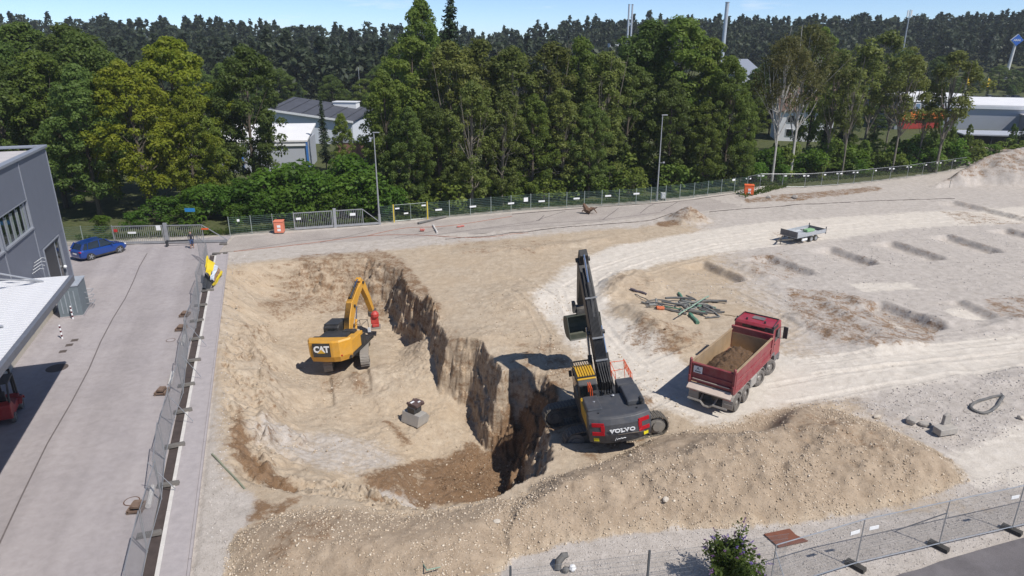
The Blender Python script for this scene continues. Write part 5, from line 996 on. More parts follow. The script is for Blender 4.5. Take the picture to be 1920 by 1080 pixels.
vs = [(x, s * h, z) for s in (-1, 1) for x, z, h in gh_]; fs = [tuple(range(n_)), tuple(range(2 * n_ - 1, n_ - 1, -1))] + [(i, n_ + i, n_ + (i + 1) % n_, (i + 1) % n_) for i in range(n_)]
q2.add(vs, [tuple(reversed(f)) for f in fs]); q2.build('glasshouse', M_GLASS, car, bevel=.03)
q = MB(); q.prism([(-1.80, 1.585), (-.6, 1.69), (.22, 1.67), (.22, 1.63), (-.6, 1.65), (-1.78, 1.55)], -.64, .64, 'y')
for s in (-1, 1):
    for (xa, za, xb, zb) in ((-2.08, 1.04, -1.72, 1.57), (-1.5, 1.0, -1.36, 1.60), (-.35, 1.0, -.32, 1.66), (.28, 1.65, 1.12, 1.0)): q.beam((xa, s * .80, za), (xb, s * .665, zb), .06, .10 if xa > -1.9 else .34)
    q.beam((-1.75, s * .62, 1.64), (.1, s * .62, 1.72), .03, .03)
q.build('roof', M_CBODY, car, bevel=.01)
for x in (-1.38, 1.42):
    for s in (-1, 1):
        q = MB(); q.cyl((x, s * .72, .35), (x, s * .945, .35), .35, 22); q.cyl((x, s * .70, .35), (x, s * .935, .36), .42, 22); wl = q.build('wheel', M_BLACK, car, bevel=.02); q = MB()
        for k_ in range(5): a = k_ * 2 * math.pi / 5; q.beam((x, s * .955, .35), (x + .24 * math.cos(a), s * .955, .35 + .24 * math.sin(a)), .07, .02, up=(0, 1, 0))
        q.cyl((x, s * .93, .35), (x, s * .958, .35), .07, 10); q.build('rim', M_GALV, wl)
q = MB()
for s in (-1, 1): q.box((-2.24, s * .72, .92), (.14, .30, .13))
q.build('tail_lamp', M_REDL, car, bevel=.02)
q = MB(); q.box((-2.345, .0, .72), (.03, .52, .12)); q.build('number_plate', M_WHITE, car)
for s in (-1, 1): q = MB(); q.box((.72, s * 1.0, 1.05), (.12, .2, .14)); q.build('mirror', M_CBODY, car, bevel=.03); q = MB(); q.box((-.1, s * .925, .30), (2.2, .06, .14)); q.build('sill', M_BLACK, car); q = MB(); q.box((2.08, s * .66, .74), (.3, .26, .12)); q.build('headlight', M_WHITE, car, bevel=.03)
# ------------------------------------------------------------------ grey hall with canopy
M_CLAD = mat('clad_grey', (.17, .185, .225), .55, .15, var=.05, scale=1); M_TRIM = mat('clad_trim', (.30, .32, .36), .5, .3, var=.05); M_ROOFG = mat('roof_membrane', (.46, .43, .42), .9, var=.15, scale=.8)
M_WCORR = mat('white_sheet', (.62, .62, .63), .5, .05, var=.05, scale=1.2); M_GUT = mat('gutter_grey', (.16, .17, .195), .5, .2); M_ANTH = mat('anthracite', (.035, .037, .042), .5)
bld = empty('grey_hall', AB(41.5, -12.4), STREET_ROT, 'dark grey metal clad hall with ribbon windows at the left edge', 'building')
BH = 11.35     # local axes: x to the right of the street (the wall face is x=0), y along it; the far corner is y=0
q = MB(); q.box((-14.2, -30, BH / 2 - .3), (28, 59.9, BH - .6)); q.build('core', M_ANTH, bld)
def panel(y0, y1, z0, z1, name='wall_panel'):
    q = MB(); q.box((-.11, (y0 + y1) / 2, (z0 + z1) / 2), (.16, y1 - y0 - .05, z1 - z0 - .03)); q.build(name, M_CLAD, bld, bevel=.01)
ycs = [0, -7.4, -14.1, -20.8, -27.5, -34.2]
for i, (ya, yb) in enumerate(zip(ycs[1:], ycs[:-1])):
    if i == 0:
        panel(ya, yb, 4.3, BH - .1); panel(-1.7, yb, 0, 4.3); panel(ya, -6.4, 0, 4.3)
    else:
        panel(ya, yb, 8.4, BH - .1); panel(ya, yb, 0, 6.2); panel(ya, ya + .35, 6.2, 8.4)
        yc = (ya + yb) / 2 + .17; w_ = MB(); w_.box((-.07, yc, 6.24), (.30, 6.3, .12)); w_.box((-.09, yc, 8.37), (.20, 6.3, .06))
        for y in (ya + .38, yb - .04): w_.box((-.09, y, 7.3), (.22, .10, 2.1))
        wd = w_.build('window', M_TRIM, bld)
        g = MB(); g.box((-.17, yc, 7.3), (.03, 6.2, 2.05)); g.build('pane', M_GLASS, wd)
        for kx in range(1, 5): g = MB(); g.box((-.14, ya + .42 + kx * 1.24, 7.3), (.05, .07, 2.05)); g.build('mullion', M_TRIM, wd)
        for kx in range(5): g = MB(); g.box((-.154, ya + .75 + kx * 1.24, 7.2), (.01, .42, 1.8)); g.build('blind', mat('window_blind', (.22, .25, .22), .8, var=.3), wd)
        g = MB(); g.box((-.14, yb - .62, 7.25), (.03, .42, 1.95)); g.build('side_sash', M_TRIM, wd)
for ya in ycs[:-1]:
    q = MB(); q.box((-.02, ya - (.06 if ya == 0 else 0), BH / 2 - .1), (.07, .10, BH - .4)); q.build('joint_cover', M_TRIM, bld)
q = MB(); q.box((-.15, -4.05, 2.1), (.06, 4.6, 4.2)); dr = q.build('door', M_ANTH, bld)
q = MB(); q.box((-.08, -6.36, 2.1), (.24, .09, 4.2)); q.box((-.08, -1.74, 2.1), (.24, .09, 4.2)); q.box((-.08, -4.05, 4.24), (.24, 4.7, .09)); q.box((-.12, -3.0, 2.1), (.1, .08, 4.2)); q.build('door_frame', M_TRIM, dr)
q = MB(); q.box((-.11, -2.4, 2.0), (.03, 1.0, 3.7)); q.build('pane', M_GLASS, dr)
q = MB(); q.ball((.05, -2.1, 1.6), .14); q.build('door_lamp', M_WHITE, dr)
q = MB(); q.box((-.12, -30, BH - .02), (.5, 60.1, .22)); q.box((-28, -30, BH - .02), (.5, 60.1, .22)); q.box((-14, .02, BH - .02), (28.2, .5, .20)); q.build('parapet', M_TRIM, bld, bevel=.03)
q = MB(); q.box((-14.1, -30.2, BH - .32), (27.4, 59, .16)); q.build('roof', M_ROOFG, bld)
for (x, y) in ((-4.2, -4.5), (-9, -8), (-6.5, -14)):
    q = MB(); q.cyl((x, y, BH - .25), (x, y, BH + .35), .22, 10); q.cyl((x, y, BH + .35), (x, y, BH + .5), .32, 10); q.build('roof_vent', M_CONC2, bld)
for i in range(4):
    q = MB(); q.tube([(.05, -9.2 - i * .32, 4.0 - i * .18), (.55, -9.0 - i * .32, 4.3 - i * .18), (.75, -8.9 - i * .32, 4.2 - i * .18)], .035, 5); q.build('wall_bracket', M_GALV, bld)
# white canopy, its own structure in front of the hall
cn_ = empty('canopy', AB(17.9, -6.5), STREET_ROT, 'white corrugated canopy roof beside the grey hall at the left edge', 'canopy')
zc = 6.8; sl = .012; Lc = 30.0
me = MB(); me.box((0, 0, 0), (5.4, .30, .03)); me.box((0, .10, .03), (5.4, .06, .05)); strip = me.mesh('roof_strip', M_WCORR)
for i in range(100): o = put('roof_strip', strip, cn_, (-2.7, -.15 - i * .30, zc + 2.7 * sl + .05), (0, math.atan(sl), 0))
q = MB(); q.box((.06, -Lc / 2, zc - .05), (.22, Lc, .34)); q.build('gutter', M_GUT, cn_, bevel=.02)
q = MB(); q.beam((.0, -.02, zc - .02), (-5.4, -.02, zc + 5.4 * sl - .02), .08, .2); q.build('edge_flashing', M_WHITE, cn_)
for y in (-.8, -7.5, -14.5, -21.5): q = MB(); q.beam((0, y, zc - .3), (-5.35, y, zc + 5.4 * sl - .3), .12, .26); q.build('rafter', M_GALV, cn_)
for y in (-6.0, -18.0): q = MB(); q.box((-4.2, y, zc / 2 - .15), (.2, .2, zc - .3)); q.build('post', M_GALV, cn_)
for y in (-.85, -7.6): q = MB(); q.tube([(-1.1, y, zc + .15), (-5.4, y - 3.0, 9.6)], .05, 6); q.tube([(-1.1, y, zc + .15), (-5.4, y + .9, 7.4)], .04, 6); q.build('tie_rod', M_GALV, cn_)
q = MB(); q.box(AB(16, -12.05, .3), (.42, 34, .6), STREET_ROT); tag(q.build('plinth_wall', mat('plinth_sand', (.47, .42, .34), .9), None), 'low sand coloured plinth wall under the white canopy', 'wall')
# transformer cabinet
tc_ = empty('transformer_cabinet', AB(31.9, -10.35), STREET_ROT, 'grey ribbed metal cabinet on the asphalt beside the white canopy', 'cabinet')
M_CAB = mat('cabinet_grey', (.155, .185, .20), .6, .1); q = MB(); q.box((0, 0, 1.22), (1.5, 2.3, 2.35)); q.build('body', M_CAB, tc_, bevel=.02)
q = MB(); q.box((0, 0, 2.44), (1.6, 2.4, .10)); q.box((0, -.4, 2.5), (1.3, 1.2, .04)); q.build('roof', mat('cabinet_lid', (.34, .37, .41), .5), tc_, bevel=.015)
for i in range(4): q = MB(); q.box((-.48 + i * .30, -1.165, 1.2), (.06, .03, 1.7)); q.build('rib', mat('cabinet_rib', (.28, .31, .33), .5), tc_)
q = MB(); q.box((0, 0, .06), (1.56, 2.36, .12)); q.build('plinth', M_CONC, tc_)
for z in (.5, .95, 1.4): q = MB(); q.tube([(.76, 1.1, z), (1.2, 1.1, z), (1.2, .3, z), (.76, .3, z)], .03, 5); q.build('side_rail', M_GALV, tc_)
# bollards
for i, ((u, v), lb) in enumerate([((137, 598), 'red and white bollard touching the front of the grey cabinet'), ((117, 635), 'red and white bollard standing alone on the asphalt near the canopy shade')]):
    p = W(u, v); bo = empty('bollard', p, 0, lb, 'bollard', 'striped bollards by the grey cabinet'); q = MB(); q.cyl((0, 0, 0), (0, 0, 1.02), .055, 10); q.build('pole', M_WHITE, bo)
    for k_ in range(3): q = MB(); q.cyl((0, 0, .16 + k_ * .32), (0, 0, .30 + k_ * .32), .057, 10); q.build('stripe', mat('bollard_red', (.10, .012, .02), .5), bo)
# manholes and drains
def disc(name, u, v, r, m, label, cat, grp=None, ring=None):
    p = W(u, v); q = MB(); q.cyl((0, 0, -.03), (0, 0, .012), r, 26); o = empty(name, p, 0, label, cat, grp); q.build('cover', m, o)
    if ring:
        q = MB(); n_ = 28; vs = []
        for r_ in (r * .96, r * 1.12): vs += [(r_ * math.cos(2 * math.pi * i / n_), r_ * math.sin(2 * math.pi * i / n_), .016) for i in range(n_)]
        q.add(vs, [(i, n_ + i, n_ + (i + 1) % n_, (i + 1) % n_) for i in range(n_)]); q.build('rim', ring, o)
    return o
M_IRON = mat('cast_iron', (.09, .07, .06), .8); M_RUST = mat('rust_ring', (.11, .055, .035), .9)
disc('manhole', 320, 638, .27, M_CONC, 'round pale manhole with a dark rim beside the middle of the mobile fence', 'manhole', 'manholes in the street', M_RUST); disc('manhole', 247, 940, .30, M_CONC, 'round manhole with a rusty rim nearest the camera', 'manhole', 'manholes in the street', M_RUST)
disc('manhole', 107, 690, .62, M_IRON, 'large dark manhole in the canopy shade', 'manhole', 'manholes in the street')
for (u, v, lb) in ((140, 638, 'dark street drain farthest from the canopy shadow'), (130, 647, 'dark street drain between the other two'), (118, 659, 'dark street drain at the edge of the canopy shadow')):
    p = W(u, v); q = MB(); q.box((0, 0, .004), (.42, .42, .02), STREET_ROT); o = q.build('street_drain', M_IRON); o.location = p; tag(o, lb, 'drain', 'street drains')

# ------------------------------------------------------------------ mobile fence along the street
M_WIRE = mat('fence_wire', (.30, .31, .32), .5, .6); M_TUBE = mat('fence_tube', (.40, .415, .43), .45, .6, dust=.15); M_FOOT = mat('foot_grey', (.11, .105, .10), .9, dust=.3); M_FOOTB = mat('foot_black', (.02, .02, .02), .85, dust=.15)
def site_panel(ln=3.45, ht=2.0, nv=40):
    fr = MB(); r = .021
    fr.tube([(0, 0, .12), (0, 0, .12 + ht)], r, 6); fr.tube([(ln, 0, .12), (ln, 0, .12 + ht)], r, 6); fr.tube([(0, 0, .12 + ht), (ln, 0, .12 + ht)], r, 6); fr.tube([(0, 0, .2), (ln, 0, .2)], r, 6)
    ms = MB(); r2 = .0034
    for i in range(1, nv): x = ln * i / nv; ms.beam((x, 0, .2), (x, 0, .12 + ht), r2, r2)
    for i in range(1, 10): z = .2 + (ht - .08) * i / 10; ms.beam((0, 0, z), (ln, 0, z), r2, r2)
    return fr.mesh('frame', M_TUBE), ms.mesh('wire_mesh', M_WIRE)
FR, WM = site_panel(3.45, 2.0, 60)
feet = [(285, 1005), (320, 911), (332, 838), (347, 773), (353, 724), (365, 678), (372, 637), (372, 603), (379, 574), (392, 546)]
fp = [AB(-2.6, -1.55)] + [AB(.95 + i * 3.47, -1.57 + .14 * math.sin(i * 1.9)) for i in range(0, 11)]
POSW = ['nearest to the camera, cut by the bottom edge', 'second from the camera beside the rusty manhole', 'third from the camera', 'fourth from the camera', 'fifth from the camera', 'sixth from the camera', 'seventh from the camera, near the round manhole', 'eighth from the camera', 'ninth from the camera', 'tenth from the camera, just before the banner', 'carrying the yellow banner', 'last before the sliding gate']
for i, (a, b) in enumerate(zip(fp[:-1], fp[1:])):
    d = b - a; o = empty('site_fence_panel', (a.x, a.y, 0), math.atan2(d.y, d.x), 'grey mesh fence panel along the walkway, ' + POSW[i], 'fence', 'mobile fence panels along the walkway'); o.rotation_euler = (R(1.5 * math.sin(i * 2.3)), 0, math.atan2(d.y, d.x))
    put('frame', FR, o); put('wire_mesh', WM, o)
extra = [AB(37.5, -1.5), AB(41.0, -1.45), AB(44.0, -2.4)]
for i, (a, b) in enumerate(zip(extra[:-1], extra[1:])):
    d = b - a; o = empty('site_fence_panel', (a.x, a.y, 0), math.atan2(d.y, d.x), ('grey mesh fence panel just beyond the yellow banner', 'grey mesh fence panel next to the walking person')[i], 'fence', 'mobile fence panels along the walkway'); put('frame', FR, o); put('wire_mesh', WM, o)
me = MB(); me.box((0, 0, .07), (.95, .24, .14), 0, .94); foot_me = me.mesh('ballast_block', M_FOOT)
FPOS = ['nearest the camera', 'second nearest', 'third from the camera', 'fourth from the camera', 'fifth from the camera', 'sixth from the camera', 'seventh from the camera', 'eighth from the camera', 'ninth from the camera', 'below the yellow banner']
for i, (u, v) in enumerate(feet):
    p = W(u, v); o = put('ballast_block', foot_me, None, (p.x - .1, p.y, .03), (0, 0, STREET_ROT + R(rnd.uniform(-7, 7)))); tag(o, 'grey fence foot block on the kerb, ' + FPOS[i], 'fence foot', 'fence foot blocks on the kerb')
for (u, v, lb) in ((406, 477, 'dark fence foot block on the walkway beyond the banner'), (419, 459, 'dark fence foot block at the far end of the walkway'), (423, 476, 'short dark block beside the far kerb corner')):
    p = W(u, v); o = put('ballast_block', foot_me, None, (p.x, p.y, .03), (0, 0, R(4))); o.scale = (.8 if u != 423 else .4, 1, 1); tag(o, lb, 'fence foot', 'fence foot blocks on the kerb')
# diagonal struts, steel stands
for i, (u, v) in enumerate([(300, 930), (338, 800), (356, 715), (368, 655)]):
    p = W(u, v); q = MB(); q.tube([(p.x - .25, p.y, 1.75), (p.x + .55, p.y + .35, .12)], .02, 6); o = q.build('fence_strut', M_TUBE); tag(o, 'thin diagonal strut propping the street fence, ' + ('nearest the camera', 'second from the camera', 'third from the camera', 'farthest from the camera')[i], 'strut', 'struts of the street fence')
M_BRN = mat('rusty_block', (.13, .075, .05), .9, var=.4, dust=.3)
for (u, v, lb) in ((258, 955, 'rusty ballast frame beside the nearest manhole'), (304, 737, 'rusty ballast frame on the street side of the fence, middle one'), (340, 618, 'rusty ballast frame near the round pale manhole'), (347, 592, 'rusty ballast frame farthest from the camera')):
    p = W(u, v); o = empty('rusty_ballast', p, STREET_ROT + R(75), lb, 'ballast', 'rusty ballast frames at the street fence'); q = MB()
    for y in (-.26, .26): q.box((0, y, .1), (.75, .09, .18))
    for x in (-.34, 0, .34): q.box((x, 0, .12), (.07, .55, .1))
    q.build('frame', M_BRN, o); q = MB(); q.box((0, 0, .26), (.5, .36, .14)); q.build('slab', M_BRN, o, bevel=.02)
for i, (u, v) in enumerate([(283, 935), (322, 712), (345, 640)]):
    p = W(u, v); q = MB(); q.cyl((0, -.75, .13), (0, .75, .13), .12, 10); o = q.build('concrete_post', M_CONC2); o.location = p; o.rotation_euler = (0, 0, STREET_ROT); tag(o, 'pale round concrete post lying at the fence foot, ' + ('nearest the camera', 'middle one', 'farthest one')[i], 'post', 'pale posts lying at the fence')
# banner and its fallen half
M_BAN = mat('banner_yellow', (.60, .45, .02), .6, var=.05)
bn = empty('site_banner', W(392, 522), 0, 'crumpled yellow advertising banner hanging on the street fence', 'banner')
def cloth(pts, nu, nv, amp, seed):
    q = MB(); vs = []
    for j in range(nv + 1):
        for i in range(nu + 1):
            s, t = i / nu, j / nv; p = (Vector(pts[0]) * (1 - s) + Vector(pts[1]) * s) * (1 - t) + (Vector(pts[3]) * (1 - s) + Vector(pts[2]) * s) * t; vs.append(p + Vector((math.sin(7 * s + seed) * amp, math.cos(5 * t + seed * 2) * amp, math.sin(9 * s * t + seed) * amp)))
    q.add(vs, [(j * (nu + 1) + i, j * (nu + 1) + i + 1, (j + 1) * (nu + 1) + i + 1, (j + 1) * (nu + 1) + i) for j in range(nv) for i in range(nu)]); return q
def bpt(*l): return [tuple(W(u, v, z) - bn.location) for u, v, z in l]
cloth(bpt((387, 480, 2.0), (402, 495, 1.5), (391, 518, 1.0), (382, 502, 1.6)), 10, 10, .10, 1).build('banner_cloth', M_BAN, bn)
cloth(bpt((397, 496, 1.2), (409, 500, 1.0), (401, 528, .5), (394, 522, .7)), 8, 10, .07, 3).build('banner_print', mat('banner_print', (.55, .60, .68), .6, var=.6, scale=1.6), bn)
cloth(bpt((409, 500, .8), (414, 508, .6), (402, 530, .35), (399, 526, .5)), 6, 10, .05, 4).build('banner_picture', mat('banner_picture', (.30, .19, .12), .6, var=.7, scale=2.4), bn)
cloth(bpt((416, 505, .5), (418, 513, .2), (402, 538, .08), (398, 534, .35)), 6, 10, .06, 5).build('banner_edge', M_BAN, bn)
cloth(bpt((384, 512, .9), (398, 530, .3), (392, 545, .05), (381, 540, .35)), 6, 8, .04, 6).build('banner_shadow', M_ANTH, bn)  # dark sheet added as the banner's black shadow

# ------------------------------------------------------------------ boundary fence, gates, lamps
M_GRN = mat('fence_green', (.13, .20, .17), .5, .3); M_POSTG = mat('post_grey', (.36, .41, .38), .5, .4); M_SIGN = mat('small_sign', (.80, .80, .78), .5, var=.04)
def bar_panel(ln, ht=1.95):
    q = MB()
    for i in range(10): z = .06 + (ht - .08) * i / 9; q.beam((0, 0, z), (ln, 0, z), .016, .022)
    n_ = int(ln / .1)
    for i in range(1, n_): q.beam((ln * i / n_, 0, .03), (ln * i / n_, 0, ht), .006, .006)
    return q.mesh('mesh_panel', M_GRN)
def run(name, pts, label, signs=()):
    root = empty(name, (pts[0].x, pts[0].y, 0), 0, label, 'fence'); me = MB(); me.box((0, 0, 1.03), (.06, .06, 2.06)); pm = me.mesh('post', M_POSTG); pc_ = {}; o0 = root.location
    k_ = 0
    for a, b in zip(pts[:-1], pts[1:]):
        d = b - a; n_ = max(1, round(d.length / 2.5)); st = d / n_; an = math.atan2(d.y, d.x); ln = round(st.length, 2)
        if ln not in pc_: pc_[ln] = bar_panel(ln)
        for i in range(n_):
            p = a + st * i - o0; put('post', pm, root, (p.x, p.y, 0), (0, 0, an)); put('mesh_panel', pc_[ln], root, (p.x, p.y, .02), (0, 0, an)); k_ += 1
    p = pts[-1] - o0; put('post', pm, root, (p.x, p.y, 0))
    for (u, v, w_, h_) in signs:
        best = None
        for a, b in zip(pts[:-1], pts[1:]):       # drop the sign onto the fence line it hangs on
            for i in range(41):
                q_ = a + (b - a) * (i / 40); t = at_y(u, v, q_.y); dd = abs(t.x - q_.x)
                if best is None or dd < best[0]: best = (dd, q_, t.z, math.atan2((b - a).y, (b - a).x))
        _, q_, z, an = best; m_ = MB(); m_.box((0, 0, 0), (w_, .02, h_)); s_ = m_.build('sign_plate', M_SIGN, root); s_.location = (q_.x - o0.x, q_.y - o0.y - .06, min(max(z, .4), 1.8)); s_.rotation_euler = (0, 0, an)
    return root
g1a, g1b = W(216, 459), W(310, 457); g2a, g2b = W(553, 432), W(625, 427)
run('wire_fence', [W(100, 462), g1a], 'green wire fence between the grey hall and the left sliding gate')
run('wire_fence', [W(432, 442), g2a], 'green wire fence between the two sliding gates', [(446, 413, .25, .25)])
run('wire_fence', [W(712, 419), W(738, 417)], 'short green wire fence piece right of the left lamp post')
run('wire_fence', [W(803, 411), W(995, 394), W(1192, 383), W(1274, 374), W(1400, 358)], 'long green wire fence behind the site from the yellow gate to the orange box', [(825, 393, .8, .2), (888, 387, .8, .2), (960, 381, .8, .2), (985, 374, .55, .5), (1018, 377, .8, .2), (1082, 372, .8, .2), (1142, 367, .8, .2), (1193, 363, .8, .2), (1375, 335, .5, .25)])
def sliding_gate(a, b, tip, label, notes):
    d = b - a; an = math.atan2(d.y, d.x); ln = d.length; root = empty('sliding_gate', (a.x, a.y, 0), an, label, 'gate', 'grey sliding gates in the back fence')
    fr = MB(); fr.box((ln / 2, 0, .20), (ln, .12, .22)); fr.box((ln / 2, 0, 1.92), (ln, .08, .08)); fr.box((.04, 0, 1.05), (.09, .09, 1.75)); fr.box((ln - .04, 0, 1.05), (.09, .09, 1.75)); fr.build('leaf_frame', M_GALV, root)
    br = MB(); br.box((0, 0, 1.08), (.035, .035, 1.62)); bm_ = br.mesh('bar', M_GALV); n_ = int(ln / .19)
    for i in range(1, n_): put('bar', bm_, root, (ln * i / n_, 0, 0))
    p = MB(); p.box((ln + .25, .05, 1.08), (.34, .30, 2.16)); p.build('gate_post', M_GALV, root, bevel=.02)
    t = (tip - a).length; fr = MB(); fr.box(((ln + .4 + t) / 2, -.05, .20), (t - ln - .4, .12, .22)); t2 = ln + .4 + (t - ln) * .56; fr.box(((ln + .4 + t2) / 2, -.05, 1.92), (t2 - ln - .4, .08, .08)); fr.beam((t2, -.05, 1.92), (t, -.05, .28), .07, .07); fr.box((t2, -.05, 1.05), (.07, .07, 1.7)); fr.build('tail_frame', M_GALV, root)
    n2 = int((t2 - ln - .4) / .19)
    for i in range(1, n2): put('bar', bm_, root, (ln + .4 + (t2 - ln - .4) * i / n2, -.05, 0))
    for (x, z, w_, h_, m_) in notes: q = MB(); q.box((x, -.10, z), (w_, .02, h_)); q.build('sign_plate', m_, root)
    return root
sliding_gate(g1a, g1b, W(436, 441), 'left grey sliding gate beside the blue car', [(.35, 1.5, .35, .3, mat('note_red', (.5, .03, .03), .5)), (1.9, 1.25, .8, .2, M_SIGN), (4.55, 1.7, .45, .5, M_SIGN), (9.1, 1.5, .7, .16, M_ORG)])
sliding_gate(g2a, g2b, W(711, 418), 'right grey sliding gate near the left lamp post', [(.5, 1.3, .5, .25, M_SIGN), (6.3, 1.4, .6, .3, M_SIGN)])
q = MB(); p = W(343, 440); q.box((0, 0, 0), (1.1, .04, .4)); o = q.build('blue_sign', mat('sign_blue', (.03, .22, .50), .5)); o.location = (p.x, p.y + 2.4, 2.15); tag(o, 'blue sign board above the left sliding gate', 'sign')
# yellow framed pedestrian gate
ya, yb_ = W(738, 417), W(803, 411); d = yb_ - ya; an = math.atan2(d.y, d.x); yg = empty('double_gate', (ya.x, ya.y, 0), an, 'mesh double gate with yellow edge posts right of the left lamp post', 'gate'); ln = d.length
for x in (.06, ln - .06): q = MB(); q.box((x, 0, 1.05), (.11, .11, 2.1)); q.build('post', mat('gate_yellow', (.62, .45, .03), .5), yg)
for k_ in range(2):
    x0 = .18 + k_ * (ln - .36) / 2; w_ = (ln - .4) / 2; q = MB(); q.tube([(x0, 0, .15), (x0 + w_, 0, .15), (x0 + w_, 0, 2.0), (x0, 0, 2.0), (x0, 0, .15)], .03, 5); lf_ = q.build('gate_leaf', M_POSTG, yg); q = MB()
    for i in range(9): q.beam((x0, 0, .3 + i * .19), (x0 + w_, 0, .3 + i * .19), .012, .014)
    q.build('wire_mesh', M_GRN, lf_)
for (x, z) in ((.5, 1.6), (1.5, .95), (ln - .5, 1.7)): q = MB(); q.box((x, -.06, z), (.5, .02, .16)); q.build('sign_plate', M_SIGN, yg)
# chain link fence to the right, tubes with small white plates
cl = [W(1400, 358), W(1424, 352), W(1508, 352), W(1600, 345), W(1700, 334), W(1808, 318)]
clr = empty('chain_link_fence', (cl[0].x, cl[0].y, 0), 0, 'tubular chain link fence in front of the birches right of the orange box', 'fence'); o0 = clr.location
tb = MB(); tb.tube([(0, 0, 0), (0, 0, 2.05)], .035, 6); tpm = tb.mesh('post', M_TUBE)
for a, b in zip(cl[:-1], cl[1:]):
    d = b - a; n_ = max(1, round(d.length / 3.5)); st = d / n_; an = math.atan2(d.y, d.x)
    for i in range(n_):
        p = a + st * i - o0; zz = max(0, hz(a.x + st.x * i, a.y + st.y * i)); put('post', tpm, clr, (p.x, p.y, zz)); q = MB(); L_ = st.length; q.tube([(0, 0, 1.98), (L_, 0, 1.98)], .025, 5); r_ = q.build('top_rail', M_TUBE, clr); r_.location = (p.x, p.y, zz); r_.rotation_euler = (0, 0, an); q = MB(); q.tube([(0, 0, .15), (L_, 0, .15)], .02, 5); r_ = q.build('bottom_rail', M_TUBE, clr); r_.location = (p.x, p.y, zz); r_.rotation_euler = (0, 0, an)
        q = MB()
        for k_ in range(1, 22): q.beam((L_ * k_ / 22, 0, .15), (L_ * k_ / 22, 0, 1.98), .006, .006)
        for k_ in range(1, 8): q.beam((0, 0, .15 + k_ * .23), (L_, 0, .15 + k_ * .23), .006, .006)
        r2 = q.build('wire_mesh', M_WIRE, clr); r2.location = (p.x, p.y, zz); r2.rotation_euler = (0, 0, an)
        for s in (-.28, .28) if (i % 2 == 0) else (.3,): q = MB(); q.box((0, -.05, 0), (.36, .02, .18)); r3 = q.build('sign_plate', M_SIGN, clr); r3.location = (p.x + s, p.y, zz + 1.72); r3.rotation_euler = (0, 0, an)
# lamp posts
for (u, v, top, lb) in ((712, 421, 10.2, 'tall grey lamp post right of the right sliding gate'), (1231, 377, 10.9, 'tall grey lamp post in front of the dark trees, middle of the fence')):
    p = W(u, v); lp = empty('lamp_post', p, 0, lb, 'lamp post', 'lamp posts along the back fence'); q = MB(); q.cyl((0, 0, 0), (0, 0, top), .11, 10, .05); q.build('pole', M_GALV, lp); q = MB(); q.cyl((0, 0, 0), (0, 0, 1.2), .16, 10); q.build('base', M_GALV, lp)
    q = MB(); q.box((.25, 0, top + .05), (.75, .22, .10)); q.build('lamp_head', M_GALV, lp, bevel=.03)
    if u > 1000: q = MB(); q.box((.3, -.1, 5.0), (.6, .05, .05)); q.box((.55, -.1, 5.05), (.25, .15, .2)); q.build('arm', M_GALV, lp)
# orange boxes, white box
for (u, v, w_, h_, lb, ang) in ((525, 437, .95, 1.2, 'faded orange grit box left of the right sliding gate', 6), (1403, 366, 1.2, 1.25, 'bright orange box at the end of the long green fence', -14)):
    p = W(u, v); bo = empty('orange_box', p, R(ang), lb, 'box', 'orange boxes by the back fence'); mo = mat('orange_box_paint' if u > 1000 else 'orange_box_faded', (.78, .12, .02) if u > 1000 else (.72, .21, .12), .5, dust=.15)
    q = MB(); q.box((0, 0, .12 + h_ / 2), (w_, .9, h_), 0, 1.0); q.build('body', mo, bo, bevel=.04); q = MB(); q.box((0, 0, h_ + .16), (w_ + .08, .98, .09)); q.build('lid', mo, bo, bevel=.02)
    for z in (.45, .85): q = MB(); q.box((.05, -.46, z), (.36, .02, .26)); q.build('label_plate', M_SIGN, bo)
    q = MB(); q.box((0, 0, .06), (w_ * .9, .8, .12)); q.build('base', M_DARK, bo)
p = W(1236, 374); wb = empty('white_box', (p.x + .4, p.y - .4, 0), .1, 'small white junction box at the foot of the right lamp post', 'box'); q = MB(); q.box((0, 0, .62), (.65, .4, .75)); q.build('body', M_WHITE, wb, bevel=.03); q = MB(); q.box((-.2, 0, .12), (.06, .3, .24)); q.box((.2, 0, .12), (.06, .3, .24)); q.build('stand', M_DARK, wb)
# bench-like barrier beside the person
p = W(338, 461); q = MB()
for x in (-1.2, 1.2): q.box((x, 0, .3), (.12, .5, .6))
q.box((0, 0, .55), (2.6, .12, .12)); o = q.build('low_barrier', M_ANTH); o.location = p; o.rotation_euler = (0, 0, R(10)); tag(o, 'low dark barrier rail in front of the left gate', 'barrier')

# ------------------------------------------------------------------ front fence, foreground
FRF, WMF = site_panel(3.9, 2.1, 100)
fpts = [W(1456, 1020, 2.3), W(1622, 974, 2.25), W(1781, 940, 2.25), W(1921, 911, 2.25), W(2062, 880, 2.25)]
flab = ['mesh fence panel beside the flowering bush at the bottom edge', 'mesh fence panel with a leaning back strut, bottom right', 'mesh fence panel at the right picture edge, lower corner', 'mesh fence panel cut off by the right picture edge']
for i, (a, b) in enumerate(zip(fpts[:-1], fpts[1:])):
    d = b - a; an = math.atan2(d.y, d.x); o = empty('site_fence_panel', (a.x, a.y, hz(a.x, a.y) + .04), an, flab[i], 'fence', 'mobile fence panels in the front'); o.scale = (d.length / 3.9, 1, 1); put('frame', FRF, o); put('wire_mesh', WMF, o)
    if i < 3: q = MB(); q.box((3.9 * (.12 if i % 2 else .9), -.03, 1.75), (.42, .02, .15)); q.build('sign_plate', M_SIGN, o)
me = MB(); me.box((0, 0, .075), (.28, .75, .15), 0, .95); fb = me.mesh('ballast_block', M_FOOTB)
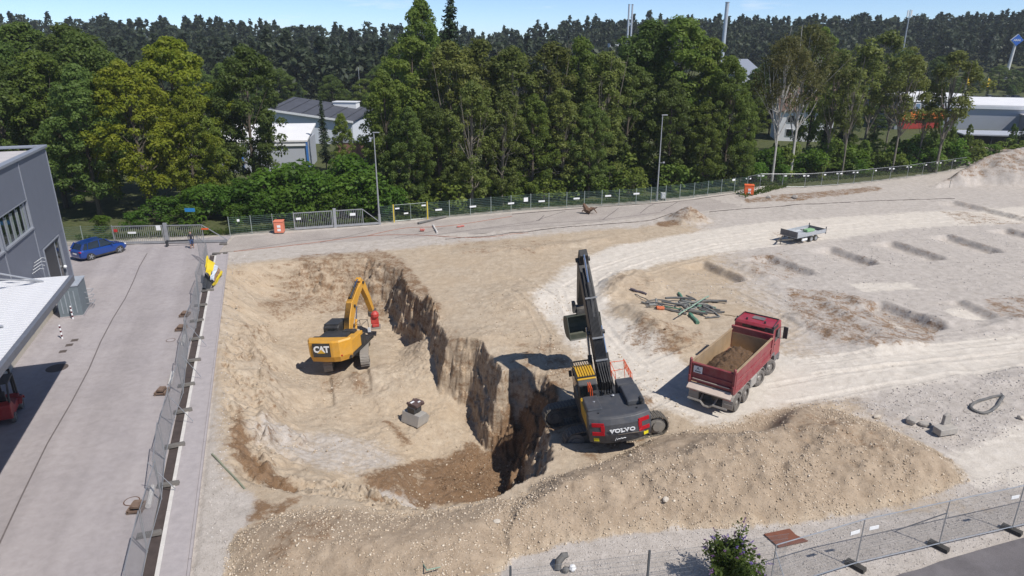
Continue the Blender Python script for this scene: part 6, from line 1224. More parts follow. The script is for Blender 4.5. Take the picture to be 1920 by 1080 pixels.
for i, p in enumerate(fpts[:4]):
    o = put('ballast_block', fb, None, (p.x, p.y, hz(p.x, p.y) + .03), (0, 0, R(38))); tag(o, 'black rubber fence foot in the front, ' + ('below the flowering bush', 'at the bottom edge right of the bush', 'in front of the rusty plate right side', 'at the right picture edge')[i], 'fence foot', 'black rubber feet of the front fence')
p = fpts[2]; q = MB(); q.tube([(p.x, p.y, 1.7), (p.x - 1.15, p.y + 1.0, .06)], .022, 6); tag(q.build('back_strut', M_TUBE), 'long diagonal strut behind the bottom right fence', 'strut'); p = fpts[0]; q = MB(); q.tube([(p.x, p.y, 2.0), (p.x + .6, p.y - 1.0, .1)], .018, 6); tag(q.build('front_strut', M_TUBE), 'thin strut at the post beside the flowering bush', 'strut')
gp = [W(700, 1118, 2.0), W(957, 1064, 2.0), W(1218, 1034, 2.0), W(1480, 1000, 1.9)]
for i, (a, b) in enumerate(zip(gp[:-1], gp[1:])):
    d = b - a; an = math.atan2(d.y, d.x); o = empty('wire_mesh_fence', (a.x, a.y, -.1), an, ('fine wire mesh fence at the bottom edge left of the first post', 'fine wire mesh fence between the two bottom edge posts', 'fine wire mesh fence behind the flowering bush')[i], 'fence', 'wire mesh fence at the bottom edge'); ln = d.length
    q = MB(); q.box((0, 0, 1.07), (.07, .07, 2.14)); q.build('post', M_ANTH if False else mat('post_dark', (.10, .11, .12), .5, .4), o); q = MB(); n_ = int(ln / .05)
    for k_ in range(n_): q.beam((ln * k_ / n_, 0, 0), (ln * k_ / n_, 0, 2.0), .005, .005)
    for k_ in range(10): q.beam((0, 0, .1 + k_ * .21), (ln, 0, .1 + k_ * .21), .006, .006)
    q.build('wire_mesh', M_WIRE, o)
q = MB(); cs = [W(*c_) for c_ in ((1432, 1004), (1480, 994), (1492, 1006), (1515, 1017), (1460, 1029))]; q.prism([(c_.x, c_.y) for c_ in cs], .05, .085, 'z'); tag(q.build('rusty_plate', mat('rust_plate', (.17, .062, .035), .85, var=.18)), 'flat rusty brown steel plate lying on grey gravel behind the front fence', 'steel plate')

# flowering bush at the bottom edge
def buddleia():
    p = W(1362, 1090, .3); root = empty('flowering_bush', (p.x, p.y - .2, 0), 0, 'green bush with purple flower spikes at the bottom edge', 'bush'); rng = np.random.default_rng(11)
    st = MB(); cs = []; ns = []; tips = []
    for i in range(46):
        an = rng.random() * 6.28; sp_ = rng.uniform(.1, 1.25); h = rng.uniform(1.3, 2.4) * (1 - .22 * (sp_ / 1.2) ** 2) + (.5 if i % 9 == 0 else 0); e = np.array([math.cos(an) * sp_, math.sin(an) * sp_, h]); m_ = np.array([e[0] * .35, e[1] * .35, h * .6]); st.tube([(0.05 * math.cos(an), .05 * math.sin(an), 0), tuple(m_), tuple(e)], 1, 4, radii=[.02, .014, .006]); tips.append((e, e - m_))
        k_ = 120; t = rng.random(k_); b_ = m_ * (1 - t[:, None]) + e * t[:, None]; b_ = np.where(rng.random((k_, 1)) < .35, b_ * np.array([.7, .7, .8]), b_); cs.append(b_ + rng.normal(size=(k_, 3)) * .10); nn = rng.normal(size=(k_, 3)) * .6; nn[:, 2] += .8; ns.append(nn)
    st.build('stems', M_BARK, root); c = np.concatenate(cs); s = rng.uniform(.05, .12, len(c)); v = quads(rng, c, np.concatenate(ns), s, s * .42); put('foliage', np_mesh('foliage', v, np.arange(len(v)).reshape(-1, 4), 4, leaf_mat('buddleia_leaves', (.055, .105, .02), (.14, .20, .04), 1.5)), root)
    for i, (e, d_) in enumerate(tips):
        d_ = d_ / np.linalg.norm(d_); d_ = d_ + np.array([d_[0] * .8, d_[1] * .8, -.1]); d_ /= np.linalg.norm(d_); k_ = 60; t = rng.random(k_) ** .9; L_ = rng.uniform(.16, .34); cc_ = e + d_ * (t[:, None] * L_) + rng.normal(size=(k_, 3)) * (.026 * (1 - t[:, None] * .75)); cc_[:, 2] -= .25 * L_ * t ** 2; s = rng.uniform(.012, .024, k_); vv = quads(rng, cc_, rng.normal(size=(k_, 3)), s, s * .8)
        put('flower_spike', np_mesh('flower_spike', vv, np.arange(len(vv)).reshape(-1, 4), 4, MATS.setdefault('lilac%d' % (i % 2), mat('lilac_%d' % (i % 2), ((.20, .13, .38), (.15, .07, .17))[i % 2], .8, var=.3))), root)
buddleia()

# ------------------------------------------------------------------ people
def person(loc, rz, label):
    root = empty('person', loc, rz, label, 'person'); me = bpy.data.meshes.new('body')
    J = [(0, 0, .93, .13), (0, -.01, 1.12, .12), (0, -.01, 1.32, .15), (0, 0, 1.45, .09), (0, .01, 1.54, .055), (0, .03, 1.66, .10), (0, .02, 1.73, .085),
         (.18, 0, 1.40, .065), (.25, -.03, 1.15, .048), (.24, .10, .93, .036), (.235, .14, .85, .035), (-.18, 0, 1.40, .065), (-.26, .02, 1.16, .048), (-.25, .16, .96, .036), (-.245, .20, .89, .035),
         (.09, .02, .86, .095), (.11, .10, .48, .065), (.11, .02, .09, .045), (.12, .16, .04, .04), (-.09, 0, .86, .095), (-.11, -.04, .48, .065), (-.11, -.16, .10, .045), (-.12, -.04, .04, .04)]
    E = [(0, 1), (1, 2), (2, 3), (3, 4), (4, 5), (5, 6), (2, 7), (7, 8), (8, 9), (9, 10), (2, 11), (11, 12), (12, 13), (13, 14), (0, 15), (15, 16), (16, 17), (17, 18), (0, 19), (19, 20), (20, 21), (21, 22)]
    me.from_pydata([j[:3] for j in J], E, []); o = bpy.data.objects.new('body', me); link(o, root)
    sk = o.modifiers.new('Skin', 'SKIN'); me.skin_vertices[0].data[0].use_root = True
    for i, j in enumerate(J): me.skin_vertices[0].data[i].radius = (j[3], j[3] * (.75 if i in (1, 2) else 1))
    ss = o.modifiers.new('Subdivision', 'SUBSURF'); ss.levels = 2; ss.render_levels = 2
    skin = bpy.data.materials.new('person_clothes'); skin.use_nodes = True; n = skin.node_tree.nodes; l = skin.node_tree.links; t = n.new('ShaderNodeTexCoord'); sx = n.new('ShaderNodeSeparateXYZ'); l.new(t.outputs['Object'], sx.inputs[0])
    rp = n.new('ShaderNodeValToRGB'); rp.color_ramp.interpolation = 'CONSTANT'; el = rp.color_ramp.elements; el[0].position = 0; el[0].color = (.03, .028, .028, 1); el[1].position = .045; el[1].color = (.45, .26, .18, 1)
    for pz, c_ in ((.27, (.04, .07, .16, 1)), (.535, (.025, .025, .035, 1)), (.83, (.45, .26, .18, 1)), (.955, (.05, .03, .02, 1))): e_ = el.new(pz); e_.color = c_
    dv_ = n.new('ShaderNodeMath'); dv_.operation = 'DIVIDE'; dv_.inputs[1].default_value = 1.8; l.new(sx.outputs[2], dv_.inputs[0]); l.new(dv_.outputs[0], rp.inputs[0]); l.new(rp.outputs[0], n['Principled BSDF'].inputs['Base Color']); n['Principled BSDF'].inputs['Roughness'].default_value = .8; me.materials.append(skin)
    q = MB(); q.ball((0, .005, 1.735), .098, 10, 6, (.9, 1, .8)); q.build('hair', mat('hair_dark', (.035, .022, .014), .7), root, smooth=True)
    q = MB(); q.prism([(.10, 1.655), (.145, 1.645), (.10, 1.68)], -.012, .012, 'x'); 
    for s in (-1, 1): q.ball((s * .10, .02, 1.66), .022, 6, 4); 
    q.build('face', mat('skin_tone', (.45, .26, .18), .7), root)
    q = MB()
    for s in (-1, 1): q.ball((s * .035, .125, 1.675), .010, 6, 4)
    q.build('eyes', M_ANTH, root); return root
person(W(361, 466), R(200), 'person in dark T-shirt and blue shorts walking past the left gate')
# ------------------------------------------------------------------ buildings beyond the trees
M_HWALL = mat('render_white', (.74, .74, .74), .8, var=.04); M_HGREY = mat('render_grey', (.62, .65, .70), .8, var=.05); M_TILE = mat('dark_roof', (.065, .068, .08), .7, var=.2, scale=.5); M_BRTILE = mat('brown_tiles', (.12, .075, .055), .85, var=.3, scale=.6); M_BRICK = mat('brick_wall', (.26, .14, .10), .85, var=.25); M_BLUE = mat('blue_clad', (.04, .16, .46), .5, var=.08); M_ORW = mat('orange_clad', (.70, .17, .03), .6, var=.06); M_LGREY = mat('light_grey_clad', (.40, .42, .46), .6, var=.05, scale=.3); M_REDW = mat('red_clad', (.30, .03, .02), .6)
M_ROOFW = mat('white_roof', (.72, .71, .70), .7, var=.08, scale=.3)
def house(name, loc, rz, label, w_, d_, hw, roof, wm, rm, wins=(), name2='building'):
    root = empty(name, loc, rz, label, name2); q = MB(); q.box((0, 0, hw / 2), (w_, d_, hw)); q.build('wall', wm, root); q = MB()
    if roof[0] == 'gable': q.prism([(-d_ / 2 - .4, hw - .1), (0, hw + roof[1]), (d_ / 2 + .4, hw - .1), (d_ / 2 + .4, hw + .1), (0, hw + roof[1] + .25), (-d_ / 2 - .4, hw + .1)], -w_ / 2 - .4, w_ / 2 + .4, 'x')
    elif roof[0] == 'mono': q.prism([(-d_ / 2 - .3, hw + .02), (d_ / 2 + .3, hw + roof[1]), (d_ / 2 + .3, hw + roof[1] + .25), (-d_ / 2 - .3, hw + .27)], -w_ / 2 - .3, w_ / 2 + .3, 'x')
    else: q.box((0, 0, hw + .12), (w_ + .2, d_ + .2, .24))
    q.build('roof', rm, root)
    if roof[0] == 'gable':
        for s in (-1, 1): q = MB(); q.prism([(-d_ / 2, hw - .1), (0, hw + roof[1] - .05), (d_ / 2, hw - .1)], s * w_ / 2 - .1, s * w_ / 2 + .1, 'x'); q.build('gable', wm, root)
    for (x, z, ww, hh) in wins:
        q = MB(); q.box((x, -d_ / 2 - .02, z), (ww + .2, .12, hh + .2)); f = q.build('window', M_WHITE, root); q = MB(); q.box((x, -d_ / 2 - .07, z), (ww, .06, hh)); q.build('pane', M_GLASS, f)
    return root
def anchor(u, v, y, dz=0): p = at_y(u, v, y); return Vector((p.x, p.y, 0))
h1 = house('white_hall', (-43.2, 115, 0), R(8), 'low white hall with a bright sloping roof behind the left thicket', 19, 11, 4.7, ('mono', 1.5), M_LGREY, M_ROOFW)
q = MB(); q.box((9.6, -5.6, 2.3), (.3, .3, 4.6)); q.box((-.5, -5.6, 2.4), (.3, .2, 4.6)); q.build('blue_trim', M_BLUE, h1); q = MB(); q.box((0, -5.65, 4.25), (19.2, .2, .35)); q.build('fascia', M_WHITE, h1)
h2 = empty('sloped_roof_house', at_y(612, 262, 150), R(-9), 'pale grey house with a long dark sloping roof behind the dark spruce', 'house'); h2.location.z = 0
q = MB(); q.prism([(-8.6, 0), (8.6, 0), (8.6, 4.5), (-8.6, 6.6)], -6, 5, 'y'); q.build('wall', M_HGREY, h2)
q = MB(); q.add([(-9.2, -6.6, 6.95), (9.0, -6.6, 4.75), (9.0, 5.4, 6.3), (-9.2, 5.4, 8.6), (-9.2, -6.6, 6.7), (9.0, -6.6, 4.5), (9.0, 5.4, 6.0), (-9.2, 5.4, 8.3)], [(0, 1, 2, 3), (7, 6, 5, 4), (0, 4, 5, 1), (1, 5, 6, 2), (2, 6, 7, 3), (3, 7, 4, 0)]); q.build('roof', M_TILE, h2)
q = MB(); q.add([(-9.25, -6.65, 6.98), (9.05, -6.65, 4.78), (9.05, -6.65, 4.38), (-9.25, -6.65, 6.55), (-9.25, -6.75, 6.98), (9.05, -6.75, 4.78), (9.05, -6.75, 4.38), (-9.25, -6.75, 6.55)], [(0, 1, 2, 3), (7, 6, 5, 4), (0, 4, 5, 1), (3, 2, 6, 7), (1, 5, 6, 2), (0, 3, 7, 4)]); q.build('fascia', M_WHITE, h2)
for x in range(-8, 9, 3): q = MB(); q.beam((x, -6.6, 6.98 - (x + 9.2) * .1209 + .03), (x, 5.4, 8.62 - (x + 9.2) * .1264 + .03), .09, .08); q.build('roof_seam', M_ANTH, h2)
q = MB(); q.box((3.4, 4.4, 6.9), (5.2, 2.2, 1.6)); q.box((3.4, 4.4, 7.75), (5.5, 2.5, .18)); q.build('dormer', M_WHITE, h2)
for x in (5.0, 6.6, -5): q = MB(); q.box((x, -6.03, 3.0), (.9, .12, 1.6)); f = q.build('window', M_WHITE, h2); q = MB(); q.box((x, -6.1, 3.0), (.7, .06, 1.4)); q.build('pane', M_GLASS, f)
p = at_y(672, 268, 128); house('brick_wing', (p.x, p.y, 0), R(-6), 'low brick wall building right of the sloping roof house', 6.5, 5, 2.6, ('flat', 0), M_BRICK, M_LGREY)
p = at_y(508, 235, 150); house('small_house', (p.x, p.y, 0), R(10), 'tiny white house with a grey roof left of the white hall', 2.8, 5, 4.6, ('gable', 1.6), M_HWALL, mat('pale_tiles', (.25, .26, .3), .7), [(.2, 3.2, .8, 1.1)])
p = at_y(676, 290, 104); cr_ = empty('orange_container', (p.x, p.y, 0), R(5), 'rusty orange skip beside the brick wall', 'skip'); q = MB(); q.prism([(-1.6, .3), (-1.2, 0), (1.2, 0), (1.6, .3), (1.6, 1.7), (-1.6, 1.7)], -1, 1, 'y'); q.build('body', mat('skip_orange', (.50, .09, .03), .7, dust=.2), cr_); q = MB(); q.box((0, 0, 1.74), (3.4, 2.2, .1)); q.build('rim', M_BRN, cr_)
p = at_y(1500, 250, 152); h3 = house('white_house', (p.x, p.y, 0), R(-12), 'white house with a brown tiled gable roof behind the birches', 11.0, 9, 6.2, ('gable', 4.6), M_HWALL, M_BRTILE, [(3.6, 4.6, 1.3, 1.4), (1.0, 4.6, 1.3, 1.4), (-3, 4.6, 1.3, 1.4), (3.6, 1.8, 1.3, 1.4), (-3, 1.8, 1.3, 1.4)])
q = MB(); q.box((-1.2, .6, 10.9), (.9, .7, 2.2)); q.build('chimney', M_BRICK, h3)
p = at_y(1374, 122, 235); house('barn', (p.x, p.y, 0), R(35), 'big grey roof showing above the trees below the tall chimney', 14, 14, 10.5, ('gable', 4.5), M_LGREY, mat('slate_roof', (.20, .22, .26), .6, var=.1))
p = at_y(1640, 165, 255); house('blue_hall', (p.x, p.y, 0), R(8), 'blue and white industrial hall seen between the slim trees', 26, 14, 5.6, ('flat', 0), M_HWALL, M_BLUE); q = MB(); q.box((p.x, p.y - 7.4, 5.2), (27, .5, 3.4), R(8)); o = q.build('blue_band', M_BLUE); o.parent = bpy.data.objects['blue_hall']; o.matrix_parent_inverse = Matrix.LocRotScale(Vector((p.x, p.y, 0)), Euler((0, 0, R(8))), None).inverted()
p = at_y(1705, 235, 178); h4 = empty('orange_shop', (p.x, p.y, 0), R(12), 'white roofed shop with an orange band and red ground floor', 'shop')
q = MB(); q.box((0, 0, 3.9), (19, 12, 7.8)); q.build('wall', mat('shop_grey', (.19, .21, .22), .7), h4); q = MB(); q.box((0, 0, 7.9), (19.4, 12.4, .3)); q.build('roof', M_ROOFW, h4); q = MB(); q.box((0, -6.15, 7.2), (19.2, .25, 1.5)); q.build('fascia', M_WHITE, h4)
q = MB(); q.box((-1.5, -6.4, 3.3), (15, .9, 1.7)); q.build('orange_band', M_ORW, h4); q = MB(); q.box((-1.5, -6.12, 1.2), (14, .2, 2.3)); q.build('shop_front', M_REDW, h4)
for x in (-4, 1.5, 6): q = MB(); q.box((x, -6.06, 5.4), (1.4, .1, 1.4)); f = q.build('window', M_WHITE, h4); q = MB(); q.box((x, -6.14, 5.4), (1.15, .06, 1.2)); q.build('pane', mat('sky_glass', (.12, .2, .3), .08), f)
# flat roofed market hall at the right
c0_ = W(1788, 232, 0.0); mk = empty('market_hall', tuple(at_y(1772, 240, 172).xy) + (0,), R(-21), 'long light grey flat roofed hall at the right edge', 'market hall')
q = MB(); q.box((25, 16, 2.8), (52, 32, 5.6)); q.build('wall', M_LGREY, mk); q = MB(); q.box((25, 16, 5.72), (52.6, 32.6, .3)); q.build('roof', M_ROOFW, mk); q = MB(); q.box((25, -.22, 5.3), (52.4, .3, .7)); q.build('fascia', M_WHITE, mk)
q = MB(); q.box((32, -5, 1.9), (34, 10, 3.8)); q.build('front_wing', mat('wing_grey', (.26, .27, .30), .7), mk); q = MB(); q.box((32, -5, 3.92), (34.6, 10.6, .3)); q.build('wing_roof', mat('wing_roof', (.55, .52, .51), .8), mk)
p = at_y(1840, 262, 132); sh_ = empty('open_shed', (p.x, p.y, 0), R(-14), 'dark open shed with a flat pale metal roof at the right edge', 'shed')
q = MB(); q.box((4, 3, 3.3), (15, 8, .22)); q.build('roof', mat('shed_roof', (.48, .48, .50), .5, .2), sh_); q = MB(); q.box((4, 6.8, 1.6), (14.6, .2, 3.2)); q.build('back_wall', M_ANTH, sh_)
for x in (-3, 1.5, 6.5, 11): q = MB(); q.box((x, -.6, 1.6), (.2, .2, 3.2)); q.build('post', M_ANTH, sh_)
p = at_y(1870, 285, 122); s2_ = empty('small_shed', (p.x, p.y, 0), R(-10), 'low grey shed with a brownish roof in front of the open shed', 'shed'); q = MB(); q.box((0, 0, .9), (7, 4, 1.8)); q.build('wall', M_ANTH, s2_); q = MB(); q.box((0, 0, 1.9), (7.4, 4.4, .2)); q.build('roof', mat('shed_brown', (.27, .21, .17), .8), s2_)
# car park with its cars
pk = [W(*q_) for q_ in ((1700, 200), (1760, 181), (1930, 178), (2100, 185), (2100, 215), (1800, 212))]
sheet('car_park', [(c_.x, c_.y) for c_ in pk], .03, mat('car_park', (.30, .29, .285), .9))
def simple_car(loc, rz, colr, key, label):
    root = empty('parked_car', loc, rz, label, 'car', 'cars in the far car park'); mm = mat('car_' + key, colr, .3, .3, coat=.5); q = MB(); q.prism([(-2.2, .35), (-2.15, .95), (-1.2, 1.0), (1.2, .95), (2.1, .8), (2.2, .4)], -.88, .88, 'y'); q.build('body', mm, root, bevel=.06)
    q = MB(); q.prism([(-1.9, .98), (-1.4, 1.45), (.3, 1.48), (1.1, .97)], -.78, .78, 'y'); q.build('glasshouse', M_GLASS, root, bevel=.05); q = MB(); q.prism([(-1.4, 1.46), (.3, 1.49), (.3, 1.52), (-1.4, 1.50)], -.7, .7, 'y'); q.build('roof', mm, root)
    for x in (-1.35, 1.35):
        for s in (-1, 1): q = MB(); q.cyl((x, s * .7, .32), (x, s * .9, .32), .32, 12); q.build('wheel', M_RUB, root)
CN = ['dark', 'black', 'blue', 'silver', 'dark blue', 'white', 'grey', 'dark red']
CC = [(.03, .03, .035), (.015, .015, .017), (.03, .06, .18), (.35, .36, .38), (.02, .03, .08), (.6, .6, .6), (.12, .125, .13), (.10, .015, .02)]
for i, (u, v, c_) in enumerate([(1778, 191, 0), (1796, 187, 2), (1808, 190, 1), (1825, 187, 4), (1840, 188, 0), (1852, 185, 3), (1868, 187, 1), (1884, 186, 6), (1905, 186, 4)]):
    p = W(u, v); simple_car(tuple(p), R(12 + 70 * (i % 2)), CC[c_], CN[c_].replace(' ', '_'), CN[c_] + ' car in the far car park, ' + ('first', 'second', 'third', 'fourth', 'fifth', 'sixth', 'seventh', 'eighth', 'ninth')[i] + ' from the left')
for i, (u, v) in enumerate([(1807, 181), (1826, 180), (1838, 179), (1846, 178)]):
    p = W(u, v); t = at_y(u + 9, 141 + 3 * (i % 2), p.y); fl = empty('flag_pole', p, R(20), ('flag pole with a yellow flag, leftmost of the four', 'bare flag pole second from the left', 'bare flag pole third from the left', 'flag pole with a yellow flag, rightmost of the four')[i], 'flag pole', 'flag poles by the car park'); q = MB(); q.cyl((0, 0, 0), (0, 0, t.z), .16, 8, .10); q.build('pole', M_GALV, fl)
    if i in (0, 3): c_ = cloth([(.15, 0, t.z - .3), (2.6, .3, t.z - 1.4), (2.4, .5, t.z - 4.6), (.15, 0, t.z - 3.8)], 6, 6, .15, i); c_.build('flag', mat('flag_yellow', (.62, .42, .02), .7), fl)
# sign tower, chimneys, mast
p = at_y(1890, 118, 330); tw = empty('sign_tower', (p.x, p.y, 0), R(-12), 'blue diamond petrol station sign on a tall pale pole at right', 'sign'); tz_ = at_y(1897, 78, 330).z
q = MB(); q.cyl((0, 0, 0), (1.2, 0, tz_ - 1.5), .85, 10, .55); q.build('pole', mat('pale_pole', (.6, .6, .58), .6), tw); q = MB(); q.M = Matrix.Translation((1.4, 0, tz_ + .6)) @ Matrix.Rotation(R(45), 4, 'Y'); q.box((0, 0, 0), (3.6, 1.3, 3.6)); sg_ = q.build('sign_box', M_WHITE, tw); q = MB(); q.M = Matrix.Translation((1.4, -.68, tz_ + .6)) @ Matrix.Rotation(R(45), 4, 'Y'); q.box((0, 0, 0), (3.5, .1, 3.5)); q.build('sign_face', mat('sign_face_blue', (.015, .12, .50), .4), sg_)
lettering('ARAL', 1.25, M_WHITE, sg_, (1.4, -.76, tz_ + .6), (R(90), 0, 0), .02, .03)
for (u, v0, y, r0, lb) in ((1183, 9, 330, .42, 'pair of slender steel chimneys left of the tall round one'), (1364, 5, 300, .8, 'tall pale round chimney above the grey barn roof')):
    t = at_y(u, v0, y); ch = empty('chimney', (t.x, t.y, 0), 0, lb, 'chimney')
    for s in ((-.75, .75) if u < 1200 else (0,)): q = MB(); q.cyl((s, 0, 0), (s, 0, t.z), r0, 14, r0 * .95); q.build('shaft', mat('chimney_steel', (.50, .53, .57), .5, .3), ch); q = MB(); q.cyl((s, 0, t.z), (s, 0, t.z + .25), r0 * 1.15, 14); q.build('cap', M_GALV, ch)
p = at_y(1158, 100, 320); house('plant_building', (p.x, p.y, 0), 0, 'pale block building at the foot of the slender chimneys', 8, 8, max(4, at_y(1158, 82, 320).z), ('flat', 0), M_HWALL, M_LGREY)
t = at_y(1707, 18, 330); ms_ = empty('antenna_mast', (t.x, t.y, 0), 0, 'thin mast with white antennas on top above the right forest', 'mast'); q = MB(); q.cyl((0, 0, 0), (0, 0, t.z), .55, 8, .18); q.build('pole', M_GALV, ms_)
for s in (-1, 1): q = MB(); q.box((s * .8, 0, t.z - 1.6), (.5, .4, 2.8)); q.build('antenna', M_WHITE, ms_)
p = at_y(672, 130, 205); q = MB(); q.cyl((0, 0, 0), (0, 0, at_y(672, 126, 205).z), .16, 6, .08); o = q.build('light_pole', M_GALV); o.location = (p.x, p.y, 0); tag(o, 'distant thin pole in front of the dark forest above the grey house', 'pole')

# ------------------------------------------------------------------ red forklift under the canopy
p = W(22, 786); fk = empty('forklift', (p.x - .5, p.y + .4, 0), STREET_ROT + R(96), 'red and black forklift under the white canopy, cut by the left edge', 'forklift')
q = MB(); q.prism([(-1.3, .35), (-1.3, 1.15), (-.9, 1.25), (-.4, .75), (.6, .75), (.9, .9), (.9, .35)], -.55, .55, 'y'); q.build('body', mat('forklift_red', (.28, .012, .016), .4, dust=.1), fk, bevel=.05)
q = MB()
for s in (-1, 1): q.tube([(.75, s * .5, .9), (.6, s * .5, 2.1), (-.7, s * .5, 2.15), (-1.05, s * .5, 1.2)], .05, 6)
q.box((-.05, 0, 2.17), (1.3, 1.1, .06)); q.build('overhead_guard', M_BLACK, fk)
q = MB(); q.box((-.15, 0, .95), (.5, .5, .2)); q.box((-.38, 0, 1.3), (.14, .48, .6)); q.build('seat', M_BLACK, fk, bevel=.04)
q = MB()
for s in (-1, 1): q.box((1.1, s * .3, 1.15), (.12, .1, 2.2))
q.box((1.1, 0, 2.2), (.1, .7, .1)); q.box((1.1, 0, .4), (.1, .9, .4)); q.build('mast', M_BLACK, fk)
for s in (-1, 1):
    q = MB(); q.box((1.75, s * .25, .10), (1.2, .12, .05)); q.build('fork', M_BLACK, fk); wheel(fk, (.6, s * .55, .33), .33, .24, s, R(90)); wheel(fk, (-.95, s * .5, .27), .27, .2, s, R(90))
    q = MB()
    for i in range(5): a0, a1 = R(20 + i * 28), R(48 + i * 28); q.beam((.6 + .42 * math.cos(a0), s * .6, .33 + .42 * math.sin(a0)), (.6 + .42 * math.cos(a1), s * .6, .33 + .42 * math.sin(a1)), .28, .05)
    q.build('fender', MATS['forklift_red'], fk)

# ------------------------------------------------------------------ things lying about the site
def gz_(p): return hz(p[0], p[1])
M_PIPE = mat('old_pipe', (.075, .08, .085), .7, dust=.35); M_PIPE2 = mat('grey_pipe', (.17, .18, .175), .7, dust=.35); M_PGRN = mat('green_pipe', (.055, .20, .13), .6, dust=.25); M_PLG = mat('pale_green_pipe', (.20, .32, .24), .6, dust=.25); M_PORG = mat('orange_pipe', (.55, .12, .03), .6, dust=.2)
rp_ = np.random.default_rng(23)
for i in range(34):
    u = 1215 + 130 * rp_.random() ** 1.0; v = 566 + 24 * rp_.random(); p = W(u, v); L_ = rp_.uniform(.8, 2.3); an = rp_.normal() * .55 - .35; z = gz_(p) + .08 + .34 * rp_.random() * (1 - abs(u - 1270) / 90); bend = rp_.normal() * .35
    d = Vector((math.cos(an), math.sin(an), rp_.normal() * .08)); nrm_ = Vector((-d.y, d.x, 0)); pts = [Vector((p.x, p.y, z)) + d * (L_ * (t - .5)) + nrm_ * (bend * (4 * (t - .5) ** 2)) for t in np.linspace(0, 1, 7)]
    q = MB(); m_ = [M_PIPE, M_PIPE, M_PIPE2, M_PIPE, M_PGRN][i % 5] if i % 7 else M_PIPE2; q.tube(pts, rp_.uniform(.05, .10), 8); tag(q.build('scrap_pipe', m_), 'short old plastic pipe in the tangled pipe heap on the gravel', 'pipe', 'old pipes in the heap')
for nm, a, b, r_, m_, lb, ct in (('long_pole', (1270, 609), (1328, 562), .05, M_PLG, 'long pale green pole lying across the pipe heap', 'pole'), ('green_pipe', (1272, 553), (1290, 576), .11, M_PGRN, 'short dark green pipe at the top of the pipe heap', 'pipe'), ('green_pipe', (1293, 594), (1308, 609), .15, M_PGRN, 'thick green pipe end at the front of the pipe heap', 'pipe'), ('dark_board', (1181, 553), (1212, 557), .10, mat('plum_board', (.07, .055, .065), .7), 'dark board lying left of the pipe heap', 'board'), ('dark_rod', (1190, 558), (1216, 566), .04, M_PIPE, 'thin dark rod below the dark board', 'rod'), ('wire_rod', (1340, 588), (1380, 594), .03, mat('tan_rod', (.3, .22, .13), .8), 'thin brownish rod at the right end of the pipe heap', 'rod'), ('black_pipe', (1322, 597), (1348, 596), .07, M_PIPE, 'black straight pipe right of the thick green pipe', 'pipe'), ('orange_pipe', (1230, 590), (1243, 589), .15, M_PORG, 'orange pipe piece at the lower left of the pipe heap', 'pipe'),
    ('black_pipe', (784, 421), (836, 408), .14, M_PIPE, 'long black pipe lying near the yellow gate', 'pipe'), ('long_pole', (398, 853), (459, 917), .05, mat('mossy_pole', (.20, .22, .15), .8, dust=.3), 'greenish pole lying on white gravel beside the walkway', 'pole'), ('red_board', (857, 427), (870, 425), .10, mat('red_board', (.42, .10, .08), .7, dust=.3), 'small red board lying on the yard', 'board'), ('barrier_part', (812, 424), (820, 438), .11, M_CONC2, 'pale broken barrier piece lying on the yard', 'barrier piece'), ('red_board', (788, 434), (796, 434), .16, MATS['red_board'], 'red and white block left of the barrier piece', 'block')):
    A_ = W(*a); B_ = W(*b); A_.z = gz_(A_) + r_ + (.5 if nm == 'long_pole' and a[0] > 1000 else 0); B_.z = gz_(B_) + r_ + (.25 if nm == 'long_pole' and a[0] > 1000 else 0); q = MB(); n_ = 5; q.tube([A_ + (B_ - A_) * t / n_ + Vector((0, 0, .03 * math.sin(t * 2.2))) for t in range(n_ + 1)], r_, 8); tag(q.build(nm, m_), lb, ct)
# hose loop, hose piece
def loop(uv, r_, m_, nm, lb, ct, close=True, z=0):
    P_ = [W(*a) for a in uv]; pts = []; n_ = len(P_)
    for i in range(n_ if close else n_ - 1):
        a, b, c_, d = P_[(i - 1) % n_ if close else max(i - 1, 0)], P_[i], P_[(i + 1) % n_], P_[(i + 2) % n_ if close else min(i + 2, n_ - 1)]
        for t in np.linspace(0, 1, 7)[:-1]: pts.append(.5 * ((2 * b) + (c_ - a) * t + (2 * a - 5 * b + 4 * c_ - d) * t * t + (3 * b - a - 3 * c_ + d) * t ** 3))
    if not close: pts.append(P_[-1])
    for p in pts: p.z = gz_(p) + r_ * .8 + z
    q = MB(); q.tube(pts, r_, 7); return tag(q.build(nm, m_), lb, ct)
loop([(1880, 747), (1868, 765), (1850, 777), (1832, 776), (1819, 768), (1830, 757), (1855, 750), (1878, 745)], .085, M_PIPE, 'hose_loop', 'dark hose bent into a loop on the grey gravel, right side', 'hose', False)
hb = W(1062, 1066); q = MB(); q.tube([(-.35, -.1, .05), (-.30, .05, .30), (-.12, .16, .46), (.06, .2, .48)], .13, 9, radii=[.13, .15, .14, .10]); q.ball((-.05, -.2, .1), .14); o = q.build('hose_end', M_PIPE); o.location = (hb.x, hb.y, gz_(hb)); tag(o, 'bent black plastic hose end in a pale pile at the bottom edge', 'hose')
q = MB(); q.ball((.22, -.12, .12), .15, 7, 4); o = q.build('plastic_scrap', M_WHITE); o.location = (hb.x, hb.y, gz_(hb)); tag(o, 'small white scrap next to the bent black hose end', 'scrap')
M_CAB2 = mat('cable_dark', (.06, .045, .04), .8); M_CABR = mat('cable_red', (.30, .12, .08), .8, dust=.4)
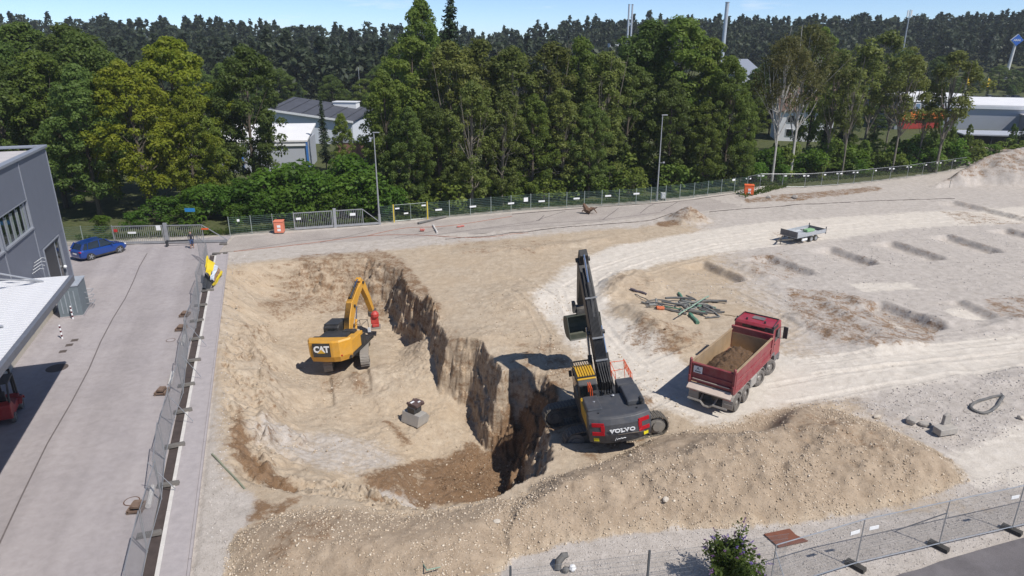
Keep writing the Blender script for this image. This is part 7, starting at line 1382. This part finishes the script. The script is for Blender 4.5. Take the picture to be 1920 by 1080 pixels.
for uv, m_, lb in (([(438, 472), (560, 459), (690, 443), (780, 441), (880, 446), (990, 437)], M_CABR, 'thin reddish cable along the edge of the old asphalt, left part'), ([(835, 449), (960, 438), (1040, 428), (1130, 420), (1220, 413), (1260, 400)], M_CAB2, 'dark cable across the gravel near the small spoil heap'), ([(1330, 398), (1420, 390), (1560, 381), (1700, 376), (1790, 374)], M_CAB2, 'dark cable running along the far gravel on the right'), ([(960, 402), (1080, 392), (1160, 386), (1270, 378), (1390, 362)], M_CAB2, 'dark cable lying along the foot of the green fence'), ([(690, 442), (760, 428), (840, 424), (960, 406)], M_CABR, 'reddish cable on the yard in front of the yellow gate')):
    loop(uv, .035, m_, 'ground_cable', lb, 'cable', False)
# tree stump with roots
p = W(1102, 401); st_ = empty('tree_stump', (p.x, p.y, 0), 0, 'brown uprooted tree stump lying near the green fence', 'stump'); M_ROOT = mat('root_wood', (.13, .075, .045), .9, var=.4, bump=.6); q = MB(); q.tube([(.3, 0, .35), (-.2, 0, .55), (-.55, .1, 1.25)], .2, 8, radii=[.42, .36, .12]); q.build('stub', M_ROOT, st_); rs = np.random.default_rng(4)
for i in range(9):
    an = rs.random() * 6.28; q = MB(); q.tube([(.2, 0, .4), (.2 + .5 * math.cos(an), .5 * math.sin(an), .45 + .4 * rs.random()), (.2 + .95 * math.cos(an), .8 * math.sin(an), .12 + .75 * rs.random() ** 2)], .1, 6, radii=[.16, .10, .03]); q.build('root', M_ROOT, st_)
# blocks and boulders
def rock(p, sx, sy, sz, m_, nm, lb, ct='stone', seed=1, rz=0.0, sink=.2):
    r_ = np.random.default_rng(seed); bm_ = bmesh.new(); bmesh.ops.create_icosphere(bm_, subdivisions=2, radius=1)
    ks = r_.normal(size=(9, 3)); ks /= np.linalg.norm(ks, axis=1, keepdims=True); ds = r_.uniform(.55, .9, 9)
    for v in bm_.verts:
        for k_, d_ in zip(ks, ds):
            e = v.co.dot(Vector(k_)) - d_
            if e > 0: v.co -= Vector(k_) * e
        v.co += Vector(r_.normal(size=3)) * .02; v.co.x *= sx; v.co.y *= sy; v.co.z *= sz
    me = bpy.data.meshes.new(nm); bm_.to_mesh(me); bm_.free(); me.materials.append(m_); o = put(nm, me, None, (p[0], p[1], gz_(p) + sz * (1 - sink) * .7), (0, 0, rz)); return tag(o, lb, ct)
M_ROCK = mat('limestone', (.50, .44, .36), .9, var=.15, scale=2, bump=.4); M_ROCK2 = mat('grey_concrete_block', (.36, .33, .29), .9, var=.2, scale=2, bump=.5)
for (u, v, sx, sy, sz, nm, lb, s_, m_) in ((1706, 797, .34, .26, .26, 'concrete_block', 'pale concrete block, leftmost of three beside the big heap', 3, M_ROCK2), (1733, 801, .36, .22, .16, 'concrete_block', 'flat pale concrete slab, middle of three beside the big heap', 4, M_ROCK2), (1645, 783, .30, .15, .12, 'white_boulder', 'small white boulder on top of the big heap', 5, M_ROCK), (1246, 961, .17, .15, .14, 'white_boulder', 'white boulder at the front foot of the big heap', 6, M_ROCK), (1912, 788, .2, .18, .15, 'white_boulder', 'pale reddish boulder at the right edge of the gravel', 7, M_ROCK), (1180, 880, .10, .09, .08, 'white_boulder', 'white stone right of the black excavator on the heap', 8, M_ROCK), (932, 1000, .16, .12, .1, 'white_boulder', 'white stone on the front berm below the pit', 9, M_ROCK), (1245, 638, .12, .1, .08, 'brown_clod', 'lone brown clod on the pale haul road', 10, M_CLAY), (1490, 372, .5, .4, .35, 'boulder', 'brown boulder in the rubble under the chain link fence', 12, M_ROCK2), (1440, 372, .4, .35, .3, 'boulder', 'grey boulder right of the orange box', 13, M_ROCK2)):
    rock(W(u, v), sx, sy, sz, m_, nm, lb, 'block' if 'block' in nm else ('clod' if 'clod' in nm else 'boulder'), s_, s_ * .7)
p = W(1768, 815); kb_ = empty('broken_ring', (p.x, p.y, gz_(p) + .12), R(20), 'broken curved concrete ring piece, largest of three beside the heap', 'concrete piece'); q = MB(); q.prism([(-.55, -.25), (.55, -.35), (.62, .2), (.1, .35), (-.5, .25)], -.05, .32, 'z'); q.build('slab', M_ROCK2, kb_, bevel=.04); q = MB(); q.prism([(.02, .28), (.55, .2), (.5, .75), (.30, .95), (.05, .85)], .1, .28, 'y'); q.build('upright', M_ROCK2, kb_, bevel=.03)
q = MB(); a = W(789, 1050, .4); q.tube([a, W(800, 1069, .8), W(826, 1063, .8)], .025, 5); tag(q.build('bent_wire', M_PLG), 'thin pale bent wire on the front berm', 'wire')
p = W(1780, 352); q = MB(); q.cyl((p.x, p.y, 0), (p.x, p.y, 1.6), .03, 6); tag(q.build('survey_stake', M_PIPE2), 'thin survey stake below the big far gravel heap', 'stake')

# ------------------------------------------------------------------ loose stones: nobody could count them
ICO = None
def stones(nm, label, cand, n, smin, smax, m_, seed, keep=None, bury=.25, powr=4.0):
    global ICO
    r_ = np.random.default_rng(seed)
    if ICO is None:
        bm_ = bmesh.new(); bm_.free(); a_ = 1.0; ICO = (np.array([(1, 0, 0), (0, 1, 0), (-1, 0, .1), (0, -1, .1), (.3, .2, .9), (-.2, -.1, -.9), (-.5, -.5, .62), (.55, -.5, .6)]), np.array([(0, 1, 4), (1, 2, 4), (2, 6, 4), (6, 7, 4), (7, 0, 4), (2, 3, 6), (3, 7, 6), (3, 0, 7), (1, 0, 5), (2, 1, 5), (3, 2, 5), (0, 3, 5)]))
    x, y = cand(r_, n)
    if keep is not None: k_ = keep(x, y, r_); x, y = x[k_], y[k_]
    z = terrain(x, y); n = len(x); s = smin + (smax - smin) * r_.random(n) ** powr; V, F = ICO; rot = r_.random(n) * 6.28; sc3 = r_.uniform(.6, 1.25, (n, 3)) * np.array([1.1, .95, .75]); jit = r_.uniform(.72, 1.15, (n, len(V), 1)); v = V[None] * jit * sc3[:, None] * s[:, None, None]
    til = r_.normal(size=n) * .4; c1, s1 = np.cos(til)[:, None], np.sin(til)[:, None]; v = np.stack([v[..., 0], v[..., 1] * c1 - v[..., 2] * s1, v[..., 1] * s1 + v[..., 2] * c1], -1)
    ca_, sa_ = np.cos(rot)[:, None], np.sin(rot)[:, None]; v = np.stack([v[..., 0] * ca_ - v[..., 1] * sa_ + x[:, None], v[..., 0] * sa_ + v[..., 1] * ca_ + y[:, None], v[..., 2] + (z + s * (.5 - bury))[:, None]], -1)
    f = (F[None] + (np.arange(n) * len(V))[:, None, None]).reshape(-1, 3); o = put(nm, np_mesh(nm, v.reshape(-1, 3), f, 3, m_)); tag(o, label, 'stones', kind='stuff'); return o
def stone_mat(key, c0, c1, c2):
    m = bpy.data.materials.new(key); m.use_nodes = True; n = m.node_tree.nodes; l = m.node_tree.links; g = n.new('ShaderNodeNewGeometry'); r = n.new('ShaderNodeValToRGB'); el = r.color_ramp.elements; el[0].color = (*c0, 1); el[1].color = (*c2, 1); e = el.new(.55); e.color = (*c1, 1); l.new(g.outputs['Random Per Island'], r.inputs[0]); l.new(r.outputs[0], n['Principled BSDF'].inputs['Base Color']); n['Principled BSDF'].inputs['Roughness'].default_value = .92; n['Principled BSDF'].inputs['Specular IOR Level'].default_value = .15; return m
MS_T = stone_mat('tan_pebbles', (.36, .28, .195), (.49, .395, .29), (.66, .57, .45)); MS_G = stone_mat('grey_pebbles', (.30, .27, .245), (.48, .435, .40), (.70, .66, .61)); MS_B = stone_mat('brown_clods', (.13, .075, .04), (.24, .155, .09), (.40, .30, .2))
def inpoly(P_):
    X = [p[0] for p in P_]; Y = [p[1] for p in P_]
    def c(r_, n): return r_.uniform(min(X), max(X), n), r_.uniform(min(Y), max(Y), n)
    return c, (lambda x, y, r_: poly_sd(P_, x, y) > 0)
def noisy(P_, seed, lo=.0, foot=False):
    def k(x, y, r_):
        sd_ = poly_sd(P_, x, y); dn = .5 + .9 * fbm(x * .45, y * .45, seed, 3) + .5 * fbm(x * 1.7, y * 1.7, seed + 3, 2) + (.55 * np.exp(-np.maximum(sd_, 0) / .8) if foot else 0); return (sd_ > -.15) & (r_.random(len(x)) < dn + lo)
    return k
c_, k_ = inpoly(HEAP); stones('heap_stones', 'tan stones covering the big heap in the foreground', c_, 56000, .014, .07, MS_T, 31, noisy(HEAP, 81, -.10, True), bury=.42)
c_, k_ = inpoly(BERM); stones('berm_stones', 'tan stones on the front berm below the pit', c_, 17000, .014, .072, MS_T, 32, noisy(BERM, 83, -.14, True), bury=.42)
c_, k_ = inpoly(RIMW); stones('pit_stones', 'loose stones and clods in the pit', c_, 34000, .016, .09, MS_T, 33, noisy(RIMW, 85, -.32))
GS = px([(380, 1090), (395, 900), (420, 620), (436, 480), (470, 476), (440, 600), (432, 760), (425, 900), (432, 1090)]); c_, k_ = inpoly(GS); stones('gravel_strip', 'pale gravel strip beside the walkway', c_, 20000, .014, .055, MS_G, 34, k_, powr=2.5)
GF = px([(930, 1110), (960, 1062), (1060, 1022), (1180, 1000), (1480, 988), (1700, 942), (1815, 905), (1930, 870), (1930, 1000), (1760, 1050), (1600, 1110)]); c_, k_ = inpoly(GF); stones('front_gravel', 'grey gravel in front of the big heap', c_, 24000, .010, .042, MS_G, 35, k_)
GR = px([(1480, 760), (1640, 740), (1930, 690), (1930, 800), (1800, 850), (1690, 810), (1560, 775)]); c_, k_ = inpoly(GR); stones('side_gravel', 'grey gravel right of the truck', c_, 12000, .015, .065, MS_G, 36, noisy(GR, 87, .1))
GM = px([(1000, 860), (1040, 720), (1000, 640), (900, 640), (870, 560), (1060, 540), (1100, 620), (1260, 720), (1290, 800), (1200, 860)]); c_, k_ = inpoly(GM); stones('rim_stones', 'tan stones between the pit and the black excavator', c_, 9000, .02, .09, MS_T, 37, lambda x, y, r_: (poly_sd(RIMW, x, y) < -.1) & (poly_sd(GM, x, y) > 0) & (r_.random(len(x)) < .35 + .9 * fbm(x * .5, y * .5, 89, 3)))
CB = px([(815, 935), (840, 880), (905, 850), (1010, 865), (1015, 900), (955, 920), (880, 945)], -4.8); c_, k_ = inpoly(CB); k_ = (lambda x, y, r_: (poly_sd(CB, x, y) > 0) & (terrain(x, y) < -3.9)); stones('clay_clods', 'brown clods in the deepest corner of the pit', c_, 1800, .02, .09, MS_B, 38, k_)
GD = px([(1400, 480), (1930, 400), (1930, 640), (1640, 640), (1480, 590), (1330, 560), (1200, 540)]); c_, k_ = inpoly(GD); stones('far_gravel', 'coarse grey gravel on the site beyond the truck', c_, 16000, .03, .085, MS_G, 39, noisy(GD, 91, -.15))

# ------------------------------------------------------------------ thin summer haze
hm = bpy.data.materials.new('haze'); hm.use_nodes = True; hm.node_tree.nodes.clear(); hv = hm.node_tree.nodes.new('ShaderNodeVolumePrincipled'); hv.inputs['Color'].default_value = (.86, .92, 1.0, 1); hv.inputs['Density'].default_value = .00018
ho = hm.node_tree.nodes.new('ShaderNodeOutputMaterial'); hm.node_tree.links.new(hv.outputs[0], ho.inputs['Volume'])
q = MB(); q.box((0, 2300, 21), (8100, 5600, 64)); hzo = q.build('haze', hm); tag(hzo, kind='stuff')
